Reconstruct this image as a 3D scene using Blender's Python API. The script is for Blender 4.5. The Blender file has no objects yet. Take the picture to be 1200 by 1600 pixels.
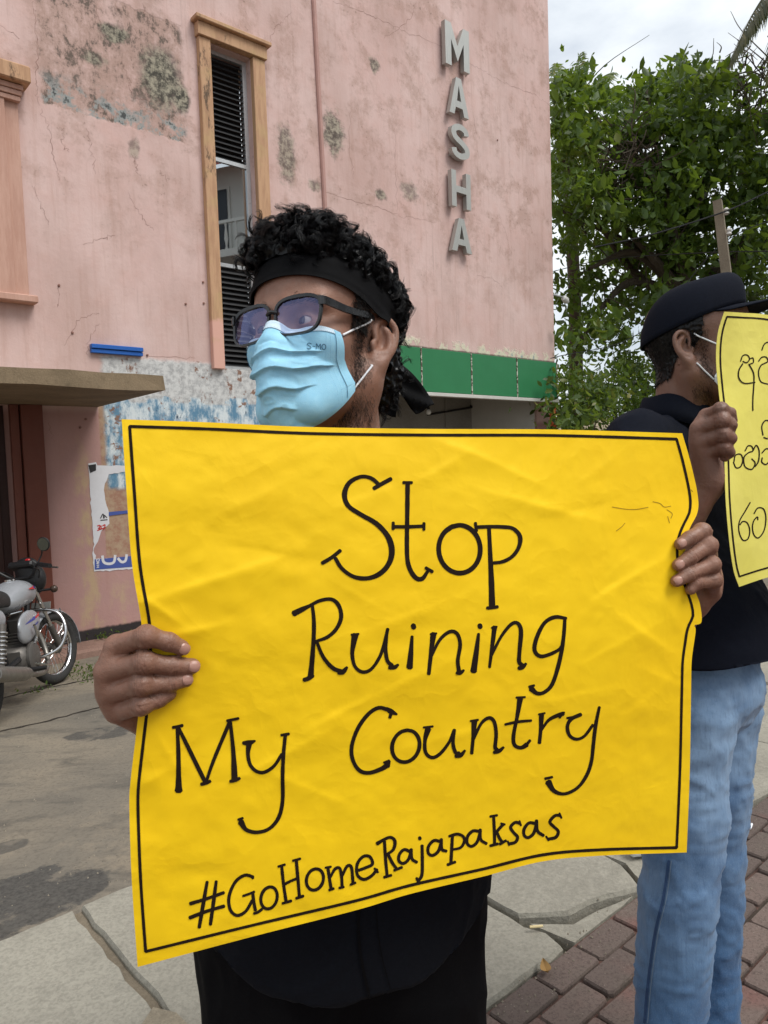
import bpy, bmesh, math, random
import numpy as np
from mathutils import Vector, Matrix, Euler
from mathutils.bvhtree import BVHTree

SC = bpy.context.scene
COL = SC.collection
random.seed(7)
RNG = np.random.default_rng(11)
R_ = math.radians

# ------------------------------------------------------------------ camera
FPX = 1155.0                       # focal length in photograph pixels (1200 x 1600)
PITCH, ROLL = R_(3.457), R_(1.91)
CAM = np.array([0.0, 0.0, 1.38])
_F = np.array([0, math.cos(PITCH), -math.sin(PITCH)])
_U0 = np.array([0, math.sin(PITCH), math.cos(PITCH)])
_R0 = np.array([1.0, 0, 0])
_R = math.cos(ROLL) * _R0 - math.sin(ROLL) * _U0
_U = math.sin(ROLL) * _R0 + math.cos(ROLL) * _U0
cd = bpy.data.cameras.new('camera')
cd.sensor_fit = 'VERTICAL'
cd.sensor_height = 36.0
cd.lens = 36.0 * FPX / 1600.0
cd.clip_start = 0.02
cd.clip_end = 2000.0
cam = bpy.data.objects.new('camera', cd)
COL.objects.link(cam)
M3 = Matrix(((_R[0], _U[0], -_F[0]), (_R[1], _U[1], -_F[1]), (_R[2], _U[2], -_F[2])))
cam.matrix_world = Matrix.Translation(Vector(CAM)) @ M3.to_4x4()
SC.camera = cam

# ------------------------------------------------------------------ sky, sun, exposure
SUN_EL, SUN_AZ = R_(56), R_(118)    # azimuth measured from +Y towards +X
world = bpy.data.worlds.new('World')
SC.world = world
world.use_nodes = True
wt = world.node_tree
wt.nodes.clear()
wo = wt.nodes.new('ShaderNodeOutputWorld')
wb = wt.nodes.new('ShaderNodeBackground')
wb.inputs['Strength'].default_value = 0.10
sky = wt.nodes.new('ShaderNodeTexSky')
sky.sky_type = 'NISHITA'
sky.sun_disc = False
sky.sun_elevation = SUN_EL
sky.sun_rotation = SUN_AZ
sky.air_density = 1.0
sky.dust_density = 2.5
tc = wt.nodes.new('ShaderNodeTexCoord')
mp = wt.nodes.new('ShaderNodeMapping')
mp.inputs['Scale'].default_value = (1.0, 1.0, 2.2)
mp.inputs['Location'].default_value = (0.3, 0.1, 0.55)
wt.links.new(tc.outputs['Generated'], mp.inputs['Vector'])
cn = wt.nodes.new('ShaderNodeTexNoise')
cn.inputs['Scale'].default_value = 2.1
cn.inputs['Detail'].default_value = 7.0
cn.inputs['Roughness'].default_value = 0.55
wt.links.new(mp.outputs['Vector'], cn.inputs['Vector'])
cr = wt.nodes.new('ShaderNodeValToRGB')
cr.color_ramp.elements[0].position = 0.36
cr.color_ramp.elements[1].position = 0.54
cr.color_ramp.elements[0].color = (0.42, 0.42, 0.42, 1)
wt.links.new(cn.outputs['Fac'], cr.inputs['Fac'])
cm = wt.nodes.new('ShaderNodeMix')
cm.data_type = 'RGBA'
cm.inputs[7].default_value = (7.4, 7.8, 8.1, 1)
wt.links.new(cr.outputs['Color'], cm.inputs[0])
wt.links.new(sky.outputs['Color'], cm.inputs[6])
wt.links.new(cm.outputs[2], wb.inputs['Color'])
wt.links.new(wb.outputs['Background'], wo.inputs['Surface'])

sd = bpy.data.lights.new('sun', 'SUN')
sd.energy = 2.0
sd.angle = R_(30)
sd.color = (1.0, 0.97, 0.92)
sun = bpy.data.objects.new('sun', sd)
COL.objects.link(sun)
sdir = Vector((math.sin(SUN_AZ) * math.cos(SUN_EL), math.cos(SUN_AZ) * math.cos(SUN_EL), math.sin(SUN_EL)))
sun.rotation_euler = sdir.to_track_quat('Z', 'Y').to_euler()
sun.location = (0, 0, 30)

SC.view_settings.view_transform = 'Standard'
SC.view_settings.look = 'None'
SC.view_settings.exposure = 0.45
SC.view_settings.gamma = 1.0
SC.cycles.max_bounces = 6
SC.cycles.diffuse_bounces = 3
SC.cycles.glossy_bounces = 3
SC.cycles.transparent_max_bounces = 8
SC.view_settings.use_curve_mapping = False

# ------------------------------------------------------------------ pixel <-> space
def ray(px, py):
    return _F + (np.asarray(px, float)[..., None] - 600) / FPX * _R - (np.asarray(py, float)[..., None] - 800) / FPX * _U

def P(px, py, depth):
    return CAM + np.asarray(depth, float)[..., None] * ray(px, py)

def G(px, py, z=0.0):
    d = ray(px, py)
    t = (z - CAM[2]) / d[..., 2]
    return CAM + t[..., None] * d

def proj(X):
    d = np.asarray(X) - CAM
    z = d @ _F
    return np.stack([600 + FPX * (d @ _R) / z, 800 - FPX * (d @ _U) / z], -1), z

# building frame: local x runs along the wall, y into the building, z up
WYAW = R_(48.96)
WD = np.array([math.sin(WYAW), math.cos(WYAW), 0.0])
WN = np.array([math.cos(WYAW), -math.sin(WYAW), 0.0])      # outward
ZW = -0.34                          # foot of the wall: the lot falls away from the pavement
W0 = G(125.0, 1003.0, ZW)

def wl(px, py, off=0.0):
    """photograph pixel -> (u, z) on the plane 'off' metres in front of the wall"""
    d = ray(px, py)
    q = W0 + off * WN
    t = ((q - CAM) @ WN) / (d @ WN)
    X = CAM + t * d
    return float((X - W0) @ WD), float(X[2])

O_WALL = float(W0 @ WN)
O_KERB = -2.41                      # far edge of the slab pavement, measured along WN
LOT_A, LOT_B = -0.10, -0.44         # lot height at the pavement and at the wall step
def lot_z(o):
    t = np.clip((np.asarray(o) - O_KERB) / (O_WALL + 0.30 - O_KERB), 0, 1)
    return LOT_A + (LOT_B - LOT_A) * t
def GL(px, py):
    d = ray(px, py)
    z = -0.3
    for _ in range(30):
        X = CAM + (z - CAM[2]) / d[2] * d
        z = float(lot_z(X @ WN))
    return X
def so(s, o, z=0.0):
    """pavement coordinates (along the wall, away from it) -> world"""
    return s * WD + o * WN + np.array([0, 0, z])

# ------------------------------------------------------------------ scene helpers
def put(o, parent=None):
    COL.objects.link(o)
    if parent is not None:
        o.parent = parent
    return o

def tag(o, label=None, cat=None, group=None, kind=None):
    if label: o['label'] = label
    if cat: o['category'] = cat
    if group: o['group'] = group
    if kind: o['kind'] = kind
    return o

def empty(name, loc=(0, 0, 0), rz=0.0):
    o = bpy.data.objects.new(name, None)
    o.empty_display_size = 0.1
    o.location = loc
    o.rotation_euler = (0, 0, rz)
    return put(o)

def mesh_np(name, V, Fs, smooth=False):
    """V (n,3); Fs list of (m,k) int arrays"""
    if isinstance(Fs, np.ndarray): Fs = [Fs]
    Fs = [np.asarray(f) for f in Fs if len(f)]
    me = bpy.data.meshes.new(name)
    me.vertices.add(len(V))
    me.vertices.foreach_set('co', np.asarray(V, np.float32).ravel())
    loops = np.concatenate([f.ravel() for f in Fs]).astype(np.int32)
    tot = np.concatenate([np.full(len(f), f.shape[1], np.int32) for f in Fs])
    st = np.concatenate([[0], np.cumsum(tot)[:-1]]).astype(np.int32)
    me.loops.add(len(loops))
    me.loops.foreach_set('vertex_index', loops)
    me.polygons.add(len(tot))
    me.polygons.foreach_set('loop_start', st)
    me.polygons.foreach_set('loop_total', tot)
    me.update(calc_edges=True)
    me.validate()
    if smooth:
        me.polygons.foreach_set('use_smooth', np.ones(len(me.polygons), bool))
    return me

def ob(name, me, mat=None, parent=None):
    o = bpy.data.objects.new(name, me)
    if mat is not None and not me.materials:
        me.materials.append(mat)
    return put(o, parent)

class MB:
    """collects simple shapes; build() links them as ONE mesh object"""
    def __init__(s):
        s.v = []; s.f = []
    def add(s, vs, fs):
        b = len(s.v)
        s.v += [tuple(map(float, p)) for p in vs]
        s.f += [tuple(b + i for i in f) for f in fs]
        return s
    def box(s, x0, x1, y0, y1, z0, z1, rot=None, c=0.0):
        if c > 0:
            bm = bmesh.new()
            bmesh.ops.create_cube(bm, size=1)
            for v in bm.verts:
                v.co = Vector(((x0 + x1) / 2 + v.co.x * (x1 - x0), (y0 + y1) / 2 + v.co.y * (y1 - y0), (z0 + z1) / 2 + v.co.z * (z1 - z0)))
            bmesh.ops.bevel(bm, geom=bm.edges[:], offset=c, segments=1, affect='EDGES')
            bm.verts.index_update()
            vs = [v.co.copy() for v in bm.verts]
            fs = [[v.index for v in f.verts] for f in bm.faces]
            bm.free()
        else:
            vs = [Vector(p) for p in ((x0, y0, z0), (x1, y0, z0), (x1, y1, z0), (x0, y1, z0), (x0, y0, z1), (x1, y0, z1), (x1, y1, z1), (x0, y1, z1))]
            fs = [(0, 3, 2, 1), (4, 5, 6, 7), (0, 1, 5, 4), (1, 2, 6, 5), (2, 3, 7, 6), (3, 0, 4, 7)]
        if rot is not None: vs = [rot @ v for v in vs]
        return s.add(vs, fs)
    def tube(s, pts, rad, n=10, caps=True, flat=1.0):
        V, Fq = tube_np(pts, rad, n, flat)
        b = len(s.v)
        s.v += [tuple(p) for p in V]
        s.f += [tuple(b + i for i in f) for f in Fq]
        if caps:
            m = len(V) // n
            s.f.append(tuple(b + i for i in range(n))[::-1])
            s.f.append(tuple(b + (m - 1) * n + i for i in range(n)))
        return s
    def lathe(s, prof, axis_o, axis_d, n=24, cap=True):
        """profile [(r, h)] turned about the axis"""
        d = np.asarray(axis_d, float); d /= np.linalg.norm(d)
        a = np.cross(d, (0, 0, 1.0))
        if np.linalg.norm(a) < 1e-4: a = np.array([1.0, 0, 0])
        a /= np.linalg.norm(a); b_ = np.cross(d, a)
        o = np.asarray(axis_o, float)
        vs = []
        for r, h in prof:
            for k in range(n):
                t = 2 * math.pi * k / n
                vs.append(o + d * h + r * (math.cos(t) * a + math.sin(t) * b_))
        fs = []
        m = len(prof)
        for i in range(m - 1):
            for k in range(n):
                k2 = (k + 1) % n
                fs.append((i * n + k, i * n + k2, (i + 1) * n + k2, (i + 1) * n + k))
        if cap:
            fs.append(tuple(range(n))[::-1]); fs.append(tuple((m - 1) * n + k for k in range(n)))
        return s.add(vs, fs)
    def prism(s, poly, y0, y1, plane='xz'):
        n = len(poly)
        def q(p, y):
            return (p[0], y, p[1]) if plane == 'xz' else ((p[0], p[1], y) if plane == 'xy' else (y, p[0], p[1]))
        vs = [q(p, y0) for p in poly] + [q(p, y1) for p in poly]
        fs = [tuple(range(n)), tuple(range(2 * n - 1, n - 1, -1))]
        fs += [(i, i + n, (i + 1) % n + n, (i + 1) % n) for i in range(n)]
        return s.add(vs, fs)
    def build(s, name, mat=None, parent=None, smooth=False, fixn=True):
        me = bpy.data.meshes.new(name)
        me.from_pydata(s.v, [], s.f)
        me.validate()
        if fixn:
            bm = bmesh.new(); bm.from_mesh(me)
            bmesh.ops.recalc_face_normals(bm, faces=bm.faces[:])
            bm.to_mesh(me); bm.free()
        if smooth:
            me.polygons.foreach_set('use_smooth', np.ones(len(me.polygons), bool))
            try: me.set_sharp_from_angle(angle=R_(40))
            except Exception: pass
        return ob(name, me, mat, parent)

def tube_np(pts, rad, n=8, flat=1.0, up=None):
    pts = np.asarray(pts, float)
    m = len(pts)
    rad = np.broadcast_to(np.asarray(rad, float), (m,))
    T = np.gradient(pts, axis=0)
    T /= np.linalg.norm(T, axis=1)[:, None] + 1e-12
    ref = np.array([0, 0, 1.0]) if up is None else np.asarray(up, float)
    if abs(T[0] @ ref) > 0.9: ref = np.array([1.0, 0.2, 0])
    A = np.zeros((m, 3))
    a = ref - (ref @ T[0]) * T[0]
    for i in range(m):
        a = a - (a @ T[i]) * T[i]
        a = a / (np.linalg.norm(a) + 1e-12)
        A[i] = a
    B = np.cross(T, A)
    t = np.arange(n) * 2 * np.pi / n
    V = pts[:, None, :] + rad[:, None, None] * (np.cos(t)[None, :, None] * A[:, None, :] * flat + np.sin(t)[None, :, None] * B[:, None, :])
    k = np.arange(n); k2 = (k + 1) % n
    Fq = []
    for i in range(m - 1):
        Fq.append(np.stack([i * n + k, i * n + k2, (i + 1) * n + k2, (i + 1) * n + k], 1))
    return V.reshape(-1, 3), np.concatenate(Fq)

def spline(pts, per=6, closed=False):
    """Catmull-Rom through the points (any dimension)"""
    p = np.asarray(pts, float)
    if len(p) < 3 and not closed:
        t = np.linspace(0, 1, per + 1)[:, None]
        return p[0] * (1 - t) + p[-1] * t
    q = np.vstack([p[-1:], p, p[:2]]) if closed else np.vstack([2 * p[:1] - p[1:2], p, 2 * p[-1:] - p[-2:-1]])
    out = []
    for i in range(1, len(q) - 2):
        a, b, c, d = q[i - 1], q[i], q[i + 1], q[i + 2]
        for j in range(per):
            t = j / per
            out.append(0.5 * ((2 * b) + (c - a) * t + (2 * a - 5 * b + 4 * c - d) * t * t + (3 * b - a - 3 * c + d) * t ** 3))
    if not closed: out.append(q[-2])
    return np.array(out)

_perm = RNG.permutation(512)
_val = RNG.random(512) * 2 - 1
def vnoise(X, scale=1.0, seed=0):
    """smooth value noise in [-1, 1], vectorised over (n,3)"""
    X = np.asarray(X, float) * scale + seed * 17.31
    I = np.floor(X).astype(int); f = X - I
    f = f * f * (3 - 2 * f)
    out = 0
    for dx in (0, 1):
        for dy in (0, 1):
            for dz in (0, 1):
                h = _perm[(_perm[(_perm[(I[:, 0] + dx) & 511] + I[:, 1] + dy) & 511] + I[:, 2] + dz) & 511]
                w = (f[:, 0] if dx else 1 - f[:, 0]) * (f[:, 1] if dy else 1 - f[:, 1]) * (f[:, 2] if dz else 1 - f[:, 2])
                out = out + w * _val[h]
    return out

# ------------------------------------------------------------------ signed distance modelling
class Field:
    def __init__(s, lo, hi, h):
        s.lo = np.asarray(lo, float); s.h = h
        s.n = np.ceil((np.asarray(hi) - s.lo) / h).astype(int) + 1
        s.D = np.full(s.n, 0.5, np.float32)
        s.ax = [s.lo[i] + h * np.arange(s.n[i]) for i in range(3)]
    def _win(s, lo, hi):
        a = np.clip(np.floor((np.asarray(lo) - s.lo) / s.h).astype(int), 0, s.n)
        b = np.clip(np.ceil((np.asarray(hi) - s.lo) / s.h).astype(int) + 1, 0, s.n)
        return tuple(slice(a[i], b[i]) for i in range(3))
    def apply(s, fn, lo, hi, k=0.01, op='u'):
        m = k + 3 * s.h
        w = s._win(np.asarray(lo) - m, np.asarray(hi) + m)
        if any(q.stop <= q.start for q in w): return s
        X = s.ax[0][w[0]][:, None, None]; Y = s.ax[1][w[1]][None, :, None]; Z = s.ax[2][w[2]][None, None, :]
        d = fn(X, Y, Z).astype(np.float32)
        c = s.D[w]
        if op == 'u':
            hh = np.maximum(k - np.abs(c - d), 0) / k
            s.D[w] = np.minimum(c, d) - hh * hh * k * 0.25
        else:
            d = -d
            hh = np.maximum(k - np.abs(c - d), 0) / k
            s.D[w] = np.maximum(c, d) + hh * hh * k * 0.25
        return s
    def ell(s, c, r, k=0.01, op='u', M=None):
        """ellipsoid; M rows are its local axes"""
        c = np.asarray(c, float); r = np.asarray(r, float) * np.ones(3)
        Mx = np.eye(3) if M is None else np.asarray(M, float)
        def fn(X, Y, Z):
            x, y, z = X - c[0], Y - c[1], Z - c[2]
            p = [Mx[i, 0] * x + Mx[i, 1] * y + Mx[i, 2] * z for i in range(3)]
            k0 = np.sqrt(sum((p[i] / r[i]) ** 2 for i in range(3)))
            k1 = np.sqrt(sum((p[i] / r[i] ** 2) ** 2 for i in range(3))) + 1e-9
            return k0 * (k0 - 1) / k1
        R = r.max() if M is not None else r
        return s.apply(fn, c - R, c + R, k, op)
    def cap(s, a, b, ra, rb=None, k=0.01, op='u'):
        a = np.asarray(a, float); b = np.asarray(b, float)
        rb = ra if rb is None else rb
        ba = b - a; L = ba @ ba + 1e-12
        def fn(X, Y, Z):
            x, y, z = X - a[0], Y - a[1], Z - a[2]
            t = np.clip((x * ba[0] + y * ba[1] + z * ba[2]) / L, 0, 1)
            dd = (x - t * ba[0]) ** 2 + (y - t * ba[1]) ** 2 + (z - t * ba[2]) ** 2
            return np.sqrt(dd) - (ra + (rb - ra) * t)
        r = max(ra, rb)
        return s.apply(fn, np.minimum(a, b) - r, np.maximum(a, b) + r, k, op)
    def chain(s, pts, rads, k=0.006, op='u'):
        for i in range(len(pts) - 1):
            s.cap(pts[i], pts[i + 1], rads[i], rads[i + 1], k, op)
        return s
    def mesh(s):
        D = s.D; n = s.n
        S = D < 0
        c = np.zeros(n - 1, np.int8)
        for i in (0, 1):
            for j in (0, 1):
                for k in (0, 1):
                    c += S[i:n[0] - 1 + i, j:n[1] - 1 + j, k:n[2] - 1 + k]
        act = np.argwhere((c > 0) & (c < 8))
        idx = np.full(n - 1, -1, np.int64)
        idx[act[:, 0], act[:, 1], act[:, 2]] = np.arange(len(act))
        acc = np.zeros((len(act), 3)); cnt = np.zeros(len(act))
        cor = [(i, j, k) for i in (0, 1) for j in (0, 1) for k in (0, 1)]
        for a in cor:
            for ax in range(3):
                if a[ax]: continue
                b = list(a); b[ax] = 1
                va = D[act[:, 0] + a[0], act[:, 1] + a[1], act[:, 2] + a[2]]
                vb = D[act[:, 0] + b[0], act[:, 1] + b[1], act[:, 2] + b[2]]
                m = (va < 0) != (vb < 0)
                t = np.where(m, va / np.where(m, va - vb, 1), 0)
                p = np.tile(np.array(a, float), (len(act), 1)); p[:, ax] += t
                acc[m] += p[m]; cnt[m] += 1
        V = s.lo + (act + acc / cnt[:, None]) * s.h
        Q = []
        for ax in range(3):
            sl0 = [slice(1, -1)] * 3; sl1 = [slice(1, -1)] * 3
            sl0[ax] = slice(0, -1); sl1[ax] = slice(1, None)
            A = S[tuple(sl0)]; B = S[tuple(sl1)]
            e = np.argwhere(A != B)
            if not len(e): continue
            inside = A[e[:, 0], e[:, 1], e[:, 2]]
            off = np.ones(3, int); off[ax] = 0
            e = e + off
            u, w = (ax + 1) % 3, (ax + 2) % 3
            def at(du, dw):
                q = e.copy(); q[:, u] -= du; q[:, w] -= dw
                return idx[q[:, 0], q[:, 1], q[:, 2]]
            q = np.stack([at(1, 1), at(0, 1), at(0, 0), at(1, 0)], 1)
            q[~inside] = q[~inside][:, ::-1]
            Q.append(q)
        return V, np.concatenate(Q)

def vnormals(V, Q):
    N = np.zeros_like(V)
    a, b, c = V[Q[:, 0]], V[Q[:, 1]], V[Q[:, 2]]
    fn = np.cross(b - a, c - a)
    if Q.shape[1] == 4: fn = fn + np.cross(c - a, V[Q[:, 3]] - a)
    for i in range(Q.shape[1]): np.add.at(N, Q[:, i], fn)
    return N / (np.linalg.norm(N, axis=1)[:, None] + 1e-12)

def join_np(parts):
    Vs, Fs, b = [], [], 0
    for V, Fq in parts:
        Vs.append(V); Fs.append(np.asarray(Fq) + b); b += len(V)
    return np.concatenate(Vs), Fs

# ------------------------------------------------------------------ material helpers
class NT:
    def __init__(s, name):
        s.m = bpy.data.materials.new(name); s.m.use_nodes = True
        s.t = s.m.node_tree
        s.b = s.t.nodes['Principled BSDF']
        s.out = s.t.nodes['Material Output']
    def sock(s, sk, v):
        if isinstance(v, bpy.types.NodeSocket): s.t.links.new(v, sk)
        else: sk.default_value = v
    def n(s, typ, ins=None, **pr):
        nd = s.t.nodes.new(typ)
        for k, v in pr.items(): setattr(nd, k, v)
        for k, v in (ins or {}).items(): s.sock(nd.inputs[k], v)
        return nd
    def obj(s): return s.n('ShaderNodeTexCoord').outputs['Object']
    def mapv(s, v, sc=(1, 1, 1), loc=(0, 0, 0), rot=(0, 0, 0)):
        return s.n('ShaderNodeMapping', {'Vector': v, 'Scale': sc, 'Location': loc, 'Rotation': rot}).outputs[0]
    def noise(s, v, sc, det=4, rough=0.55, dist=0.0, col=False):
        return s.n('ShaderNodeTexNoise', {'Vector': v, 'Scale': sc, 'Detail': det, 'Roughness': rough, 'Distortion': dist}).outputs['Color' if col else 'Fac']
    def vor(s, v, sc, feat='F1', rnd=1.0):
        return s.n('ShaderNodeTexVoronoi', {'Vector': v, 'Scale': sc, 'Randomness': rnd}, feature=feat)
    def rng(s, v, a, b, c=0.0, d=1.0, sm=True):
        return s.n('ShaderNodeMapRange', {'Value': v, 'From Min': a, 'From Max': b, 'To Min': c, 'To Max': d}, interpolation_type='SMOOTHSTEP' if sm else 'LINEAR').outputs[0]
    def ma(s, op, a, b=0.0, c=0.0):
        nd = s.n('ShaderNodeMath', operation=op)
        s.sock(nd.inputs[0], a); s.sock(nd.inputs[1], b); s.sock(nd.inputs[2], c)
        return nd.outputs[0]
    def mix(s, f, a, b, mode='MIX'):
        nd = s.n('ShaderNodeMix', data_type='RGBA', blend_type=mode)
        s.sock(nd.inputs[0], f)
        s.sock(nd.inputs[6], a if isinstance(a, bpy.types.NodeSocket) else tuple(a) + (1,))
        s.sock(nd.inputs[7], b if isinstance(b, bpy.types.NodeSocket) else tuple(b) + (1,))
        return nd.outputs[2]
    def sep(s, v): return s.n('ShaderNodeSeparateXYZ', {0: v}).outputs
    def bump(s, h, st=0.3, dist=0.01, nrm=None):
        ins = {'Height': h, 'Strength': st, 'Distance': dist}
        if nrm is not None: ins['Normal'] = nrm
        return s.n('ShaderNodeBump', ins).outputs[0]
    def fin(s, col=None, rough=0.7, metal=0.0, spec=0.4, nrm=None, **kw):
        b = s.b
        if col is not None: s.sock(b.inputs['Base Color'], col if isinstance(col, bpy.types.NodeSocket) else tuple(col) + (1,))
        s.sock(b.inputs['Roughness'], rough); s.sock(b.inputs['Metallic'], metal)
        s.sock(b.inputs['Specular IOR Level'], spec)
        if nrm is not None: s.t.links.new(nrm, b.inputs['Normal'])
        for k, v in kw.items(): s.sock(b.inputs[k.replace('_', ' ')], v)
        return s.m

def srgb(r, g, b):
    f = lambda c: c / 12.92 if c <= 0.04045 else ((c + 0.055) / 1.055) ** 2.4
    return (f(r / 255), f(g / 255), f(b / 255))

def simple(name, col, rough=0.6, metal=0.0, spec=0.4, var=0.15, sc=30.0, bump=0.0, bsc=200.0):
    t = NT(name)
    o = t.obj()
    nz = t.noise(o, sc, 5, 0.6)
    c = t.mix(nz, tuple(x * (1 - var) for x in col), tuple(min(1, x * (1 + var)) for x in col))
    nr = t.bump(t.noise(o, bsc, 3), bump, 0.002) if bump else None
    r = t.rng(t.noise(o, sc * 2.3, 3), 0.3, 0.7, max(0, rough - 0.08), min(1, rough + 0.08))
    return t.fin(c, r, metal, spec, nr)

# ================================================================== GROUND
def concrete_mat(name, base, sc=1.0, dark=0.5, pits=True, speck=1.0):
    t = NT(name)
    o = t.obj()
    info = t.n('ShaderNodeObjectInfo')
    ov = t.n('ShaderNodeVectorMath', {0: o, 1: info.outputs['Location']}, operation='ADD').outputs[0]
    big = t.noise(ov, 1.3 * sc, 6, 0.6)
    mid = t.noise(ov, 9 * sc, 6, 0.7)
    fine = t.noise(ov, 90 * sc, 4, 0.7)
    c = t.mix(t.rng(big, 0.3, 0.7), tuple(x * 0.78 for x in base), tuple(x * 1.12 for x in base))
    c = t.mix(t.ma('MULTIPLY', t.rng(mid, 0.5, 0.75), 0.45), c, tuple(x * dark for x in base))
    c = t.mix(t.ma('MULTIPLY', t.rng(fine, 0.42, 0.62), 0.45 * speck), c, tuple(x * 0.58 for x in base))
    f2 = t.noise(t.mapv(ov, loc=(2, 8, 1)), 34 * sc, 5, 0.7)
    c = t.mix(t.ma('MULTIPLY', t.rng(f2, 0.48, 0.66), 0.4 * speck), c, tuple(min(1, x * 1.18) for x in base))
    sp = t.vor(ov, 70 * sc).outputs['Distance']
    c = t.mix(t.rng(sp, 0.16, 0.08, 0, 0.30 * speck), c, tuple(min(1, x * 1.55) for x in base))
    st = t.noise(t.mapv(ov, loc=(7, 3, 1)), 2.7 * sc, 5, 0.6)
    c = t.mix(t.rng(st, 0.60, 0.74, 0, 0.55), c, tuple(x * 0.42 for x in base))
    h = t.ma('ADD', t.ma('MULTIPLY', fine, 0.5), t.ma('MULTIPLY', mid, 0.9))
    return t.fin(c, 0.88, 0, 0.25, t.bump(t.ma('ADD', h, t.ma('MULTIPLY', f2, 0.6)), 0.8, 0.007))

M_LOT = None
def lot_mat():
    t = NT('lot_dusty_concrete')
    o = t.obj()
    big = t.noise(o, 0.55, 6, 0.6, 0.4)
    mid = t.noise(t.mapv(o, (1, 2.4, 1), rot=(0, 0, R_(41))), 2.2, 6, 0.65, 0.6)
    fine = t.noise(o, 55, 5, 0.75)
    c = t.mix(t.rng(big, 0.35, 0.65), srgb(114, 108, 98), srgb(138, 128, 112))
    c = t.mix(t.rng(mid, 0.48, 0.70, 0, 0.7), c, srgb(82, 79, 74))
    c = t.mix(t.rng(t.noise(t.mapv(o, loc=(4, 1, 0)), 1.1, 7, 0.7), 0.56, 0.66, 0, 0.6), c, srgb(144, 132, 114))
    c = t.mix(t.rng(fine, 0.45, 0.7, 0, 0.55), c, srgb(84, 80, 74))
    sp = t.vor(o, 38).outputs['Distance']
    c = t.mix(t.rng(sp, 0.10, 0.05, 0, 0.15), c, srgb(176, 170, 156))
    pit = t.vor(t.mapv(o, loc=(3, 3, 0)), 21).outputs['Distance']
    c = t.mix(t.rng(pit, 0.10, 0.04, 0, 0.7), c, srgb(56, 52, 48))
    # worn old asphalt showing through: blotches with ragged edges
    X = t.sep(o); ne = t.noise(t.mapv(o, loc=(1, 4, 0)), 5.5, 8, 0.68)
    for pa, pb_, wid, k in (((70, 1396), (-130, 1450), 0.20, 0.9), ((185, 1141), (140, 1148), 0.13, 0.8), ((20, 1320), (-20, 1332), 0.06, 0.7)):
        a, b = GL(*pa), GL(*pb_)
        L = float(np.linalg.norm((b - a)[:2])); d = (b - a) / L
        u = t.ma('ADD', t.ma('MULTIPLY', t.ma('SUBTRACT', X[0], float(a[0])), float(d[0])), t.ma('MULTIPLY', t.ma('SUBTRACT', X[1], float(a[1])), float(d[1])))
        u2 = t.ma('SUBTRACT', u, t.ma('MINIMUM', t.ma('MAXIMUM', u, 0.0), L))
        v = t.ma('ADD', t.ma('MULTIPLY', t.ma('SUBTRACT', X[0], float(a[0])), float(-d[1])), t.ma('MULTIPLY', t.ma('SUBTRACT', X[1], float(a[1])), float(d[0])))
        dist = t.ma('SQRT', t.ma('ADD', t.ma('MULTIPLY', u2, u2), t.ma('MULTIPLY', v, v)))
        dist = t.ma('ADD', dist, t.ma('MULTIPLY', t.ma('SUBTRACT', ne, 0.5), wid * 1.6))
        asp = t.mix(t.rng(fine, 0.35, 0.65), srgb(58, 57, 56), srgb(86, 84, 80))
        asp = t.mix(t.rng(ne, 0.52, 0.62, 0, 0.6), asp, srgb(126, 118, 106))
        c = t.mix(t.rng(dist, wid * 1.12, wid * 0.94, 0, k), c, asp)
    h = t.ma('ADD', t.ma('MULTIPLY', fine, 0.5), mid)
    return t.fin(c, 0.9, 0, 0.25, t.bump(h, 0.5, 0.01))
M_LOT = lot_mat()

prof = [(90, -0.07), (-1.2, -0.07), (O_KERB + 0.01, -0.07), (O_KERB - 0.01, LOT_A)]
prof += [(o, float(lot_z(o))) for o in np.linspace(O_KERB - 0.2, O_WALL + 0.30, 12)]
prof += [(O_WALL - 20, LOT_B), (O_WALL - 500, LOT_B)]
ss = np.concatenate([np.linspace(-300, -12, 5), np.linspace(-10, 14, 25), np.linspace(18, 600, 6)])
V = np.array([so(s, o, z) for s in ss for o, z in prof])
n = len(prof)
Fq = np.array([(i * n + j, i * n + j + 1, (i + 1) * n + j + 1, (i + 1) * n + j) for i in range(len(ss) - 1) for j in range(n - 1)])
g = ob('ground', mesh_np('ground', V, Fq), M_LOT)
tag(g, kind='structure')

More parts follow.
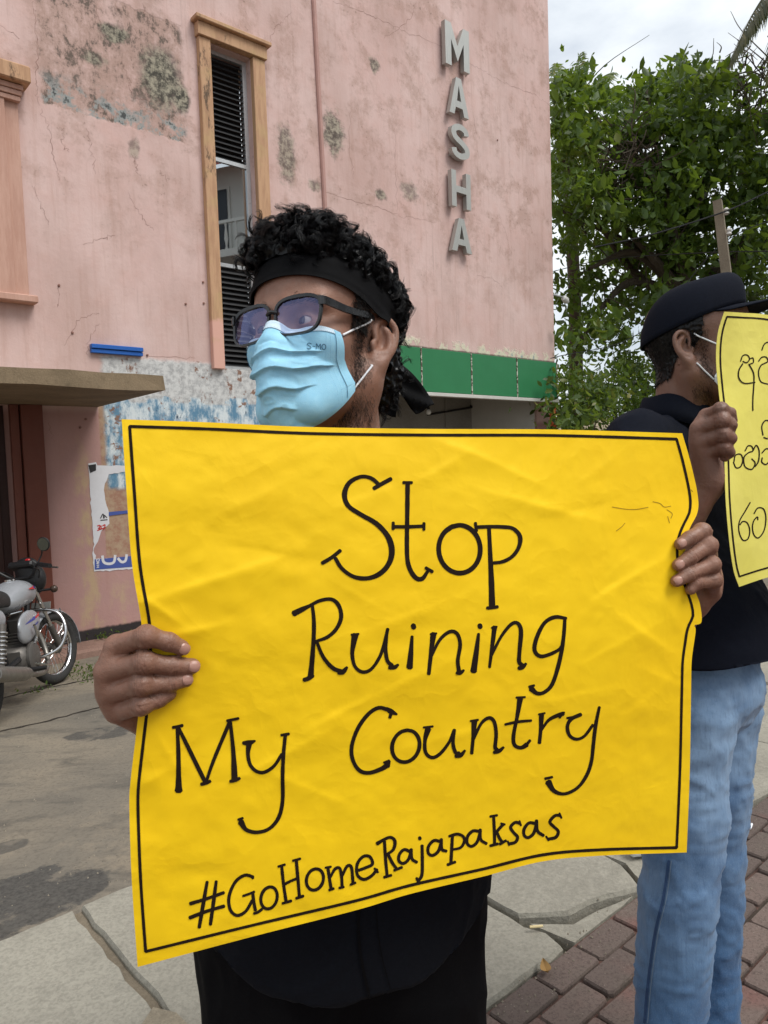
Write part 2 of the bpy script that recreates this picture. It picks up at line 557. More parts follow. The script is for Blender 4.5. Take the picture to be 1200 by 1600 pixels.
# paved strip of big cast slabs, running parallel to the wall
M_SLAB = concrete_mat('cast_slab_concrete', srgb(150, 146, 134), 1.0, 0.62)
pave = empty('pavement', so(1.2, -1.8, 0))
tag(pave, kind='structure')
inv = Matrix.Translation(-Vector(so(1.2, -1.8, 0)))
def rough_slab(s0, s1, o0, o1, z1=0.0, th=0.09, cut=None, seed=0):
    """slab with chipped, uneven outline; cut = extra outline"""
    rr = random.Random(seed)
    pts = []
    if cut is None:
        cut = [(s0, o0), (s1, o0), (s1, o1), (s0, o1)]
    m = len(cut)
    for i in range(m):
        a = np.array(cut[i]); b = np.array(cut[(i + 1) % m])
        L = np.linalg.norm(b - a); k = max(2, int(L / 0.06))
        nn = np.array([-(b - a)[1], (b - a)[0]]) / L
        for j in range(k):
            q = a + (b - a) * j / k
            q = q + nn * (rr.gauss(0, 0.0035) + (0.012 * rr.random() if rr.random() < 0.12 else 0))
            pts.append(q)
    c = np.mean(pts, axis=0)
    n_ = len(pts)
    top = [so(c[0] + (p[0] - c[0]) * 0.988, c[1] + (p[1] - c[1]) * 0.988, z1) for p in pts]
    mid = [so(p[0], p[1], z1 - 0.011 - 0.004 * rr.random()) for p in pts]
    bot = [so(p[0], p[1], z1 - th) for p in pts]
    vs = np.array(top + mid + bot)
    fs = [tuple(range(n_))]
    for a in (0, n_):
        fs += [(a + (i + 1) % n_, a + i, a + n_ + i, a + n_ + (i + 1) % n_) for i in range(n_)]
    return vs, fs, so(c[0], c[1], z1)

def slab(cut, z1, seed, tilt=0.0):
    vs, fs, c = rough_slab(0, 0, 0, 0, z1, 0.09, cut, seed)
    mb = MB(); mb.add(vs - c, fs)
    o = mb.build('slab', M_SLAB, pave)
    o.location = Vector(c) - Vector(so(1.2, -1.8, 0))
    o.rotation_euler = (tilt, tilt * 0.6, 0)
    return o
OB, OK_ = -1.222, O_KERB
gp = 0.012
ed = [-2.16, -1.195, -0.23, 0.735, 1.70, 2.665, 3.63, 4.6, 5.56, 6.53]
for i in range(len(ed) - 1):
    a, b = ed[i] + gp, ed[i + 1] - gp
    if i == 3:       # slab with a broken, filled joint towards the left of the standing man
        slab([(a + 0.0, OB), (b, OB), (b, OK_), (a, OK_)], 0.002, 31)
    elif i == 4:     # broken slab by the jeans: one piece and a snapped corner
        slab([(a, -1.40), (a + 0.12, -1.30), (a + 0.22, -1.29), (a + 0.40, OB), (a + 0.47, -1.33), (a + 0.45, -1.62), (a + 0.43, OK_), (a, OK_)], 0.004, 41, 0.002)
        slab([(a + 0.03, OB), (a + 0.36, OB - 0.004), (a + 0.22, -1.265), (a + 0.10, -1.275), (a + 0.01, -1.37)], -0.016, 42, -0.004)
        slab([(a + 0.42, OB), (b, OB), (b, OK_), (a + 0.455, OK_), (a + 0.475, -1.62), (a + 0.495, -1.33)], -0.004, 43, -0.003)
    else:
        slab([(a, OB), (b, OB), (b, OK_), (a, OK_)], RNG.uniform(-0.006, 0.006), 50 + i, RNG.uniform(-0.002, 0.002))
# mortar filling in the wide joint by the left slab
mb = MB()
V = [so(0.735 + du + 0.012 * math.sin(9 * o), o, -0.02) for o in np.linspace(OB, OK_, 24) for du in (-0.03, 0.03)]
mb.add(V, [(2 * i, 2 * i + 1, 2 * i + 3, 2 * i + 2) for i in range(23)])
jf = mb.build('joint_filling', concrete_mat('joint_mortar', srgb(128, 118, 102), 2.0), pave)
jf.location = -Vector(so(1.2, -1.8, 0))
# a strip of patching mortar lying proud over part of the joint
poly = [so(0.70 + x, o, 0.0) for x, o in ((-0.03, -1.76), (0.02, -1.80), (0.055, -1.74), (0.07, -1.5), (0.06, -1.25), (-0.035, -1.25), (-0.03, -1.5))]
mb = MB(); nq = len(poly)
mb.add([p + np.array([0, 0, 0.009]) for p in poly] + [p - np.array([0, 0, 0.05]) for p in poly], [tuple(range(nq))] + [((i + 1) % nq, i, i + nq, (i + 1) % nq + nq) for i in range(nq)])
jf = mb.build('joint_patch', concrete_mat('joint_mortar_grey', srgb(150, 140, 122), 2.0), pave)
jf.location = -Vector(so(1.2, -1.8, 0))

# brick pavers on the camera side of the slabs
def paver_mat():
    t = NT('red_brown_paver')
    o = t.obj()
    info = t.n('ShaderNodeObjectInfo')
    rnd = info.outputs['Random']
    ov = t.n('ShaderNodeVectorMath', {0: o, 1: info.outputs['Location']}, operation='ADD').outputs[0]
    c = t.mix(rnd, srgb(92, 81, 76), srgb(114, 99, 92))
    c = t.mix(t.rng(t.noise(ov, 5, 5, 0.7), 0.45, 0.7, 0, 0.7), c, srgb(98, 90, 82))
    c = t.mix(t.rng(t.noise(t.mapv(ov, loc=(9, 2, 0)), 1.8, 4, 0.6), 0.52, 0.68, 0, 0.75), c, srgb(116, 80, 74))
    fine = t.noise(ov, 130, 4, 0.75)
    c = t.mix(t.rng(fine, 0.45, 0.68, 0, 0.55), c, srgb(58, 47, 44))
    sp = t.vor(ov, 60).outputs['Distance']
    c = t.mix(t.rng(sp, 0.10, 0.05, 0, 0.5), c, srgb(170, 160, 148))
    return t.fin(c, 0.85, 0, 0.3, t.bump(fine, 0.6, 0.004))
M_PAV = paver_mat()
bricks = empty('brick_pavement', so(2.4, -0.6, 0)); tag(bricks, kind='structure')
borig = Vector(so(2.4, -0.6, 0))
pl, pw = 0.186, 0.093
def paver_mesh(seed):
    rr = random.Random(seed)
    hx, hy = pl / 2 - 0.003, pw / 2 - 0.003
    out = []
    for sx, sy in ((-1, -1), (1, -1), (1, 1), (-1, 1)):
        ch = 0.004 + 0.008 * rr.random() ** 2
        a = (sx * (hx - ch), sy * hy); b = (sx * hx, sy * (hy - ch))
        out += [b, a] if sx * sy < 0 else [a, b]
    # order around
    out.sort(key=lambda p: math.atan2(p[1] * 2, p[0]))
    top = [(x * 0.965, y * 0.94, 0.0) for x, y in out]
    mid = [(x, y, -0.006) for x, y in out]
    bot = [(x, y, -0.05) for x, y in out]
    me = bpy.data.meshes.new('paver')
    k = 8
    fs = [tuple(range(k))]
    for a in (0, k): fs += [(a + (i + 1) % k, a + i, a + k + i, a + k + (i + 1) % k) for i in range(k)]
    me.from_pydata(top + mid + bot, [], fs)
    me.materials.append(M_PAV)
    return me
pav_me = [paver_mesh(i) for i in range(6)]
ang = math.atan2(WD[1], WD[0])
row = 0
o_ = OB + 0.012 + pw / 2
cnt = 0
while o_ < 0.15 and cnt < 298:
    s_ = 1.05 + (0.5 * pl if row % 2 else 0) + RNG.uniform(-0.01, 0.01)
    while s_ < 3.4 and cnt < 298:
        X = so(s_, o_, 0)
        (px, py), dz = proj(X)
        if dz > 0.5 and px < 1330 and py < 1760 and not (px < 700):
            b = bpy.data.objects.new('paver', pav_me[int(RNG.integers(6))])
            put(b, bricks)
            b.location = Vector(X) - borig + Vector((0, 0, RNG.uniform(-0.006, 0.003)))
            b.rotation_euler = (RNG.normal(0, 0.010), RNG.normal(0, 0.010), ang + RNG.normal(0, 0.012) + (math.pi if RNG.random() < 0.5 else 0))
            cnt += 1
        s_ += pl + 0.004
    o_ += pw + 0.004
    row += 1
t = NT('paver_bedding')
o = t.obj()
br = t.n('ShaderNodeTexBrick', {'Vector': t.mapv(o, rot=(0, 0, -ang)), 'Color1': srgb(92, 70, 63) + (1,), 'Color2': srgb(108, 80, 72) + (1,), 'Mortar': srgb(70, 62, 54) + (1,), 'Scale': 1.0, 'Mortar Size': 0.004, 'Brick Width': 0.212, 'Row Height': 0.108})
M_BED = t.fin(t.mix(t.rng(t.noise(o, 30, 5), 0.4, 0.7, 0, 0.6), br.outputs['Color'], srgb(64, 56, 50)), 0.92, 0, 0.2, t.bump(t.noise(o, 120, 4), 0.5, 0.004))
mb = MB()
mb.add([so(s, o, -0.016) - np.array(borig) for s, o in ((-30, OB + 0.006), (40, OB + 0.006), (40, 25), (-30, 25))], [(0, 1, 2, 3)])
mb.build('bedding', M_BED, bricks)

# step / plinth along the foot of the wall
M_STEP = concrete_mat('step_concrete', srgb(140, 112, 100), 1.2)
mb = MB()
q = [so(s, o, z) for s in (-14 + (W0 @ WD), 0.0 + (W0 @ WD) + 2.6) for o, z in ((O_WALL - 0.02, ZW), (O_WALL + 0.33, ZW - 0.015), (O_WALL + 0.36, ZW - 0.04), (O_WALL + 0.37, LOT_B - 0.03))]
mb.add(q, [(i, i + 1, i + 5, i + 4) for i in range(3)] + [(4, 5, 6, 7), (3, 2, 1, 0)])
st = mb.build('wall_step', M_STEP); tag(st, kind='structure')

# old dark asphalt patches, joints and litter on the lot
M_CRACK = simple('dark_crack_dirt', srgb(52, 46, 40), 0.95, var=0.3)
def ground_crack(pix, w):
    pts = spline([GL(*p) for p in pix], 8)
    pts += RNG.normal(0, 0.006, pts.shape)
    V = []
    for i, p in enumerate(pts):
        tdir = pts[min(i + 1, len(pts) - 1)] - pts[max(i - 1, 0)]
        nn = np.array([-tdir[1], tdir[0], 0]); nn /= np.linalg.norm(nn)
        ww = w * (0.5 + RNG.random())
        for sg in (-1, 1):
            q = p + sg * nn * ww
            V.append((q[0], q[1], float(lot_z(q @ WN)) + 0.004))
    return V, [(2 * i, 2 * i + 1, 2 * i + 3, 2 * i + 2) for i in range(len(pts) - 1)]
mb = MB()
for pix, w in (([(-60, 1160), (0, 1143), (70, 1128), (130, 1112), (180, 1100)], 0.012), ([(0, 1092), (60, 1078), (130, 1064), (170, 1058)], 0.015)):
    mb.add(*ground_crack(pix, w))
ck = mb.build('ground_joint', M_CRACK); tag(ck, kind='structure')

# ================================================================== BUILDING
bld = empty('cinema_building', Vector(W0), math.pi / 2 - WYAW)
tag(bld, 'old pink plastered cinema building with tall metal letters on its wall', 'building')
UR = wl(866.5, 560)[0]
Z_SB = wl(760, 621)[1] - ZW
Z_ST = wl(760, 555)[1] - ZW
def bl(px, py, off=0.0):
    """pixel -> building-local (u, z)"""
    u, z = wl(px, py, off)
    return u, z - ZW
H_ = 11.5
U_L = -7.0
DEP = 9.0

def wall_mat():
    t = NT('pink_weathered_plaster')
    o = t.obj()
    X = t.sep(o)
    U, Z = X[0], X[2]
    n_big = t.noise(o, 0.8, 5, 0.6)
    n_mid = t.noise(o, 4.0, 6, 0.62)
    n_fine = t.noise(o, 22, 6, 0.7)
    n_edge = t.noise(o, 9.0, 7, 0.7)
    streak = t.noise(t.mapv(o, (7, 1, 0.55)), 1.4, 6, 0.65)
    pink = t.mix(t.rng(n_big, 0.3, 0.7), srgb(203, 172, 165), srgb(212, 186, 180))
    pink = t.mix(t.rng(n_mid, 0.45, 0.75, 0, 0.35), pink, srgb(200, 160, 149))
    pink = t.mix(t.rng(streak, 0.48, 0.72, 0, 0.50), pink, srgb(184, 150, 138))
    # grubbier towards the top, where rain runs down from the roof
    up = t.rng(t.ma('ADD', Z, t.ma('MULTIPLY', n_mid, 1.6)), 3.9, 6.6)
    specks = t.rng(n_fine, 0.56, 0.66)
    blot = t.rng(t.noise(t.mapv(o, loc=(3, 0, 1)), 2.3, 7, 0.7), 0.47, 0.62)
    pink = t.mix(t.ma('MULTIPLY', t.ma('MULTIPLY', up, blot), 0.50), pink, srgb(160, 130, 116))
    pink = t.mix(t.ma('MULTIPLY', t.ma('MULTIPLY', specks, blot), t.ma('MULTIPLY', up, 0.75)), pink, srgb(118, 100, 90))
    def blob(px, py, wx, wy, amp=0.9, soft=0.35):
        (u, z), (u1, _), (_, z1) = bl(px, py), bl(px + wx, py), bl(px, py + wy)
        a = t.ma('DIVIDE', t.ma('SUBTRACT', U, u), abs(u1 - u) + 1e-3)
        b = t.ma('DIVIDE', t.ma('SUBTRACT', Z, z), abs(z1 - z) + 1e-3)
        d = t.ma('SQRT', t.ma('ADD', t.ma('MULTIPLY', a, a), t.ma('MULTIPLY', b, b)))
        d = t.ma('ADD', d, t.ma('MULTIPLY', t.ma('SUBTRACT', n_edge, 0.5), amp * 2))
        return t.rng(d, 1.0 + soft, 1.0 - soft)
    def band(u0, u1, z0, z1, fu, fz, amp):
        e = t.ma('MULTIPLY', t.ma('SUBTRACT', n_edge, 0.5), amp)
        u = t.ma('ADD', U, e); z = t.ma('ADD', Z, e)
        m = t.ma('MULTIPLY', t.rng(u, u0 - fu, u0 + fu), t.rng(u, u1 + fu, u1 - fu))
        return t.ma('MULTIPLY', m, t.ma('MULTIPLY', t.rng(z, z0 - fz, z0 + fz), t.rng(z, z1 + fz, z1 - fz)))
    grime = t.rng(t.noise(t.mapv(o, (1.0, 1, 0.6), loc=(9, 0, 4)), 0.9, 6, 0.62), 0.42, 0.68)
    c = t.mix(t.ma('MULTIPLY', grime, 0.40), pink, srgb(168, 140, 130))
    drip = t.noise(t.mapv(o, (16, 1, 0.35), loc=(2, 0, 5)), 1.0, 5, 0.6)
    c = t.mix(t.ma('MULTIPLY', t.rng(drip, 0.58, 0.74), t.ma('MULTIPLY', t.rng(n_big, 0.40, 0.62), 0.45)), c, srgb(140, 116, 106))
    # big scraped, mouldy panel with a straight lower edge
    u0, zb = bl(66, 160); u1, _ = bl(290, 228); _, zt = bl(66, 12)
    pan = t.ma('MULTIPLY', band(u0, u1, zb, zt + 0.35, 0.04, 0.012, 0.16), t.rng(t.noise(t.mapv(o, loc=(4, 2, 9)), 1.6, 6, 0.65), 0.26, 0.46))
    pb = t.noise(t.mapv(o, (1, 1, 0.7), loc=(1, 0, 2)), 5.2, 9, 0.78)
    c = t.mix(t.ma('MULTIPLY', pan, t.rng(pb, 0.34, 0.52, 0, 0.75)), c, srgb(166, 138, 126))
    c = t.mix(t.ma('MULTIPLY', pan, t.rng(pb, 0.50, 0.59, 0, 0.88)), c, srgb(88, 80, 72))
    low = t.ma('MULTIPLY', pan, t.rng(Z, zb + 0.40, zb + 0.12))
    pg = t.noise(t.mapv(o, loc=(5, 0, 3)), 6.0, 7, 0.7)
    c = t.mix(t.ma('MULTIPLY', low, t.rng(pg, 0.48, 0.56)), c, srgb(146, 150, 148))
    c = t.mix(t.ma('MULTIPLY', low, t.rng(pg, 0.57, 0.62, 0, 0.9)), c, srgb(64, 66, 66))
    # oval moulds and flaked spots
    mould = t.noise(o, 12, 8, 0.75)
    def mould_spot(px, py, wx, wy, amp=0.8, k=0.95):
        m = blob(px, py, wx, wy, amp)
        col = t.mix(t.rng(mould, 0.42, 0.60), srgb(62, 62, 56), srgb(160, 154, 136))
        return t.mix(t.ma('MULTIPLY', m, k), c, col)
    c = mould_spot(252, 122, 30, 46, 0.45)
    c = mould_spot(284, 155, 12, 22, 0.7)
    c = mould_spot(178, 52, 22, 14, 0.9)
    c = mould_spot(148, 92, 16, 10, 1.1, 0.8)
    c = mould_spot(447, 240, 13, 45, 1.1, 0.75)
    c = mould_spot(521, 208, 15, 32, 1.1, 0.85)
    c = mould_spot(585, 102, 7, 12, 1.2, 0.8)
    c = mould_spot(595, 304, 8, 8, 1.2, 0.8)
    c = mould_spot(640, 300, 12, 14, 1.3, 0.6)
    c = mould_spot(492, 290, 9, 9, 1.2, 0.7)
    c = mould_spot(210, 232, 8, 16, 1.2, 0.6)
    # flaking cream paint along the top of the sign board
    uS0 = bl(610, 545)[0]
    fl = band(uS0, UR + 1, Z_ST - 0.1, Z_ST + 0.13, 0.1, 0.04, 0.28)
    fln = t.noise(t.mapv(o, (1, 1, 0.8), loc=(2, 1, 0)), 6.5, 6, 0.65)
    c = t.mix(t.ma('MULTIPLY', fl, t.rng(fln, 0.47, 0.50)), c, srgb(206, 200, 178))
    c = t.mix(t.ma('MULTIPLY', fl, t.rng(fln, 0.60, 0.62)), c, srgb(150, 160, 158))
    c = t.mix(t.ma('MULTIPLY', band(uS0, UR + 1, Z_ST - 0.3, Z_ST + 0.02, 0.1, 0.015, 0.05), 0.85), c, srgb(62, 50, 44))
    # lower wall: shade under the canopy painted into the pink, plus a washed-out yellow run
    lowm = t.rng(Z, bl(100, 640)[1] + 0.05, bl(100, 640)[1] - 0.05)
    c = t.mix(t.ma('MULTIPLY', lowm, 0.75), c, t.mix(n_mid, srgb(146, 108, 104), srgb(168, 126, 118)))
    yb = blob(138, 880, 17, 160, 0.75)
    yn = t.noise(t.mapv(o, (1, 1, 0.5), loc=(6, 0, 1)), 5, 6, 0.65)
    c = t.mix(t.ma('MULTIPLY', yb, t.rng(yn, 0.42, 0.60, 0, 0.85)), c, srgb(178, 154, 122))
    yb2 = blob(182, 950, 30, 40, 0.9)
    c = t.mix(t.ma('MULTIPLY', yb2, t.rng(yn, 0.45, 0.6, 0, 0.7)), c, srgb(176, 152, 124))
    yb3 = band(bl(157, 700)[0], bl(215, 700)[0] + 0.5, bl(170, 870)[1], bl(170, 600)[1], 0.01, 0.03, 0.02)
    c = t.mix(t.ma('MULTIPLY', yb3, 0.9), c, t.mix(t.rng(n_edge, 0.38, 0.62), srgb(168, 146, 120), srgb(150, 112, 92)))
    # remains of torn bills pasted one over another
    pz1 = bl(250, 562)[1]; pu0 = bl(160, 600)[0]; pu1 = bl(520, 600)[0]
    pm = band(pu0, pu1, bl(250, 760)[1], pz1, 0.03, 0.03, 0.10)
    pv = t.n('ShaderNodeTexVoronoi', {'Vector': t.n('ShaderNodeVectorMath', {0: o, 1: t.n('ShaderNodeVectorMath', {0: t.noise(o, 6, 5, 0.6, col=True), 'Scale': 0.5}, operation='SCALE').outputs[0]}, operation='ADD').outputs[0], 'Scale': 4.2})
    pc = t.sep(pv.outputs['Color'])
    zmid = bl(250, 622)[1]
    upper = t.rng(t.ma('ADD', Z, t.ma('MULTIPLY', pc[1], 0.10)), zmid + 0.02, zmid + 0.06)
    blue = t.mix(t.rng(t.noise(t.mapv(o, (1, 1, 0.45)), 8, 7, 0.75), 0.40, 0.60), srgb(92, 132, 158), srgb(206, 214, 216))
    dk = t.noise(t.mapv(o, (1, 1, 0.5), loc=(8, 2, 2)), 6.0, 7, 0.75)
    blue = t.mix(t.rng(dk, 0.58, 0.64), blue, srgb(52, 72, 92))
    white = t.mix(t.rng(t.noise(o, 15, 6, 0.7), 0.4, 0.65), srgb(200, 200, 198), srgb(158, 158, 158))
    white = t.mix(t.rng(dk, 0.56, 0.62), white, srgb(130, 100, 86))
    bill = t.mix(upper, blue, white)
    bill = t.mix(t.rng(t.noise(t.mapv(o, loc=(1, 7, 4)), 5.0, 7, 0.7), 0.585, 0.615), bill, srgb(134, 106, 92))
    c = t.mix(pm, c, bill)
    # tarred foot of the wall
    tar = t.rng(t.ma('ADD', Z, t.ma('MULTIPLY', n_edge, 0.06)), 0.16, 0.13)
    c = t.mix(tar, c, srgb(50, 46, 46))
    h = t.ma('ADD', t.ma('MULTIPLY', n_fine, 0.35), t.ma('ADD', t.ma('MULTIPLY', n_mid, 0.6), t.ma('MULTIPLY', pm, t.ma('MULTIPLY', dk, 1.2))))
    h = t.ma('ADD', h, t.ma('MULTIPLY', fl, t.rng(fln, 0.47, 0.50)))
    h = t.ma('ADD', h, t.ma('MULTIPLY', pan, t.ma('MULTIPLY', pb, -0.8)))
    return t.fin(c, 0.86, 0, 0.25, t.bump(h, 0.45, 0.02))
M_WALL = wall_mat()

def wall_sheet(u0, u1, z0, z1, holes, th):
    """wall slab in local x-z with rectangular openings; outer face at y = 0"""
    us = sorted({u0, u1} | {a for h in holes for a in h[:2] if u0 < a < u1})
    zs = sorted({z0, z1} | {a for h in holes for a in h[2:] if z0 < a < z1})
    def solid(i, j):
        if not (0 <= i < len(us) - 1 and 0 <= j < len(zs) - 1): return False
        cu, cz = (us[i] + us[i + 1]) / 2, (zs[j] + zs[j + 1]) / 2
        return not any(h[0] < cu < h[1] and h[2] < cz < h[3] for h in holes)
    mb = MB()
    for i in range(len(us) - 1):
        for j in range(len(zs) - 1):
            if not solid(i, j): continue
            a, b, c, d = us[i], us[i + 1], zs[j], zs[j + 1]
            mb.add([(a, 0, c), (b, 0, c), (b, 0, d), (a, 0, d)], [(0, 1, 2, 3)])
            mb.add([(a, th, c), (b, th, c), (b, th, d), (a, th, d)], [(3, 2, 1, 0)])
            if not solid(i - 1, j): mb.add([(a, 0, c), (a, th, c), (a, th, d), (a, 0, d)], [(3, 2, 1, 0)])
            if not solid(i + 1, j): mb.add([(b, 0, c), (b, th, c), (b, th, d), (b, 0, d)], [(0, 1, 2, 3)])
            if not solid(i, j - 1): mb.add([(a, 0, c), (b, 0, c), (b, th, c), (a, th, c)], [(3, 2, 1, 0)])
            if not solid(i, j + 1): mb.add([(a, 0, d), (b, 0, d), (b, th, d), (a, th, d)], [(0, 1, 2, 3)])
    return mb

wu0 = (bl(326, 69)[0] + bl(347, 575)[0]) / 2
wu1 = (bl(398, 92)[0] + bl(403, 579)[0]) / 2
wz1 = bl(362, 82)[1]; wz0 = bl(374, 577)[1]
du1 = bl(20, 760)[0]; du0 = du1 - 1.5
dz = bl(110, 634)[1]
su0 = bl(500, 640)[0]; su1 = bl(857, 650)[0]
holes = [(wu0, wu1, wz0, wz1), (du0, du1, -1, dz), (su0, su1, -1, Z_SB)]
TH = 0.26
wm = wall_sheet(U_L, UR, -0.15, H_, holes, TH)
wm.build('wall', M_WALL, bld, fixn=False)
mb = MB()
mb.box(UR - 0.26, UR - 0.002, TH + 0.002, DEP, -0.15, H_)
mb.build('side_wall', M_WALL, bld)
mb = MB()
mb.box(U_L + 0.002, U_L + 0.26, TH + 0.002, DEP, -0.15, H_)
mb.build('side_wall', M_WALL, bld)
M_CONC = concrete_mat('weathered_concrete', srgb(142, 128, 108), 1.3, 0.5)
mb = MB(); mb.box(U_L - 0.2, UR + 0.12, -0.15, DEP, H_ + 0.002, H_ + 0.22); mb.build('roof_slab', M_CONC, bld)

# shop recess behind the sign board
M_INT = concrete_mat('grey_interior_plaster', srgb(150, 146, 140), 0.9, 0.7)
mb = MB(); mb.box(su0 - 0.3, UR - 0.27, 1.75, 1.85, -0.1, Z_SB + 0.5); mb.build('recess_back_wall', M_INT, bld)
mb = MB(); mb.box(su0 - 0.3, UR - 0.27, TH + 0.002, 1.749, Z_SB + 0.18, Z_SB + 0.30); mb.build('recess_ceiling', M_INT, bld)
M_WHITE = simple('dirty_white_paint', srgb(196, 194, 188), 0.6, var=0.12, sc=6)
mb = MB(); mb.box(su1 + 0.002, UR - 0.27, TH + 0.002, 1.748, -0.1, Z_SB + 0.17); mb.build('recess_side_wall', M_WHITE, bld)
mb = MB(); mb.box(su0 - 0.3, su0 - 0.2, TH + 0.002, 1.748, -0.1, Z_SB + 0.17); mb.build('recess_side_wall', M_INT, bld)
mb = MB(); mb.box(su0 - 0.4, UR - 0.28, TH - 0.2, 1.9, -0.12, -0.02); mb.build('recess_floor', M_CONC, bld)
M_BLK = simple('black_conduit', (0.012, 0.012, 0.013), 0.5)
def on_back(px, py): # on the recess back wall
    u, z = bl(px, py, -1.73); return (u, 1.73, z)
for pts in (((668, 648), (735, 637), (790, 630)), ((735, 634), (752, 641)), ((792, 634), (793, 652), (812, 652), (810, 668)), ((823, 632), (823, 672)), ((800, 636), (828, 632))):
    mb = MB(); mb.tube([on_back(*p) for p in pts], 0.018, 6); mb.build('conduit', M_BLK, bld)
for pts in (((836, 650), (836, 668)), ((696, 622), (697, 670))):
    mb = MB(); mb.tube([on_back(*p) for p in pts], 0.014, 6); mb.build('conduit', M_INT, bld)

# green sign board: panels with rusty seams and a pale lower rail
M_GREEN = simple('faded_green_board', srgb(44, 118, 75), 0.5, var=0.10, sc=3.0, bump=0.05)
edges = [bl(x, 590)[0] for x in (440, 510, 580, 655, 733, 804)] + [UR - 0.02]
for i in range(len(edges) - 1):
    mb = MB(); mb.box(edges[i] + 0.012, edges[i + 1] - 0.012, -0.055, -0.004, Z_SB + 0.03, Z_ST - 0.01, c=0.004)
    mb.build('sign_panel', M_GREEN, bld)
t = NT('rusty_white_strip'); o = t.obj()
M_SEAM = t.fin(t.mix(t.rng(t.noise(o, 26, 5, 0.7), 0.46, 0.54), srgb(86, 66, 54), srgb(206, 200, 188)), 0.75)
for e in edges:
    mb = MB(); mb.box(e - 0.009, e + 0.009, -0.063, -0.002, Z_SB + 0.026, Z_ST + 0.0)
    mb.build('sign_seam', M_SEAM, bld)
mb = MB(); mb.box(edges[0] - 0.02, UR + 0.01, -0.075, 0.02, Z_SB - 0.03, Z_SB + 0.022, c=0.004); mb.build('sign_rail', M_WHITE, bld)

# bare lamp bulb hanging in the recess
bu, bz = bl(669.5, 640, -0.9)
M_BULB = simple('frosted_bulb', srgb(226, 226, 222), 0.25, var=0.03)
lamp = empty('light_bulb', Vector(W0) + Vector(WD) * bu - Vector(WN) * 0.9 + Vector((0, 0, bz)), math.pi / 2 - WYAW)
tag(lamp, 'white unlit bulb hanging from a wire under the green sign board', 'bulb')
mb = MB(); mb.lathe([(0.004, -0.085), (0.028, -0.08), (0.042, -0.055), (0.042, -0.03), (0.03, -0.008), (0.022, 0.0)], (0, 0, 0), (0, 0, 1), 16); mb.build('bulb', M_BULB, lamp, True)
mb = MB(); mb.lathe([(0.024, 0.0), (0.024, 0.035), (0.012, 0.05)], (0, 0, 0), (0, 0, 1), 12); mb.build('socket', M_BLK, lamp, True)
mb = MB(); mb.tube([(0, 0, 0.05), (-0.01, 0, 0.12), (0.0, 0, Z_SB + 0.18 - bz + 0.002)], 0.005, 6); mb.build('wire', M_BLK, lamp)

# orange bill on the pier
M_OR = simple('orange_bill', srgb(206, 92, 60), 0.6, var=0.12, sc=10)
(a0, z1), (a1, z0) = bl(857.5, 629), bl(872, 675)
mb = MB(); mb.box(a0 + 0.01, UR - 0.004, -0.012, -0.003, z0 - 0.25, z1); o1 = mb.build('bill', M_OR, bld)
mb = MB(); mb.box(a0 + 0.05, UR - 0.05, -0.014, -0.0125, z1 - 0.30, z1 - 0.05); mb.build('bill_picture', simple('bill_yellow', srgb(226, 178, 96), 0.6), o1)

# tall louvred window with its tan surround
t = NT('tan_flaking_paint'); o = t.obj()
fl = t.noise(t.mapv(o, (6, 6, 0.9)), 2.2, 7, 0.7)
c = t.mix(t.rng(fl, 0.38, 0.6), srgb(172, 134, 104), srgb(190, 152, 119))
zz = t.sep(o)[2]
c = t.mix(t.ma('MULTIPLY', t.rng(t.noise(t.mapv(o, (3, 3, 1)), 3.2, 7, 0.75), 0.54, 0.66, 0, 0.85), t.ma('MULTIPLY', t.rng(zz, wz0 + 1.6, wz0 + 2.1), t.rng(t.sep(o)[0], wu1, wu0))), c, srgb(66, 56, 46))
c = t.mix(t.rng(t.ma('ADD', zz, t.ma('MULTIPLY', t.noise(o, 7, 4), 0.2)), bl(335, 500)[1] + 0.12, bl(335, 500)[1] + 0.06), c, srgb(210, 164, 148))
c = t.mix(t.ma('MULTIPLY', t.rng(t.noise(o, 4, 5), 0.5, 0.66), 0.4), c, srgb(182, 158, 110))
M_TAN = t.fin(c, 0.75, 0, 0.3, t.bump(fl, 0.3, 0.008))
fw = 0.15
mb = MB(); mb.box(wu0 - fw, wu0 - 0.003, -0.07, 0.05, wz0 - 0.02, wz1 + 0.01, c=0.006); mb.build('window_jamb', M_TAN, bld)
mb = MB(); mb.box(wu1 + 0.003, wu1 + fw + 0.02, -0.07, 0.05, wz0 - 0.02, wz1 + 0.01, c=0.006); mb.build('window_jamb', M_TAN, bld)
lt = MB(); lt.box(wu0 - fw - 0.02, wu1 + fw + 0.04, -0.10, -0.001, wz1 + 0.012, wz1 + 0.16, c=0.006)
lin = lt.build('window_lintel', M_TAN, bld)
mb = MB(); mb.box(wu0 - fw - 0.06, wu1 + fw + 0.08, -0.15, -0.001, wz1 + 0.162, wz1 + 0.21, c=0.008); mb.build('cornice', M_TAN, lin)
M_ALU = simple('aluminium_frame', srgb(196, 200, 202), 0.35, 0.6, var=0.06)
zt1, zt0 = bl(365, 250)[1], bl(362, 412)[1]
yw = 0.09
mb = MB()
mb.box(wu0 + 0.002, wu0 + 0.03, yw, yw + 0.05, wz0 + 0.002, wz1 - 0.002)
mb.box(wu1 - 0.055, wu1 - 0.002, yw, yw + 0.05, wz0 + 0.002, wz1 - 0.002)
for z in (wz0 + 0.022, zt0, zt1, wz1 - 0.022):
    mb.box(wu0 + 0.031, wu1 - 0.056, yw + 0.003, yw + 0.047, z - 0.022, z + 0.022)
win = mb.build('window', M_ALU, bld)
win['label'] = 'narrow tall window with black louvres above and below one glass pane'
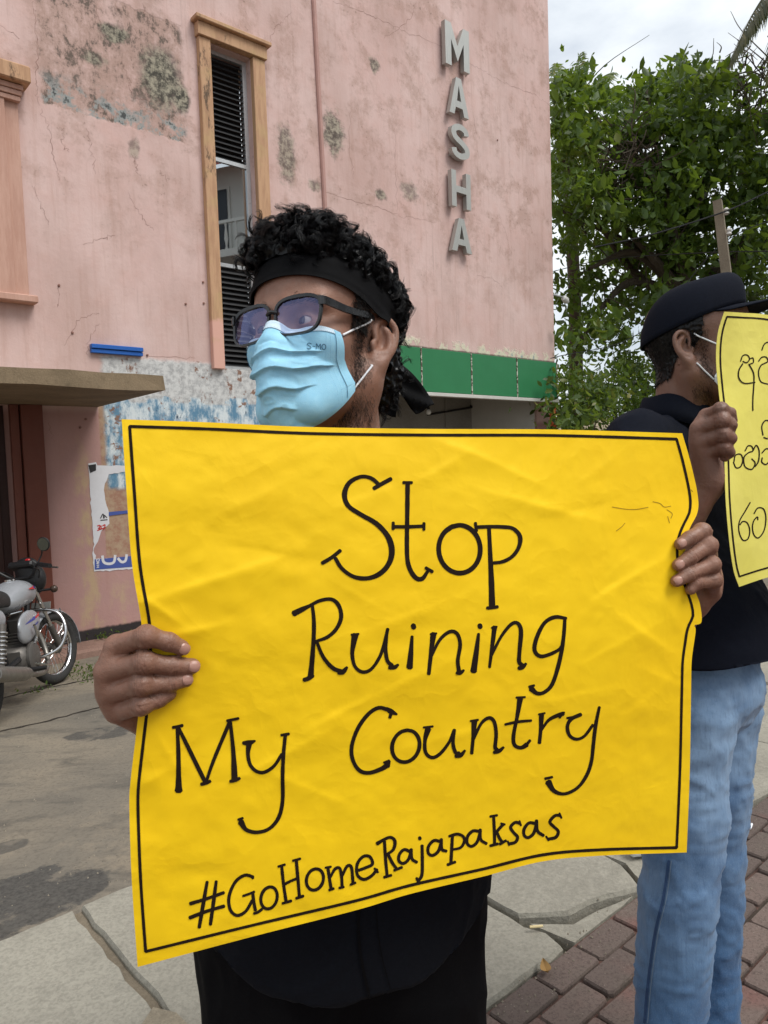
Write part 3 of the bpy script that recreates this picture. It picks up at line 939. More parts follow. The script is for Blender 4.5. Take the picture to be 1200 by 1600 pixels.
M_SLAT = simple('black_louvre_slat', (0.018, 0.019, 0.021), 0.55, var=0.3, sc=15)
for za, zb in ((wz0 + 0.045, zt0 - 0.023), (zt1 + 0.023, wz1 - 0.045)):
    k = int(round((zb - za) / 0.062)); p_ = (zb - za) / k
    me = None
    for i in range(k):
        z = za + (i + 0.5) * p_
        if me is None:
            m_ = MB(); hx = (wu1 - wu0) / 2 - 0.044
            m_.add([(-hx, -0.03, -p_ * 0.62), (hx, -0.03, -p_ * 0.62), (hx, 0.03, p_ * 0.46), (-hx, 0.03, p_ * 0.46),
                    (-hx, -0.022, -p_ * 0.66), (hx, -0.022, -p_ * 0.66), (hx, 0.038, p_ * 0.42), (-hx, 0.038, p_ * 0.42)],
                   [(0, 1, 2, 3), (7, 6, 5, 4), (0, 4, 5, 1), (1, 5, 6, 2), (2, 6, 7, 3), (3, 7, 4, 0)])
            so_ = m_.build('slat', M_SLAT, win); me = so_.data
        else:
            so_ = ob('slat', me, None, win)
        so_.location = ((wu0 + wu1) / 2 - 0.012, yw + 0.035, z)
t = NT('window_glass')
t.t.nodes.remove(t.b)
gl = t.n('ShaderNodeBsdfGlossy', {'Color': (0.9, 0.95, 1, 1), 'Roughness': 0.01})
tr = t.n('ShaderNodeBsdfTransparent', {'Color': (0.55, 0.6, 0.6, 1)})
mx = t.n('ShaderNodeMixShader', {0: 0.50, 1: tr.outputs[0], 2: gl.outputs[0]})
t.t.links.new(mx.outputs[0], t.out.inputs[0])
M_GLASS = t.m
mb = MB(); mb.box(wu0 + 0.031, wu1 - 0.056, yw + 0.02, yw + 0.026, zt0 + 0.023, zt1 - 0.023); mb.build('pane', M_GLASS, win)
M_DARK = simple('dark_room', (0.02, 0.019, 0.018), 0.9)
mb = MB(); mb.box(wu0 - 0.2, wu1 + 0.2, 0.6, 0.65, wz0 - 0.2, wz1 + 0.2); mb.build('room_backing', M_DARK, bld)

# left pilaster with capital and base (belongs to a neighbouring window bay)
t = NT('salmon_pilaster_paint'); o = t.obj()
fl2 = t.noise(t.mapv(o, (6, 6, 0.9)), 2.2, 7, 0.7)
M_SAL = t.fin(t.mix(t.rng(fl2, 0.35, 0.65), srgb(180, 140, 124), srgb(194, 156, 140)), 0.8, 0, 0.25, t.bump(fl2, 0.3, 0.008))
p1 = bl(35, 330)[0]; pz0 = bl(20, 462)[1]; pz1 = bl(20, 140)[1]
pil = MB(); pil.box(p1 - 0.36, p1, -0.06, -0.001, pz0, pz1, c=0.005)
pil.box(p1 - 0.36, p1 - 0.13, -0.10, -0.061, pz0 + 0.001, pz1 - 0.001, c=0.005)
pil = pil.build('pilaster', M_SAL, bld)
mb = MB(); mb.box(p1 - 0.42, p1 + 0.06, -0.14, -0.001, pz0 - 0.075, pz0 - 0.002, c=0.01); mb.build('pilaster_base', M_SAL, pil)
mb = MB()
for i in range(3): mb.box(p1 - 0.37 - 0.0 * i, p1 + 0.012 + 0.012 * i, -0.115 - 0.015 * i, -0.0612, pz1 - 0.15 + 0.05 * i, pz1 - 0.104 + 0.05 * i, c=0.004)
mb.build('pilaster_ring', M_SAL, pil)
mb = MB(); mb.box(p1 - 0.5, p1 + 0.09, -0.22, -0.001, pz1 + 0.003, pz1 + 0.16, c=0.012); mb.build('pilaster_capital', M_TAN, pil)

# concrete canopy over the side door
cz = bl(153, 636)[1]; cu = bl(153, 636)[0]
d_ = ray(261, 611); X = CAM + (cz + ZW - CAM[2]) / d_[2] * d_
fu, fo = float((X - W0) @ WD), float((X - W0) @ WN)
M_CAN = concrete_mat('stained_canopy_concrete', srgb(136, 119, 96), 2.2, 0.34)
mb = MB()
thk = 0.135
NU = 22
def cz_n(i): return RNG.normal(0, 0.006)
us_ = np.linspace(U_L + 1.5, fu, NU)
tp = [(u, -fo + cz_n(0), cz + thk + cz_n(0)) for u in us_]; bt = [(u, -fo + 0.01 + cz_n(0), cz + cz_n(0)) for u in us_]
tb = [(u, -0.002, cz + thk + 0.03) for u in us_]; bb = [(u, -0.002, cz) for u in us_]
tp[-1] = (fu - 0.02, -fo + 0.02, cz + thk); bt[-1] = (fu, -fo + 0.03, cz + 0.01)
tb[-1] = (cu, -0.002, cz + thk + 0.03); bb[-1] = (cu, -0.002, cz)
vs = tp + bt + bb + tb
fs = []
for r in range(4):
    a, b = r * NU, ((r + 1) % 4) * NU
    fs += [(a + i, a + i + 1, b + i + 1, b + i) for i in range(NU - 1)]
fs += [(0, NU, 2 * NU, 3 * NU), (NU - 1, 4 * NU - 1, 3 * NU - 1, 2 * NU - 1)]
mb.add(vs, fs); mb.build('canopy', M_CAN, bld)

# brown door frame and door under the canopy
M_BRN = simple('red_brown_paint', srgb(104, 56, 43), 0.55, var=0.18, sc=5, bump=0.1)
dr1 = bl(70, 760)[0]
mb = MB(); mb.box(du1 + 0.002, du1 + (dr1 - du1) * 0.28, -0.05, 0.1, -0.14, dz - 0.004, c=0.005); mb.build('door_post', M_BRN, bld)
mb = MB(); mb.box(du1 + (dr1 - du1) * 0.32, dr1, -0.08, -0.001, -0.14, dz - 0.004, c=0.006); mb.build('door_post', M_BRN, bld)
mb = MB(); mb.box(du0 + 0.003, du1 - 0.003, 0.17, 0.22, -0.14, dz - 0.003); dd = mb.build('door', simple('dark_brown_door', srgb(52, 30, 24), 0.5, var=0.2, sc=4), bld)
for k in range(3):
    mb = MB(); mb.box(du0 + 0.12 + 0.46 * k, du0 + 0.5 + 0.46 * k, 0.15, 0.169, 0.15, dz - 0.25, c=0.008); mb.build('door_panel', simple('dark_brown_door_panel', srgb(58, 34, 28), 0.5), dd)

# bits fixed on the wall
mb = MB(); mb.tube([(bl(488, -400)[0], -0.014, H_), (bl(489, 0)[0], -0.014, bl(489, 0)[1]), (bl(507, 330)[0], -0.014, bl(507, 330)[1]), (bl(507, 330)[0], -0.014, Z_ST + 0.1)], 0.03, 8)
mb.build('wall_pipe', simple('pink_pipe_paint', srgb(178, 140, 131), 0.8, var=0.2, sc=9), bld)
M_BLUE = simple('blue_plastic_rail', srgb(34, 92, 172), 0.45, var=0.1)
(b0, bz1), (b1, bz0) = bl(140, 541), bl(221, 559)
mb = MB(); mb.box(b0, b1, -0.05, -0.002, bz0 + 0.01, bz0 + 0.052, c=0.004); mb.box(b0, b1, -0.065, -0.002, bz0 + 0.056, bz0 + 0.10, c=0.004)
mb.build('rail', M_BLUE, bld)
mb = MB(); lu, lz = bl(856, 453)
mb.tube([(UR + 0.002, 0.1, lz - 0.02), (UR + 0.28, 0.05, lz - 0.05), (UR + 0.36, 0.05, lz - 0.05)], 0.017, 8); lb = mb.build('lamp_bracket', M_ALU, bld)
mb = MB(); mb.lathe([(0.02, 0), (0.05, 0.02), (0.06, 0.10), (0.03, 0.16)], (UR + 0.36, 0.05, lz - 0.05), (0.9, 0, -0.5), 14); mb.build('lamp_head', M_BULB, lb, True)

# torn bills on the lower wall
M_PAPER = simple('weathered_white_paper', srgb(206, 206, 210), 0.8, var=0.08, sc=20, bump=0.2, bsc=60)
M_BLUEP = simple('blue_print', srgb(66, 84, 150), 0.7, var=0.1)
M_REDP = simple('red_print', srgb(186, 60, 56), 0.7)
M_BLKP = simple('black_print', srgb(40, 38, 40), 0.7)
def flat_poly(pix, off, th=0.0015, jag=0.0):
    pts = [bl(x, y, off) for x, y in pix]
    if jag:
        out = []
        for i in range(len(pts)):
            a, b = np.array(pts[i]), np.array(pts[(i + 1) % len(pts)])
            k = max(1, int(np.linalg.norm(b - a) / 0.03))
            for j in range(k):
                q = a + (b - a) * j / k
                out.append(q + (RNG.normal(0, jag, 2) if j else 0))
        pts = out
    mb = MB(); mb.prism([tuple(p) for p in pts], -off - th, -off)
    return mb
bill = flat_poly([(138, 724), (150, 722), (152, 727), (172, 728), (200, 727), (215, 727), (215, 735), (196, 737), (170, 741), (163, 760), (164, 780), (170, 800), (171, 818), (158, 830), (153, 846), (146, 860), (150, 868), (149, 873), (215, 872), (215, 889), (147, 893), (145, 870), (146, 840), (142, 790), (140, 750)], 0.003, 0.0015, 0.004).build('torn_bill', M_PAPER, bld)
flat_poly([(148, 874), (215, 868), (215, 885), (148, 890)], 0.006).build('print_band', M_BLUEP, bill)
flat_poly([(170, 800), (215, 796), (215, 800), (170, 806)], 0.006).build('print_band', M_BLUEP, bill)
flat_poly([(138, 727), (150, 725), (150, 735), (141, 739)], 0.006).build('print_spot', M_BLKP, bill)
def wall_strokes(strokes, off, w, mat, name, parent):
    mb = MB()
    for pix in strokes:
        pts = np.array([bl(x, y, off) for x, y in spline(pix, 6)])
        tg = np.gradient(pts, axis=0); nn = np.stack([-tg[:, 1], tg[:, 0]], 1); nn /= np.linalg.norm(nn, axis=1)[:, None] + 1e-9
        vs = []
        for p, q in zip(pts, nn): vs += [(p[0] + q[0] * w, -off, p[1] + q[1] * w), (p[0] - q[0] * w, -off, p[1] - q[1] * w)]
        mb.add(vs, [(2 * i, 2 * i + 1, 2 * i + 3, 2 * i + 2) for i in range(len(pts) - 1)])
    return mb.build(name, mat, parent)
wall_strokes([[(160, 868), (162, 878), (170, 881), (178, 878), (180, 867)], [(184, 872), (190, 878), (196, 876), (198, 866)]], 0.0085, 0.014, M_PAPER, 'lettering', bill)
wall_strokes([[(151, 874), (155, 873)], [(151, 874), (151, 877), (155, 876), (155, 873)], [(151, 879), (155, 878), (151, 881), (155, 881)], [(151, 884), (155, 883)], [(153, 883), (153, 887)], [(151, 887), (155, 886)]], 0.0085, 0.004, M_PAPER, 'lettering', bill)
wall_strokes([[(152, 822), (156, 821), (155, 827)], [(153, 825), (157, 827)], [(158, 821), (158, 827)], [(160, 822), (164, 820), (163, 826), (160, 826)], [(152, 829), (165, 824)]], 0.0065, 0.006, M_REDP, 'lettering', bill)
wall_strokes([[(157, 810), (161, 803), (162, 810)], [(163, 810), (163, 805), (167, 809)], [(157, 813), (168, 812)]], 0.0065, 0.005, M_BLKP, 'lettering', bill)

# cracks and fissures in the plaster
M_FISS = simple('plaster_fissure', srgb(132, 98, 88), 0.95, var=0.3)
cr_px = [[(52, 2), (55, 40), (60, 90), (56, 130), (62, 165)], [(65, 170), (78, 210), (86, 250), (92, 282)], [(135, 200), (142, 230), (150, 272)],
         [(50, 290), (62, 315), (76, 352)], [(148, 10), (158, 40)], [(190, 95), (200, 120), (208, 150), (235, 158), (250, 160)], [(205, 240), (212, 256), (216, 272)],
         [(100, 200), (98, 225), (108, 238)], [(222, 5), (236, 45)], [(180, 5), (190, 25)], [(200, 300), (222, 340), (240, 360)], [(92, 445), (90, 480)], [(155, 505), (140, 530), (137, 555)],
         [(520, 2), (560, 16), (595, 32), (640, 52), (690, 72)], [(507, 300), (540, 310), (590, 325), (640, 340), (680, 348)], [(420, 70), (428, 45), (440, 35), (455, 18)],
         [(548, 175), (546, 230), (552, 280)], [(617, 200), (618, 260), (620, 330)], [(760, 115), (800, 135), (835, 148), (860, 165)], [(700, 60), (730, 95), (760, 112)],
         [(740, 180), (744, 210)], [(795, 240), (797, 262)], [(780, 340), (792, 370), (797, 400)], [(745, 430), (770, 436), (785, 450)], [(680, 310), (690, 290)], [(683, 495), (683, 520)], [(232, 557), (305, 560)],
         [(130, 382), (160, 372), (180, 368)], [(0, 40), (30, 60)], [(600, 60), (640, 30), (650, 5)], [(100, 540), (125, 500), (155, 490)], [(85, 690), (75, 660)], [(250, 265), (262, 285)]]
mb = MB()
for pix in cr_px:
    pts = np.array([bl(x, y) for x, y in spline(pix, 10)])
    pts[1:-1] += RNG.normal(0, 0.011, pts[1:-1].shape)
    tg = np.gradient(pts, axis=0); nn = np.stack([-tg[:, 1], tg[:, 0]], 1); nn /= np.linalg.norm(nn, axis=1)[:, None] + 1e-9
    vs = []
    for i, (p, q) in enumerate(zip(pts, nn)):
        w = 0.0006 + 0.0020 * RNG.random() * (1 - abs(2 * i / len(pts) - 1) * 0.7)
        vs += [(p[0] + q[0] * w, -0.0015, p[1] + q[1] * w), (p[0] - q[0] * w, -0.0015, p[1] - q[1] * w)]
    mb.add(vs, [(2 * i, 2 * i + 1, 2 * i + 3, 2 * i + 2) for i in range(len(pts) - 1)])
fo_ = mb.build('plaster_cracks', M_FISS, bld); fo_['kind'] = 'stuff'
# small nail holes and plugs
mb = MB()
for x, y in ((30, 328), (33, 400), (317, 441), (318, 474), (728, 118), (777, 219), (230, 555), (113, 520), (92, 446), (134, 655), (125, 668), (290, 475)):
    u, z = bl(x, y); mb.lathe([(0.014, -0.003), (0.012, 0.012), (0.004, 0.014)], (u, 0, z), (0, -1, 0), 8)
mb.build('wall_plugs', M_FISS, bld)['kind'] = 'stuff'

# the five metal letters
t = NT('brushed_grey_metal'); o = t.obj()
bn = t.noise(t.mapv(o, (40, 40, 3)), 3, 4)
M_LET = t.fin(t.mix(bn, srgb(160, 160, 156), srgb(190, 190, 184)), t.rng(bn, 0.3, 0.7, 0.35, 0.5), 0.55, 0.5)
def letter_polys(ch):
    b = 0.24      # stroke width in letter widths
    if ch == 'M':
        return [[(0, 0), (b, 0), (b, 0.62), (0.5, 0.16), (0.5, 0.52), (0.24, 1), (0, 1)], [(1, 0), (1, 1), (0.76, 1), (0.5, 0.52), (0.5, 0.16), (1 - b, 0.62), (1 - b, 0)]]
    if ch == 'A':
        L = lambda z: 0.5 * z * 0.74     # outer edge of the left leg
        w = 0.25
        return [[(0, 0), (w, 0), (L(0.2) + w, 0.2), (L(0.38) + w, 0.38), (0.5, 0.80), (0.5, 1), (0.37, 1)], [(1, 0), (0.63, 1), (0.5, 1), (0.5, 0.80), (1 - L(0.38) - w, 0.38), (1 - L(0.2) - w, 0.2), (1 - w, 0)],
                [(L(0.2) + w, 0.2), (1 - L(0.2) - w, 0.2), (1 - L(0.38) - w, 0.38), (L(0.38) + w, 0.38)]]
    if ch == 'H':
        return [[(0, 0), (b, 0), (b, 0.41), (b, 0.59), (b, 1), (0, 1)], [(1 - b, 0), (1, 0), (1, 1), (1 - b, 1), (1 - b, 0.59), (1 - b, 0.41)], [(b, 0.41), (1 - b, 0.41), (1 - b, 0.59), (b, 0.59)]]
    if ch == 'S':
        ctr = spline([(0.86, 0.72), (0.80, 0.84), (0.5, 0.91), (0.2, 0.84), (0.13, 0.70), (0.28, 0.57), (0.62, 0.46), (0.86, 0.33), (0.84, 0.17), (0.5, 0.09), (0.2, 0.15), (0.12, 0.28)], 5)
        asp = 0.62
        c2 = ctr * np.array([asp, 1]); tg = np.gradient(c2, axis=0); nn = np.stack([-tg[:, 1], tg[:, 0]], 1); nn /= np.linalg.norm(nn, axis=1)[:, None]
        a = (c2 + nn * 0.085) / np.array([asp, 1]); d = (c2 - nn * 0.085) / np.array([asp, 1])
        return [[tuple(a[i]), tuple(d[i]), tuple(d[i + 1]), tuple(a[i + 1])] for i in range(len(a) - 1)]
def letter(ch, px0, px1, py0, py1):
    off = 0.112
    u0 = bl(px0 + 5, (py0 + py1) / 2, off)[0]; u1 = bl(px1, (py0 + py1) / 2, off)[0]
    z1 = bl((px0 + px1) / 2, py0 + 2, off)[1]; z0 = bl((px0 + px1) / 2, py1 - 2, off)[1]
    bm = bmesh.new()
    cache = {}
    def vt(p):
        k = (round(p[0], 4), round(p[1], 4))
        if k not in cache: cache[k] = bm.verts.new((u0 + (u1 - u0) * p[0], -off, z0 + (z1 - z0) * p[1]))
        return cache[k]
    for poly in letter_polys(ch): bm.faces.new([vt(p) for p in poly])
    bmesh.ops.recalc_face_normals(bm, faces=bm.faces[:])
    r = bmesh.ops.extrude_face_region(bm, geom=bm.faces[:])
    for v in [g_ for g_ in r['geom'] if isinstance(g_, bmesh.types.BMVert)]: v.co.y += 0.075
    bmesh.ops.recalc_face_normals(bm, faces=bm.faces[:])
    me = bpy.data.meshes.new('metal_letter'); bm.to_mesh(me); bm.free()
    L = ob('metal_letter', me, M_LET, bld)
    L['label'] = 'raised grey metal letter ' + ch
    for fx, fz in ((0.12, 0.12), (0.88, 0.12), (0.15 if ch != 'A' else 0.45, 0.9), (0.85 if ch != 'A' else 0.55, 0.9)):
        mb = MB(); mb.tube([(u0 + (u1 - u0) * fx, -0.037, z0 + (z1 - z0) * fz), (u0 + (u1 - u0) * fx, 0.0, z0 + (z1 - z0) * fz)], 0.012, 6); mb.build('fixing_stud', M_LET, L)
    pass
for a in (('M', 691, 733, 37, 107), ('A', 697, 732, 119, 181), ('S', 701, 733, 191, 250), ('H', 701, 735.5, 266, 326), ('A', 701, 737, 339, 395)):
    letter(*a)

# building across the street, seen only in the reflections of the window pane and the spectacles
opp = empty('balcony_building', (17, -3.5, LOT_B), R_(-76))
tag(opp, 'white building with balconies across the street, mirrored in the narrow window', 'building')
M_OW = simple('white_render', srgb(206, 204, 196), 0.8, var=0.1, sc=2)
M_OD = simple('dark_window_glass', (0.02, 0.022, 0.025), 0.15)
M_RED = simple('red_roof_sheet', srgb(150, 58, 48), 0.7, var=0.15, sc=4)
mb = MB(); mb.box(-12, 12, 0, 7, 0, 12.6); mb.build('wall', M_OW, opp)
mb = MB(); mb.add([(-12.6, -1.6, 12.4), (12.6, -1.6, 12.4), (12.6, 3.5, 14.4), (-12.6, 3.5, 14.4), (-12.6, -1.6, 12.55), (12.6, -1.6, 12.55), (12.6, 3.5, 14.55), (-12.6, 3.5, 14.55)], [(0, 1, 2, 3), (7, 6, 5, 4), (0, 4, 5, 1), (1, 5, 6, 2), (2, 6, 7, 3), (3, 7, 4, 0)])
mb.build('roof', M_RED, opp)
mb = MB(); mb.box(-12, 12, -1.5, -0.002, 9.0, 9.25, c=0.01); mb.box(-12, 12, -1.5, -1.4, 10.10, 10.2)
bal = mb.build('balcony', M_OW, opp)
me = None
for i in range(60):
    if me is None:
        m_ = MB(); m_.lathe([(0.05, 0), (0.03, 0.1), (0.07, 0.35), (0.03, 0.7), (0.05, 0.846)], (0, 0, 0), (0, 0, 1), 8); b_ = m_.build('baluster', M_OW, bal, True); me = b_.data
    else: b_ = ob('baluster', me, None, bal)
    b_.location = (-11.8 + i * 0.4, -1.45, 9.252)
for i in range(6):
    for z in (0.6, 5.0, 9.4):
        x = -11 + i * 3.9
        mb = MB(); mb.box(x, x + 2.4, -0.06, -0.002, z, z + 2.5); w_ = mb.build('window', M_OW, opp)
        mb = MB(); mb.box(x + 0.1, x + 1.15, -0.09, -0.062, z + 0.1, z + 2.4); mb.build('pane', M_OD, w_)
        mb = MB(); mb.box(x + 1.25, x + 2.3, -0.09, -0.062, z + 0.1, z + 2.4); mb.build('pane', M_OD, w_)

# ================================================================== YELLOW POSTER
def poly_interp(pts, t):
    """arc-length interpolation along a traced edge"""
    pts = np.asarray(pts, float)
    d = np.concatenate([[0], np.cumsum(np.linalg.norm(np.diff(pts, axis=0), axis=1))]); d /= d[-1]
    return np.stack([np.interp(t, d, pts[:, 0]), np.interp(t, d, pts[:, 1])], -1)
E_TOP = spline([(190, 655), (330, 660), (480, 667), (660, 670), (860, 671), (1066, 677)], 8)
E_BOT = spline([(215, 1511), (400, 1462), (557, 1422), (640, 1397), (757, 1369), (848, 1346), (940, 1337), (1073, 1332)], 8)
E_LEF = spline([(190, 655), (197, 760), (206, 880), (221, 975), (222, 1030), (219, 1090), (211, 1160), (204, 1220), (202, 1262), (206, 1380), (215, 1511)], 8)
E_RIG = spline([(1066, 677), (1079, 722), (1090, 772), (1090, 800), (1078, 825), (1071, 850), (1073, 885), (1085, 920), (1094, 945), (1096, 972), (1085, 977), (1087, 986), (1081, 1030), (1080, 1070), (1078, 1200), (1073, 1332)], 8)

_feat = []      # creases traced from the photograph: (x, y, half length, half width, angle, height)
for a in ((330, 905, 110, 22, -18, 0.0035), (420, 860, 70, 26, 10, -0.0025), (250, 950, 45, 14, 35, 0.003), (300, 985, 60, 12, -12, 0.0025),
          (850, 790, 80, 20, 15, 0.0040), (905, 795, 60, 14, -14, -0.002), (720, 700, 60, 14, 20, 0.0022), (690, 730, 50, 12, -30, 0.0018), (800, 735, 70, 12, 25, 0.0022), (930, 735, 36, 10, -35, 0.0016),
          (980, 905, 70, 18, -30, 0.0040), (930, 930, 40, 12, -40, -0.002), (1010, 990, 60, 20, 35, 0.0038), (1050, 955, 34, 14, 60, 0.003), (960, 1010, 70, 12, -28, 0.0022), (1040, 1060, 40, 12, 25, 0.0022),
          (440, 1180, 90, 14, -28, 0.0022), (520, 1120, 60, 14, -30, 0.0015), (480, 1230, 90, 14, 22, 0.0016), (260, 1170, 30, 10, 60, 0.0022), (240, 1215, 24, 10, -30, 0.002),
          (600, 1080, 120, 26, -25, 0.0022), (740, 1140, 110, 16, -14, 0.0016), (840, 1280, 60, 14, -30, 0.0016), (880, 1090, 80, 18, -12, 0.0018), (1000, 1100, 60, 16, -40, 0.002),
          (560, 780, 60, 16, -20, 0.0014), (390, 780, 70, 16, -25, 0.0016), (640, 960, 90, 20, -20, 0.0018), (560, 930, 60, 12, 30, 0.0012)):
    _feat.append(a)
def bumps(px, py):
    px = np.asarray(px, float); py = np.asarray(py, float)
    out = 0.0040 * np.sin(px / 150.0 + py / 420.0 + 0.6) + 0.0045 * np.sin(py / 118.0 - px / 600.0 + 1.4)
    out = out + 0.010 * np.exp(-((px - 1095) / 45.0) ** 2) * np.exp(-((py - 775) / 70.0) ** 2) * -1
    for x, y, L, W, ang, h in _feat:
        c, s = math.cos(R_(ang)), math.sin(R_(ang))
        a = (px - x) * c + (py - y) * s; b = -(px - x) * s + (py - y) * c
        bb_ = np.sqrt(b * b + 5.0)
        prof = np.exp(-bb_ / W) * (0.72 + 0.28 * np.tanh(b / 6.0))
        out = out + h * np.exp(-(a / L) ** 2) * prof
    P3 = np.stack([px.ravel() / 70.0, py.ravel() / 55.0, np.zeros(px.size)], 1)
    out = out + (0.0011 * vnoise(P3, 1.0, 3) + 0.00055 * vnoise(P3, 2.6, 5)).reshape(px.shape)
    return out
def pdepth(px, py):
    s = (np.asarray(px, float) - 195) / 875.0
    inv = 1.321 + (1.005 - 1.321) * s
    return 1.0 / inv + (np.asarray(py, float) - 1000) * 0.000018 + 0.030 * (np.maximum(np.asarray(py, float) - 880, 0) / 600) ** 2 - bumps(px, py)

def paper_mat(name, c0, c1, rough=0.62):
    t = NT(name); o = t.obj()
    n1 = t.noise(o, 5, 5, 0.6); n2 = t.noise(o, 60, 5, 0.7)
    c = t.mix(t.rng(n1, 0.3, 0.7), c0, c1)
    c = t.mix(t.rng(n2, 0.52, 0.75, 0, 0.10), c, tuple(x * 0.75 for x in c0))
    rid = t.ma('ABSOLUTE', t.ma('SUBTRACT', t.noise(o, 7.5, 3, 0.55, 0.3), 0.5))
    rid2 = t.ma('ABSOLUTE', t.ma('SUBTRACT', t.noise(t.mapv(o, loc=(2, 5, 1)), 15, 3, 0.5, 0.4), 0.5))
    h = t.ma('ADD', t.ma('ADD', t.ma('MULTIPLY', rid, -2.6), t.ma('MULTIPLY', rid2, -1.1)), t.ma('ADD', t.ma('MULTIPLY', t.noise(o, 26, 5, 0.6), 0.25), t.ma('MULTIPLY', t.noise(o, 900, 2), 0.05)))
    return t.fin(c, rough, 0, 0.35, t.bump(h, 0.19, 0.010), Sheen_Weight=0.05)
M_YEL = paper_mat('yellow_bristol_board', srgb(249, 203, 1), srgb(254, 211, 8))
M_INK = simple('black_marker_ink', srgb(34, 24, 18), 0.8, spec=0.15, var=0.45, sc=40)

def sheet(ET, EB, EL, ER, nx, ny, depth, name, mat, th=0.0005):
    S, T = np.meshgrid(np.linspace(0, 1, nx), np.linspace(0, 1, ny))
    pt, pb = poly_interp(ET, S.ravel()), poly_interp(EB, S.ravel())
    pl_, pr = poly_interp(EL, T.ravel()), poly_interp(ER, T.ravel())
    s, t_ = S.ravel()[:, None], T.ravel()[:, None]
    A, B, C_, D = ET[0], ET[-1], EB[0], EB[-1]
    px = (1 - t_) * pt + t_ * pb + (1 - s) * pl_ + s * pr - ((1 - s) * (1 - t_) * A + s * (1 - t_) * B + (1 - s) * t_ * C_ + s * t_ * D)
    d = depth(px[:, 0], px[:, 1])
    Vf = P(px[:, 0], px[:, 1], d)
    i = np.arange(nx - 1); j = np.arange(ny - 1)
    I, J = np.meshgrid(i, j); a = (J * nx + I).ravel()
    Fr = np.stack([a, a + nx, a + nx + 1, a + 1], 1)
    N = vnormals(Vf, Fr)
    Vb = Vf - N * th
    n = len(Vf)
    Fb = Fr[:, ::-1] + n
    rim = []; rv = []
    top = np.arange(nx); bot = top + (ny - 1) * nx; lef = np.arange(ny) * nx; rig = lef + nx - 1
    for e in (top, rig, bot[::-1], lef[::-1]):
        for k in range(len(e) - 1):
            b0 = 2 * n + len(rv)
            rv += [Vf[e[k]], Vf[e[k + 1]], Vb[e[k + 1]], Vb[e[k]]]
            rim.append((b0, b0 + 1, b0 + 2, b0 + 3))
    me = mesh_np(name, np.vstack([Vf, Vb, np.array(rv)]), [Fr, Fb, np.array(rim)], True)
    return ob(name, me, mat), px.reshape(ny, nx, 2)

poster, PGRID = sheet(E_TOP, E_BOT, E_LEF, E_RIG, 300, 250, pdepth, 'protest_poster', M_YEL)
tag(poster, 'large yellow board hand-lettered in black, held by the man with headband', 'poster')

def ribbon(mb, pix, w, depth, lift=0.0012, per=7):
    """flat pen stroke lying on a sheet; w = half width in photo pixels, scalar or per control point"""
    pix = np.asarray(pix, float)
    w = np.broadcast_to(np.asarray(w, float), (len(pix),))
    q = spline(np.column_stack([pix, w]), per)
    # keep the sampling dense enough to follow the sheet
    out = [q[0]]
    for a in q[1:]:
        k = max(1, int(np.linalg.norm(a[:2] - out[-1][:2]) / 7.0)); b = out[-1]
        for j in range(1, k + 1): out.append(b + (a - b) * j / k)
    q = np.array(out)
    tg = np.gradient(q[:, :2], axis=0); tg /= np.linalg.norm(tg, axis=1)[:, None] + 1e-9
    nn = np.stack([-tg[:, 1], tg[:, 0]], 1)
    ww = np.maximum(q[:, 2:3] * 1.02, 0.45) * (1 + 0.07 * vnoise(np.column_stack([q[:, :2] / 9.0, np.zeros(len(q))]), 1.0, 4)[:, None])
    c0 = q[:1, :2] - tg[:1] * ww[:1] * 0.5; c1 = q[-1:, :2] + tg[-1:] * ww[-1:] * 0.5
    L = np.vstack([c0 + nn[:1] * ww[:1] * 0.5, q[:, :2] + nn * ww, c1 + nn[-1:] * ww[-1:] * 0.5])
    Rr = np.vstack([c0 - nn[:1] * ww[:1] * 0.5, q[:, :2] - nn * ww, c1 - nn[-1:] * ww[-1:] * 0.5])
    M_ = (L + Rr) / 2
    vs = []
    for a, m, b in zip(L, M_, Rr):
        for p in (a, m, b): vs.append(P(p[0], p[1], depth(p[0], p[1]) - lift))
    fs = []
    for i in range(len(L) - 1):
        fs += [(3 * i, 3 * i + 1, 3 * i + 4, 3 * i + 3), (3 * i + 1, 3 * i + 2, 3 * i + 5, 3 * i + 4)]
    mb.add(vs, fs)

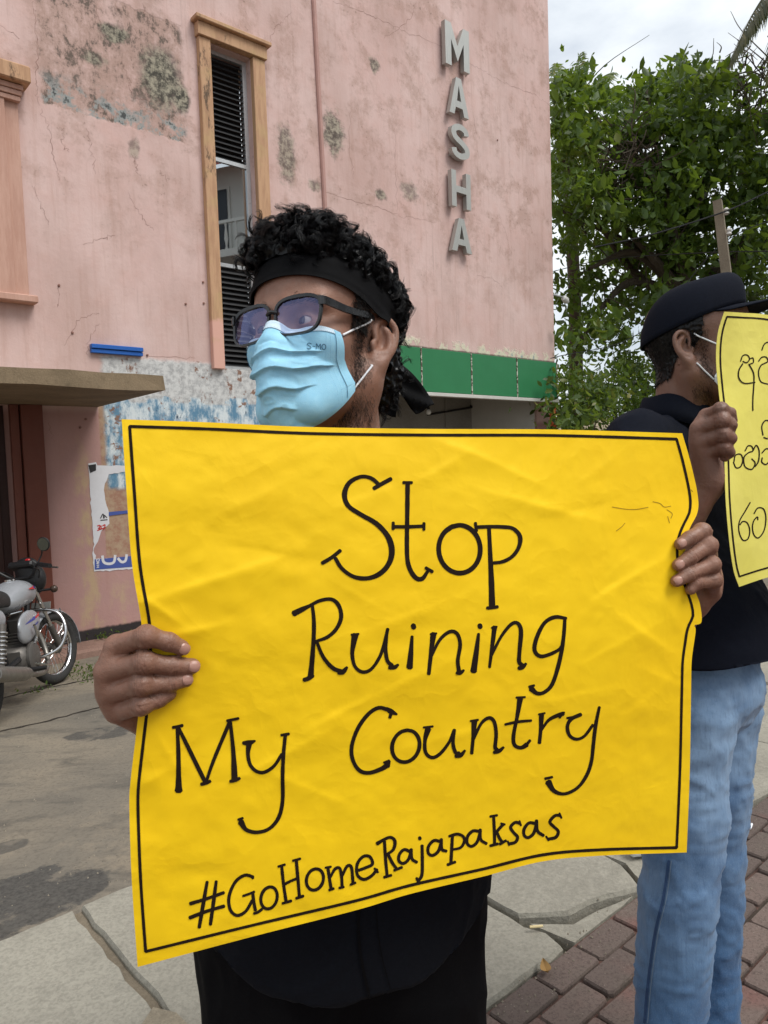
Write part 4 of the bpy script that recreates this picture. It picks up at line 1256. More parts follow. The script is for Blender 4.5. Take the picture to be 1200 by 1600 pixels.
def Z5(*p): return [(180 + x / 2.5, 640 + y / 2.5) for x, y in p]
def Z6(*p): return [(640 + x / 2.4, 640 + y / 2.4) for x, y in p]
def Z7(*p): return [(190 + x / 2.4, 1080 + y / 2.4) for x, y in p]
def Z8(*p): return [(640 + x / 2.4, 1040 + y / 2.4) for x, y in p]
def oval(c, rx, ry, tilt=0.0, n=14):
    out = []
    for k in range(n + 1):
        a = 2 * math.pi * k / n - 1.9
        x, y = rx * math.cos(a), ry * math.sin(a)
        out.append((c[0] + x * math.cos(tilt) - y * math.sin(tilt), c[1] + x * math.sin(tilt) + y * math.cos(tilt)))
    return out
B = 3.7     # half width of the big pen strokes
S_ = 2.5    # and of the small ones
letters = [
 ('S', [(Z5((1078, 270), (1045, 288), (1010, 308)), 3.2), (Z5((1032, 294), (1000, 268), (960, 262), (915, 285), (896, 330), (910, 375), (960, 410), (1020, 445), (1065, 495), (1081, 550), (1070, 600), (1035, 640), (985, 659), (930, 652), (885, 620), (860, 580)), [3, 3, 3, 3.6, 4, 3.6, 3.4, 3.8, 4.2, 4.6, 4.2, 3.8, 3.4, 3.2, 3, 3]), (Z5((808, 600), (845, 578), (880, 550)), 3)]),
 ('t', [([(637, 754), (636.5, 800), (636, 864), (640, 888), (650, 903), (660, 904), (668, 893)], [3.6, 3.4, 3.4, 3.6, 3.6, 3.4, 2.6]), ([(630, 754), (644, 754)], 2.4), ([(614, 823), (638, 823), (663, 822)], 2.8), ([(614.5, 816), (614.5, 827)], 2.4), ([(662.5, 817), (662.5, 828)], 2.4), ([(665, 887), (676, 893.5)], 2.6)]),
 ('o', [(oval((718, 858), 32.5, 37.5, -0.06), B)]),
 ('p', [([(764, 823), (766, 865), (768, 910), (769, 948)], [3, 3.4, 4.4, 5]), ([(761, 950), (769, 949.5), (778, 948)], 2.6), (Z6((248, 441), (300, 439), (350, 440), (388, 446), (414, 475), (410, 515), (386, 550), (350, 570), (315, 575)), [2.8, 2.8, 3, 3, 3.4, 3.2, 3, 2.8, 2.6]), (Z6((247, 424), (251, 456)), 2.4)]),
 ('R', [(Z5((697, 797), (725, 783), (760, 766), (800, 746), (845, 741), (873, 765), (883, 810), (865, 855), (830, 888), (785, 905)), [4.6, 4, 2.8, 2.8, 3, 3.2, 3.2, 3, 2.8, 2.4]), (Z5((770, 762), (776, 820), (776, 880), (771, 960), (764, 1040)), [2.4, 3, 3.2, 3.6, 4.4]), (Z5((737, 1056), (755, 1050), (772, 1038)), 3.4), (Z5((788, 908), (812, 965), (848, 1008), (885, 1024)), [2.6, 3, 3.2, 3.6]), (Z5((872, 1027), (890, 1024), (906, 1006)), [3.6, 4, 2])]),
 ('u', [(Z5((937, 880), (931, 915), (926, 955), (936, 1002), (965, 1025), (1000, 1014), (1034, 965), (1054, 905), (1065, 856)), [5.4, 4, 3, 2.8, 2.8, 2.6, 2.6, 2.8, 2.6]), (Z5((922, 879), (952, 876)), 1.6), (Z5((1060, 880), (1057, 940), (1064, 982), (1082, 1000)), [2.6, 2.8, 3, 3.4]), (Z5((1070, 1008), (1092, 1006), (1106, 996)), [3, 3.4, 2])]),
 ('i', [(Z5((1160, 885), (1156, 940), (1150, 1008)), [2.2, 3.6, 5]), (Z5((1162, 848), (1169, 846)), 4.6)]),
 ('n', [(Z6((90, 840), (82, 900), (72, 992)), [4.6, 3.4, 2.8]), (Z6((78, 842), (102, 839)), 1.6), (Z6((80, 930), (112, 865), (150, 833), (178, 840), (190, 880), (181, 940), (185, 978)), [2, 2.4, 2.8, 3, 3, 3, 3.2]), (Z6((177, 988), (192, 986), (204, 977)), [3, 3.2, 1.8])]),
 ('i', [(Z6((259, 840), (251, 905), (240, 982)), [2.2, 3.8, 5]), (Z6((261, 813), (268, 811)), 4.4)]),
 ('n', [(Z6((319, 815), (311, 880), (300, 967)), [4, 3, 2.2]), (Z6((308, 818), (328, 814)), 1.6), (Z6((306, 925), (343, 852), (380, 806), (405, 801), (418, 830), (413, 900), (411, 945), (424, 960)), [2, 2.4, 2.8, 3, 3.4, 3.2, 3.2, 3.4]), (Z6((409, 970), (424, 966), (437, 952)), [3, 3.4, 2])]),
 ('g', [(Z6((588, 783), (545, 778), (505, 801), (476, 858), (469, 903), (490, 925), (525, 918), (560, 900), (573, 882)), [2.4, 3, 3, 3.2, 3.2, 3, 2.8, 2.6, 2.2]), (Z6((583, 780), (577, 860), (562, 945), (536, 1028), (505, 1060), (478, 1064), (456, 1046)), [2.4, 3, 3.2, 3, 2.8, 3.2, 4.6]), (Z6((448, 1040), (468, 1034)), 2)]),
 ('M', [(Z7((209, 135), (213, 230), (214, 340), (214, 374)), [2.6, 3.2, 4.4, 6.6]), (Z7((192, 136), (210, 133), (229, 128)), 2.4), (Z7((214, 138), (262, 236), (312, 338)), [2.6, 3.4, 3.2]), (Z7((298, 349), (316, 345), (333, 337)), 2.6), (Z7((318, 338), (345, 260), (405, 116)), [2.4, 2.8, 3]), (Z7((395, 111), (415, 107), (439, 102)), 2.2), (Z7((408, 116), (419, 225), (424, 330)), [2.6, 3.2, 5]), (Z7((407, 338), (425, 335), (443, 326)), 2.6)]),
 ('y', [(Z7((455, 194), (478, 194), (501, 186)), [2.6, 4.4, 1.6]), (Z7((478, 198), (474, 235), (482, 275), (505, 300), (535, 304), (572, 280), (601, 236)), [4.4, 3, 2.8, 2.8, 2.8, 2.6, 2.4]), (Z7((598, 165), (628, 160)), 2.2), (Z7((614, 165), (607, 240), (604, 320), (604, 410), (590, 472), (556, 514), (510, 529), (468, 520), (447, 490)), [2.6, 2.8, 3, 3, 3, 2.8, 2.8, 3.2, 4.8]), (Z7((437, 482), (455, 476)), 2)]),
 ('C', [(Z7((992, 64), (1010, 76), (1033, 87)), [2.4, 4.2, 1.6]), (Z7((1006, 100), (1012, 78)), 2.6), (Z7((1004, 72), (965, 62), (925, 86), (886, 140), (863, 208), (868, 260), (893, 298), (930, 306), (975, 291), (998, 276)), [3, 3, 3, 3, 3, 3, 3, 3, 3.4, 4.4]), (Z7((983, 268), (1004, 260)), 1.8), (Z7((1003, 262), (1000, 284)), 2.6)]),
 ('o', [(oval(Z7((1066, 206))[0], 21, 25.5, 0.35), 3.0)]),
 ('u', [(Z8((70, 236), (58, 280), (60, 325), (84, 345), (115, 330), (148, 288), (166, 246)), [4.8, 3, 2.8, 2.8, 2.6, 2.4, 2.6]), (Z8((52, 232), (88, 228)), 1.7), (Z8((168, 240), (163, 290), (172, 325), (186, 330)), [2.6, 2.8, 3, 3.4]), (Z8((172, 340), (192, 336), (208, 318)), [2.8, 3.4, 1.8])]),
 ('n', [(Z8((243, 208), (239, 265), (233, 330)), [4.6, 3, 2.6]), (Z8((228, 208), (258, 203)), 1.7), (Z8((238, 282), (268, 218), (298, 196), (318, 212), (325, 258), (321, 305), (328, 316)), [2, 2.4, 2.8, 2.8, 2.8, 3, 3.2]), (Z8((316, 326), (336, 320), (353, 306)), [2.6, 3.2, 1.8])]),
 ('t', [(Z8((415, 122), (404, 190), (390, 262), (394, 298), (418, 308), (440, 296)), [4.6, 3, 3, 3, 3, 4]), (Z8((400, 120), (434, 118)), 1.7), (Z8((358, 221), (405, 211), (457, 206)), [2, 2.4, 2]), (Z8((436, 300), (452, 280)), 2.4)]),
 ('r', [(Z8((495, 184), (492, 240), (487, 291)), [4, 3, 2.8]), (Z8((484, 183), (508, 178)), 1.6), (Z8((492, 246), (520, 206), (552, 188), (577, 180)), [2, 2.4, 3, 3.4]), (Z8((562, 196), (580, 175)), 1.8)]),
 ('y', [(Z8((643, 183), (607, 200), (592, 228), (600, 262), (626, 276), (656, 264), (688, 222)), [3, 3, 2.8, 2.8, 2.6, 2.4, 2.2]), (Z8((590, 197), (612, 193)), 1.8), (Z8((712, 155), (698, 225), (689, 300), (682, 360), (664, 412), (630, 458), (582, 481), (542, 470), (520, 436)), [2.2, 2.8, 2.8, 2.8, 2.8, 2.6, 2.6, 3.4, 5]), (Z8((508, 424), (536, 418)), 2)]),
 ('hash', [(Z7((321, 714), (306, 800), (291, 887)), [2.4, 3, 2.6]), (Z7((355, 712), (345, 790), (333, 876)), [2.4, 3, 2.6]), (Z7((257, 797), (320, 778), (384, 755)), [3, 2.6, 2.6]), (Z7((255, 850), (320, 825), (385, 806)), [3, 2.6, 2.8])]),
 ('G', [(Z7((494, 697), (462, 690), (426, 716), (403, 770), (407, 818), (432, 841), (465, 826), (490, 785)), S_), (Z7((479, 689), (494, 702)), 2), (Z7((455, 768), (478, 760), (498, 752)), 2), (Z7((492, 757), (496, 790), (502, 822)), S_), (Z7((496, 834), (512, 828), (527, 817)), 2.2)]),
 ('o', [(oval(Z7((553, 775))[0], 12.5, 17.5, 0.25), S_)]),
 ('H', [(Z7((600, 653), (607, 720), (617, 790)), S_), (Z7((655, 632), (661, 700), (667, 770)), S_), (Z7((606, 727), (634, 712), (662, 701)), 2.2), (Z7((587, 658), (613, 650)), 2), (Z7((603, 796), (637, 786)), 2.2), (Z7((642, 636), (671, 628)), 2), (Z7((654, 777), (682, 768)), 2.2)]),
 ('o', [(oval(Z7((725, 706))[0], 13, 17, 0.3), S_)]),
 ('m', [(Z7((774, 664), (780, 705), (786, 742)), S_), (Z7((764, 662), (786, 658)), 1.8), (Z7((781, 702), (800, 667), (818, 664), (825, 695), (827, 732)), [1.8, 2.4, 2.4, 2.4, 2.4]), (Z7((826, 697), (845, 657), (861, 658), (866, 690), (868, 720)), [1.8, 2.4, 2.4, 2.4, 2.4]), (Z7((778, 746), (796, 740)), 2), (Z7((816, 738), (834, 734)), 2), (Z7((858, 726), (878, 718)), 2)]),
 ('e', [(Z7((888, 672), (915, 662), (941, 648), (931, 621), (906, 620), (884, 648), (884, 688), (908, 706), (938, 692), (958, 668)), S_), (Z7((948, 664), (962, 680)), 1.8)]),
 ('R', [(Z7((986, 563), (990, 630), (996, 694)), S_), (Z7((984, 698), (1012, 690)), 2.2), (Z7((958, 572), (985, 556), (1008, 548), (1025, 562), (1019, 594), (991, 614)), [3, 2.4, 2.4, 2.6, 2.4, 2]), (Z7((1000, 613), (1015, 643), (1030, 664)), S_), (Z7((1022, 672), (1052, 660)), 2.2)]),
 ('a', [(Z7((1082, 602), (1060, 594), (1042, 612), (1040, 636), (1056, 646), (1075, 632), (1086, 602)), S_), (Z7((1086, 592), (1089, 628), (1108, 642)), S_)]),
 ('j', [(Z7((1127, 578), (1128, 640), (1126, 690), (1112, 712)), S_), (Z7((1116, 552), (1121, 551)), 3), (Z7((1106, 700), (1112, 714)), 2)]),
 ('a', [(Z8((116, 660), (92, 656), (72, 676), (70, 702), (86, 712), (108, 696), (119, 662)), S_), (Z8((119, 650), (121, 688), (139, 696)), S_)]),
 ('p', [(Z8((161, 634), (158, 690), (155, 742)), S_), (Z8((142, 747), (172, 736)), 2.2), (Z8((148, 640), (178, 632), (200, 640), (206, 658), (192, 682), (162, 690)), [2, 2.4, 2.4, 2.4, 2.2, 1.8])]),
 ('a', [(Z8((262, 622), (238, 620), (218, 640), (216, 666), (232, 678), (253, 662), (265, 626)), S_), (Z8((265, 614), (267, 652), (289, 668)), S_)]),
 ('k', [(Z8((315, 563), (318, 620), (319, 671)), S_), (Z8((302, 566), (329, 561)), 2), (Z8((302, 676), (332, 668)), 2.2), (Z8((321, 632), (336, 612), (353, 594)), 2.4), (Z8((328, 626), (338, 648), (349, 664)), 2.4), (Z8((338, 670), (362, 656)), 2.2), (Z8((342, 592), (358, 596)), 1.6)]),
 ('s', [(Z8((414, 592), (396, 588), (379, 606), (390, 626), (405, 643), (397, 662), (372, 669)), S_), (Z8((412, 582), (418, 600)), 1.6), (Z8((368, 658), (374, 674)), 1.6)]),
 ('a', [(Z8((472, 592), (448, 590), (430, 612), (430, 636), (445, 645), (466, 628), (476, 592)), S_), (Z8((476, 580), (480, 620), (503, 638)), S_)]),
 ('s', [(Z8((566, 562), (545, 563), (526, 586), (541, 604), (558, 622), (548, 644), (518, 651)), S_), (Z8((562, 553), (570, 572)), 1.6), (Z8((512, 640), (522, 656)), 1.6)]),
]
for nm, strokes in letters:
    mb = MB()
    for k, (pix, w) in enumerate(strokes):
        ribbon(mb, pix, w, pdepth, 0.0005 + 0.00006 * k, 4)
    mb.build('lettering', M_INK, poster, fixn=False)
# ruled border line
mb = MB()
ny, nx, _ = PGRID.shape
def grid_line(s, t_):
    x = np.clip(s, 0, 1) * (nx - 1); y = np.clip(t_, 0, 1) * (ny - 1)
    x0, y0 = int(min(x, nx - 2)), int(min(y, ny - 2)); fx, fy = x - x0, y - y0
    g_ = PGRID
    return g_[y0, x0] * (1 - fx) * (1 - fy) + g_[y0, x0 + 1] * fx * (1 - fy) + g_[y0 + 1, x0] * (1 - fx) * fy + g_[y0 + 1, x0 + 1] * fx * fy
s0, s1, t0, t1 = 0.0135, 0.987, 0.0125, 0.976
for k, (a, b, w) in enumerate((((s0, t0), (s1, t0 + 0.002), 2.3), ((s0, t0), (s0 + 0.003, t1), 2.4), ((s0 + 0.003, t1), (s1 - 0.005, t1 + 0.012), 2.3), ((s1, t0 + 0.002), (s1 - 0.005, t1 + 0.012), 2.0))):
    pts = [grid_line(a[0] + (b[0] - a[0]) * q, a[1] + (b[1] - a[1]) * q) for q in np.linspace(0, 1, 40)]
    ribbon(mb, pts, w, pdepth, 0.0005 + 0.00006 * k, 2)
mb.build('border_line', M_INK, poster, fixn=False)
# faint pen scribble near the right edge
M_SCR = simple('faint_pencil', srgb(150, 112, 20), 0.6)
mb = MB()
for q in (((760, 365), (810, 373), (850, 374), (895, 366)), ((912, 345), (940, 352), (955, 365), (980, 362)), ((965, 375), (985, 390), (980, 408)), ((775, 455), (795, 440), (808, 425)), ((968, 400), (975, 425)), ((1055, 300), (1062, 308))):
    ribbon(mb, Z6(*q), 0.35, pdepth, 0.0005, 4)
mb.build('scribble', M_SCR, poster, fixn=False)

# ================================================================== PALE POSTER OF THE SECOND MAN
def p2depth(px, py):
    px = np.asarray(px, float); py = np.asarray(py, float)
    inv = 1 / 1.135 - (px - 1125) * 0.00077
    inv = np.maximum(inv, 0.45)
    P3 = np.stack([px.ravel() / 60.0, py.ravel() / 60.0, np.ones(px.size)], 1)
    return 1 / inv + 0.004 * np.sin(py / 70.0 + px / 90) - 0.0012 * vnoise(P3, 1.0, 9).reshape(px.shape) + 0.016 * np.exp(-((px - 1130) / 26.0) ** 2) * np.sin((py - 480) / 70.0)
T2 = spline([(1132, 487), (1165, 489), (1200, 492), (1290, 508), (1420, 532)], 6)
B2 = spline([(1155, 917), (1178, 909), (1200, 902), (1290, 876), (1420, 850)], 6)
L2 = spline([(1132, 487), (1122, 520), (1119, 560), (1123, 610), (1129, 660), (1132, 720), (1134, 780), (1139, 840), (1146, 890), (1155, 917)], 6)
R2 = spline([(1420, 532), (1420, 690), (1420, 850)], 6)
M_PALE = paper_mat('pale_yellow_paper', srgb(222, 212, 96), srgb(232, 222, 110))
poster2, PG2 = sheet(T2, B2, L2, R2, 70, 70, p2depth, 'protest_poster', M_PALE)
tag(poster2, 'pale yellow sheet with rounded black script, held by the man in cap', 'poster')
def Y2(*p): return [(900 + x / 2.857, 400 + y / 2.857) for x, y in p]
sinh = [
 [(Y2((735, 470), (745, 445), (765, 442), (775, 460), (762, 476), (745, 470)), 0.9), (Y2((775, 460), (790, 455), (792, 475), (778, 482)), 0.9), (Y2((745, 480), (728, 510), (728, 545), (752, 568), (800, 564)), 1.0), (Y2((772, 482), (792, 520), (795, 560), (790, 640), (790, 690)), 1.0)],
 [(Y2((815, 470), (830, 452), (850, 452), (857, 470), (840, 480), (825, 490), (815, 520), (825, 560), (857, 572)), 1.0), (Y2((830, 420), (840, 395), (857, 385), (880, 395), (885, 420)), 1.0)],
 [(Y2((705, 920), (712, 890), (735, 885), (745, 910), (735, 940), (715, 945), (703, 920)), 1.0), (Y2((755, 870), (768, 848), (785, 850), (790, 870), (770, 878), (750, 900), (755, 940), (785, 952), (800, 925), (785, 905)), 1.0), (Y2((790, 870), (805, 845), (818, 870), (815, 915), (800, 940)), 1.0)],
 [(Y2((830, 880), (850, 860), (870, 870), (872, 900), (850, 930), (830, 920), (832, 900)), 1.0), (Y2((835, 800), (830, 760), (845, 735), (865, 740), (870, 770), (860, 810)), 1.0), (Y2((838, 810), (856, 816)), 1.0)],
 [(Y2((778, 1100), (755, 1140), (730, 1185), (728, 1230), (745, 1268), (768, 1262), (776, 1225), (765, 1192), (745, 1185), (732, 1200)), 1.0)],
 [(Y2((795, 1150), (812, 1125), (838, 1130), (848, 1170), (840, 1225), (815, 1258), (795, 1245), (788, 1210), (795, 1180), (810, 1165), (812, 1178)), 1.0)],
 [(Y2((860, 1200), (880, 1190), (900, 1205), (905, 1240), (890, 1262)), 1.0)],
]
for strokes in sinh:
    mb = MB()
    for k, (pix, w) in enumerate(strokes): ribbon(mb, pix, w, p2depth, 0.0009 + 0.0001 * k, 6)
    mb.build('lettering', M_INK, poster2, fixn=False)
mb = MB()
ny2, nx2, _ = PG2.shape
def gl2(s, t_):
    x, y = s * (nx2 - 1), t_ * (ny2 - 1); x0, y0 = int(min(x, nx2 - 2)), int(min(y, ny2 - 2)); fx, fy = x - x0, y - y0
    return PG2[y0, x0] * (1 - fx) * (1 - fy) + PG2[y0, x0 + 1] * fx * (1 - fy) + PG2[y0 + 1, x0] * (1 - fx) * fy + PG2[y0 + 1, x0 + 1] * fx * fy
for k, (a, b) in enumerate((((0.022, 0.018), (0.985, 0.018)), ((0.022, 0.018), (0.022, 0.965)), ((0.022, 0.965), (0.985, 0.965)), ((0.985, 0.018), (0.985, 0.965)))):
    ribbon(mb, [gl2(a[0] + (b[0] - a[0]) * q, a[1] + (b[1] - a[1]) * q) for q in np.linspace(0, 1, 30)], 1.3, p2depth, 0.0009 + 0.0001 * k, 2)
mb.build('border_line', M_INK, poster2, fixn=False)

# ================================================================== PEOPLE
def head_rot(yaw, pitch=0.0, roll=0.0):
    """local x = subject's right, y = forward, z = up; yaw 0 faces the camera side, positive turns to picture left"""
    Bm = np.array([[-1, 0, 0], [0, -1, 0], [0, 0, 1.0]])
    c, s = math.cos(-yaw), math.sin(-yaw)
    Rz = np.array([[c, -s, 0], [s, c, 0], [0, 0, 1]])
    Rx = np.array([[1, 0, 0], [0, math.cos(pitch), -math.sin(pitch)], [0, math.sin(pitch), math.cos(pitch)]])
    Ry = np.array([[math.cos(roll), 0, math.sin(roll)], [0, 1, 0], [-math.sin(roll), 0, math.cos(roll)]])
    return Rz @ Bm @ Rx @ Ry

def skin_mat(name, c):
    t = NT(name); o = t.obj()
    n1 = t.noise(o, 9, 5, 0.6); n2 = t.noise(o, 70, 4, 0.65); n3 = t.vor(o, 700).outputs['Distance']
    col = t.mix(t.rng(n1, 0.3, 0.7), tuple(x * 0.86 for x in c), tuple(x * 1.10 for x in c))
    col = t.mix(t.rng(n2, 0.45, 0.75, 0, 0.35), col, (c[0] * 0.92, c[1] * 0.72, c[2] * 0.66))
    h = t.ma('ADD', t.ma('MULTIPLY', n3, 0.35), t.noise(o, 240, 4, 0.7))
    kn = t.n('ShaderNodeAttribute', attribute_name='knuckle').outputs['Fac']
    col = t.mix(t.ma('MULTIPLY', kn, 0.55), col, (c[0] * 0.50, c[1] * 0.42, c[2] * 0.40))
    col = t.mix(t.rng(t.noise(o, 28, 5, 0.65), 0.42, 0.68, 0, 0.35), col, (c[0] * 1.25, c[1] * 1.12, c[2] * 1.10))
    return t.fin(col, t.rng(n2, 0.3, 0.7, 0.40, 0.60), 0, 0.45, t.bump(h, 0.50, 0.0012), Subsurface_Weight=0.10, Subsurface_Radius=(0.006, 0.0025, 0.0015), Subsurface_Scale=0.6)
M_SKIN = skin_mat('brown_skin', (0.238, 0.123, 0.083))
M_SKIN2 = skin_mat('brown_skin_darker', (0.190, 0.100, 0.070))
M_NAIL = simple('fingernail', (0.37, 0.20, 0.155), 0.32, var=0.08)
M_HAIR = NT('black_hair').fin((0.0030, 0.0030, 0.0037), 0.28, 0, 0.26)
M_STUB = NT('dark_stubble').fin((0.010, 0.008, 0.007), 0.5, 0, 0.2)

def ear_parts(F, s):
    """s = -1 subject's left ear, +1 right ear"""
    mm = 0.001
    root = np.array([s * 0.0700, -0.004, -0.0045])
    flare = R_(24)
    back = np.array([s * math.sin(flare), -math.cos(flare), 0]); out = np.array([s * math.cos(flare), math.sin(flare), 0])
    up = np.array([0, -0.16, 0.987])
    E_ = lambda a, b, c=0.0: root + mm * 1.08 * (a * back + b * up + c * out)
    Mx = np.array([back, up, out])
    F.ell(E_(15, 6, 1), (0.0150, 0.0240, 0.0036), 0.005, M=Mx)
    F.ell(E_(9, -21, 2.0), (0.0080, 0.0105, 0.0046), 0.006, M=Mx)
    F.ell(E_(13, 2, 7.5), (0.0098, 0.0145, 0.0075), 0.003, 's', Mx)
    F.ell(E_(16, 18, 5.5), (0.0085, 0.0070, 0.0040), 0.003, 's', Mx)
    hel = spline([(6, 2, 3.5), (2, 12, 3.5), (3, 23, 4), (11, 31, 5), (21, 30, 6), (29, 21, 7), (31, 8, 7), (28, -6, 6), (21, -16, 5), (14, -25, 3)], 3)
    rr = np.interp(np.linspace(0, 1, len(hel)), [0, 0.15, 0.4, 0.7, 1], [0.0022, 0.0029, 0.0035, 0.0032, 0.0042])
    F.chain([E_(*h) for h in hel], rr, 0.0035)
    ah = spline([(15, -13, 4), (21, -8, 5), (23.5, 3, 5), (21, 13, 5), (14, 20, 4.5)], 3)
    F.chain([E_(*h) for h in ah], np.full(len(ah), 0.0026), 0.005)
    F.ell(E_(0.5, -3, 3.5), (0.0045, 0.0065, 0.0032), 0.004, M=Mx)
    F.ell(E_(13, -13, 4), (0.0040, 0.0035, 0.0035), 0.004, M=Mx)

def head_field(neck_len=0.20):
    F = Field((-0.118, -0.135, -0.22), (0.118, 0.15, 0.152), 0.0021)
    F.ell((0, -0.012, 0.046), (0.0765, 0.0975, 0.088), 0.03)
    F.ell((0, 0.040, 0.050), (0.0650, 0.0580, 0.066), 0.03)
    F.ell((0, 0.040, -0.030), (0.0620, 0.0580, 0.078), 0.03)
    F.ell((0, 0.040, -0.078), (0.0520, 0.0520, 0.036), 0.025)
    F.ell((0, 0.080, -0.098), (0.0230, 0.0190, 0.017), 0.02)
    for s in (-1, 1):
        F.cap((s * 0.058, 0.000, -0.055), (s * 0.030, 0.072, -0.098), 0.017, 0.014, 0.025)       # jaw line
        F.ell((s * 0.046, 0.062, -0.018), (0.020, 0.022, 0.020), 0.02)                             # cheekbone
        F.cap((s * 0.048, 0.078, 0.028), (s * 0.012, 0.094, 0.026), 0.009, 0.009, 0.014)           # brow
        F.ell((s * 0.032, 0.098, 0.006), (0.017, 0.017, 0.0125), 0.012, 's')                       # eye socket
        F.ell((s * 0.032, 0.0785, 0.006), 0.0142, 0.004)                                           # lids
        F.ell((s * 0.032, 0.0945, 0.0055), (0.0128, 0.011, 0.0045), 0.0015, 's')                   # lid opening
        F.ell((s * 0.013, 0.106, -0.028), (0.0085, 0.012, 0.008), 0.006)                           # nostril wing
        ear_parts(F, s)
    F.cap((0, 0.092, 0.018), (0, 0.110, -0.022), 0.0085, 0.0115, 0.010)                            # nose
    F.ell((0, 0.096, -0.056), (0.022, 0.010, 0.007), 0.008)
    F.ell((0, 0.094, -0.068), (0.020, 0.010, 0.008), 0.008)
    F.cap((0, -0.026, -0.04), (0, -0.048, -0.26), 0.054, 0.060, 0.03)                              # neck
    for s in (-1, 1):
        F.cap((s * 0.062, -0.012, -0.045), (s * 0.018, 0.012, -0.26), 0.014, 0.012, 0.03)          # neck muscle
    return F
HF = head_field()
HV, HQ = HF.mesh()
HN = vnormals(HV, HQ)

def hf_sample(p):
    q = (np.asarray(p) - HF.lo) / HF.h
    q = np.clip(q, 0, np.array(HF.n) - 1.001)
    i = q.astype(int); f = q - i
    out = 0
    for a in (0, 1):
        for b in (0, 1):
            for c in (0, 1):
                w = (f[:, 0] if a else 1 - f[:, 0]) * (f[:, 1] if b else 1 - f[:, 1]) * (f[:, 2] if c else 1 - f[:, 2])
                out = out + w * HF.D[i[:, 0] + a, i[:, 1] + b, i[:, 2] + c]
    return out
def head_r(phi, z, clear=0.0, cy=-0.008):
    """distance from the head's vertical axis to its skin (ears ignored: first exit from inside), phi from forward"""
    phi = np.asarray(phi); z = np.asarray(z)
    rs = np.linspace(0.03, 0.125, 64)
    P_ = np.stack([np.sin(phi)[:, None] * rs, cy + np.cos(phi)[:, None] * rs, np.repeat(z[:, None], 64, 1)], -1)
    D = hf_sample(P_.reshape(-1, 3)).reshape(len(phi), 64)
    k = np.argmax(D > clear, axis=1)
    return rs[k]

def tubes_mesh(paths, rads, sides=3):
    """many thin strands (list of (m,3)) -> one mesh"""
    Vs, Fs, b = [], [], 0
    groups = {}
    for p, r in zip(paths, rads): groups.setdefault(len(p), []).append((p, r))
    for m, lst in groups.items():
        A = np.array([p for p, _ in lst]); Rd = np.array([r for _, r in lst])           # (n,m,3), (n,m)
        T = np.gradient(A, axis=1); T /= np.linalg.norm(T, axis=2, keepdims=True) + 1e-12
        ref = np.array([0.31, 0.22, 0.92]); a = ref - (T @ ref)[..., None] * T
        a /= np.linalg.norm(a, axis=2, keepdims=True) + 1e-9; c = np.cross(T, a)
        t = np.arange(sides) * 2 * np.pi / sides
        V = A[:, :, None, :] + Rd[:, :, None, None] * (np.cos(t)[None, None, :, None] * a[:, :, None, :] + np.sin(t)[None, None, :, None] * c[:, :, None, :])
        n = len(lst)
        base = b + np.arange(n)[:, None, None] * (m * sides) + np.arange(m - 1)[None, :, None] * sides
        k = np.arange(sides)[None, None, :]; k2 = (np.arange(sides)[None, None, :] + 1) % sides
        Fs.append(np.stack([base + k, base + k2, base + sides + k2, base + sides + k], -1).reshape(-1, 4))
        Vs.append(V.reshape(-1, 3)); b += n * m * sides
    return np.concatenate(Vs), np.concatenate(Fs)

def lock(root, nrm, L, rc, turns, m, rng, droop=0.0, lean=(0, 0, 0), r=0.00042, seg=20, tang=0.8):
    """a curl: m strands sharing one helix"""
    tg_ = rng.normal(0, 1, 3); tg_ -= (tg_ @ nrm) * nrm; tg_ /= np.linalg.norm(tg_)
    g = nrm * rng.uniform(0.15, 0.75) + tg_ * tang + rng.normal(0, 0.2, 3) + np.asarray(lean); g /= np.linalg.norm(g)
    s = np.linspace(0, 1, seg)
    u = np.cross(g, rng.normal(0, 1, 3)); u /= np.linalg.norm(u); w = np.cross(g, u)
    ph = rng.uniform(0, 6.28); sg = 1 if rng.random() < 0.5 else -1
    bend = rng.normal(0, 0.35, 3)
    ax = root + np.outer(s * L, g) + np.outer(s ** 2 * L, bend * 0.5) - np.outer(s ** 2, np.array([0, 0, droop]))
    out, rad = [], []
    for j in range(m):
        rr = rc * rng.uniform(0.75, 1.25) * np.minimum(1, s * 3.0)
        p2 = ph + rng.normal(0, 0.20)
        a = sg * 2 * math.pi * turns * s * rng.uniform(0.9, 1.1) + p2
        off = rng.normal(0, 0.0008, 3)
        out.append(ax + off + (np.cos(a) * rr)[:, None] * u + (np.sin(a) * rr)[:, None] * w)
        rad.append(r * (1 - 0.75 * s ** 2))
    return out, rad

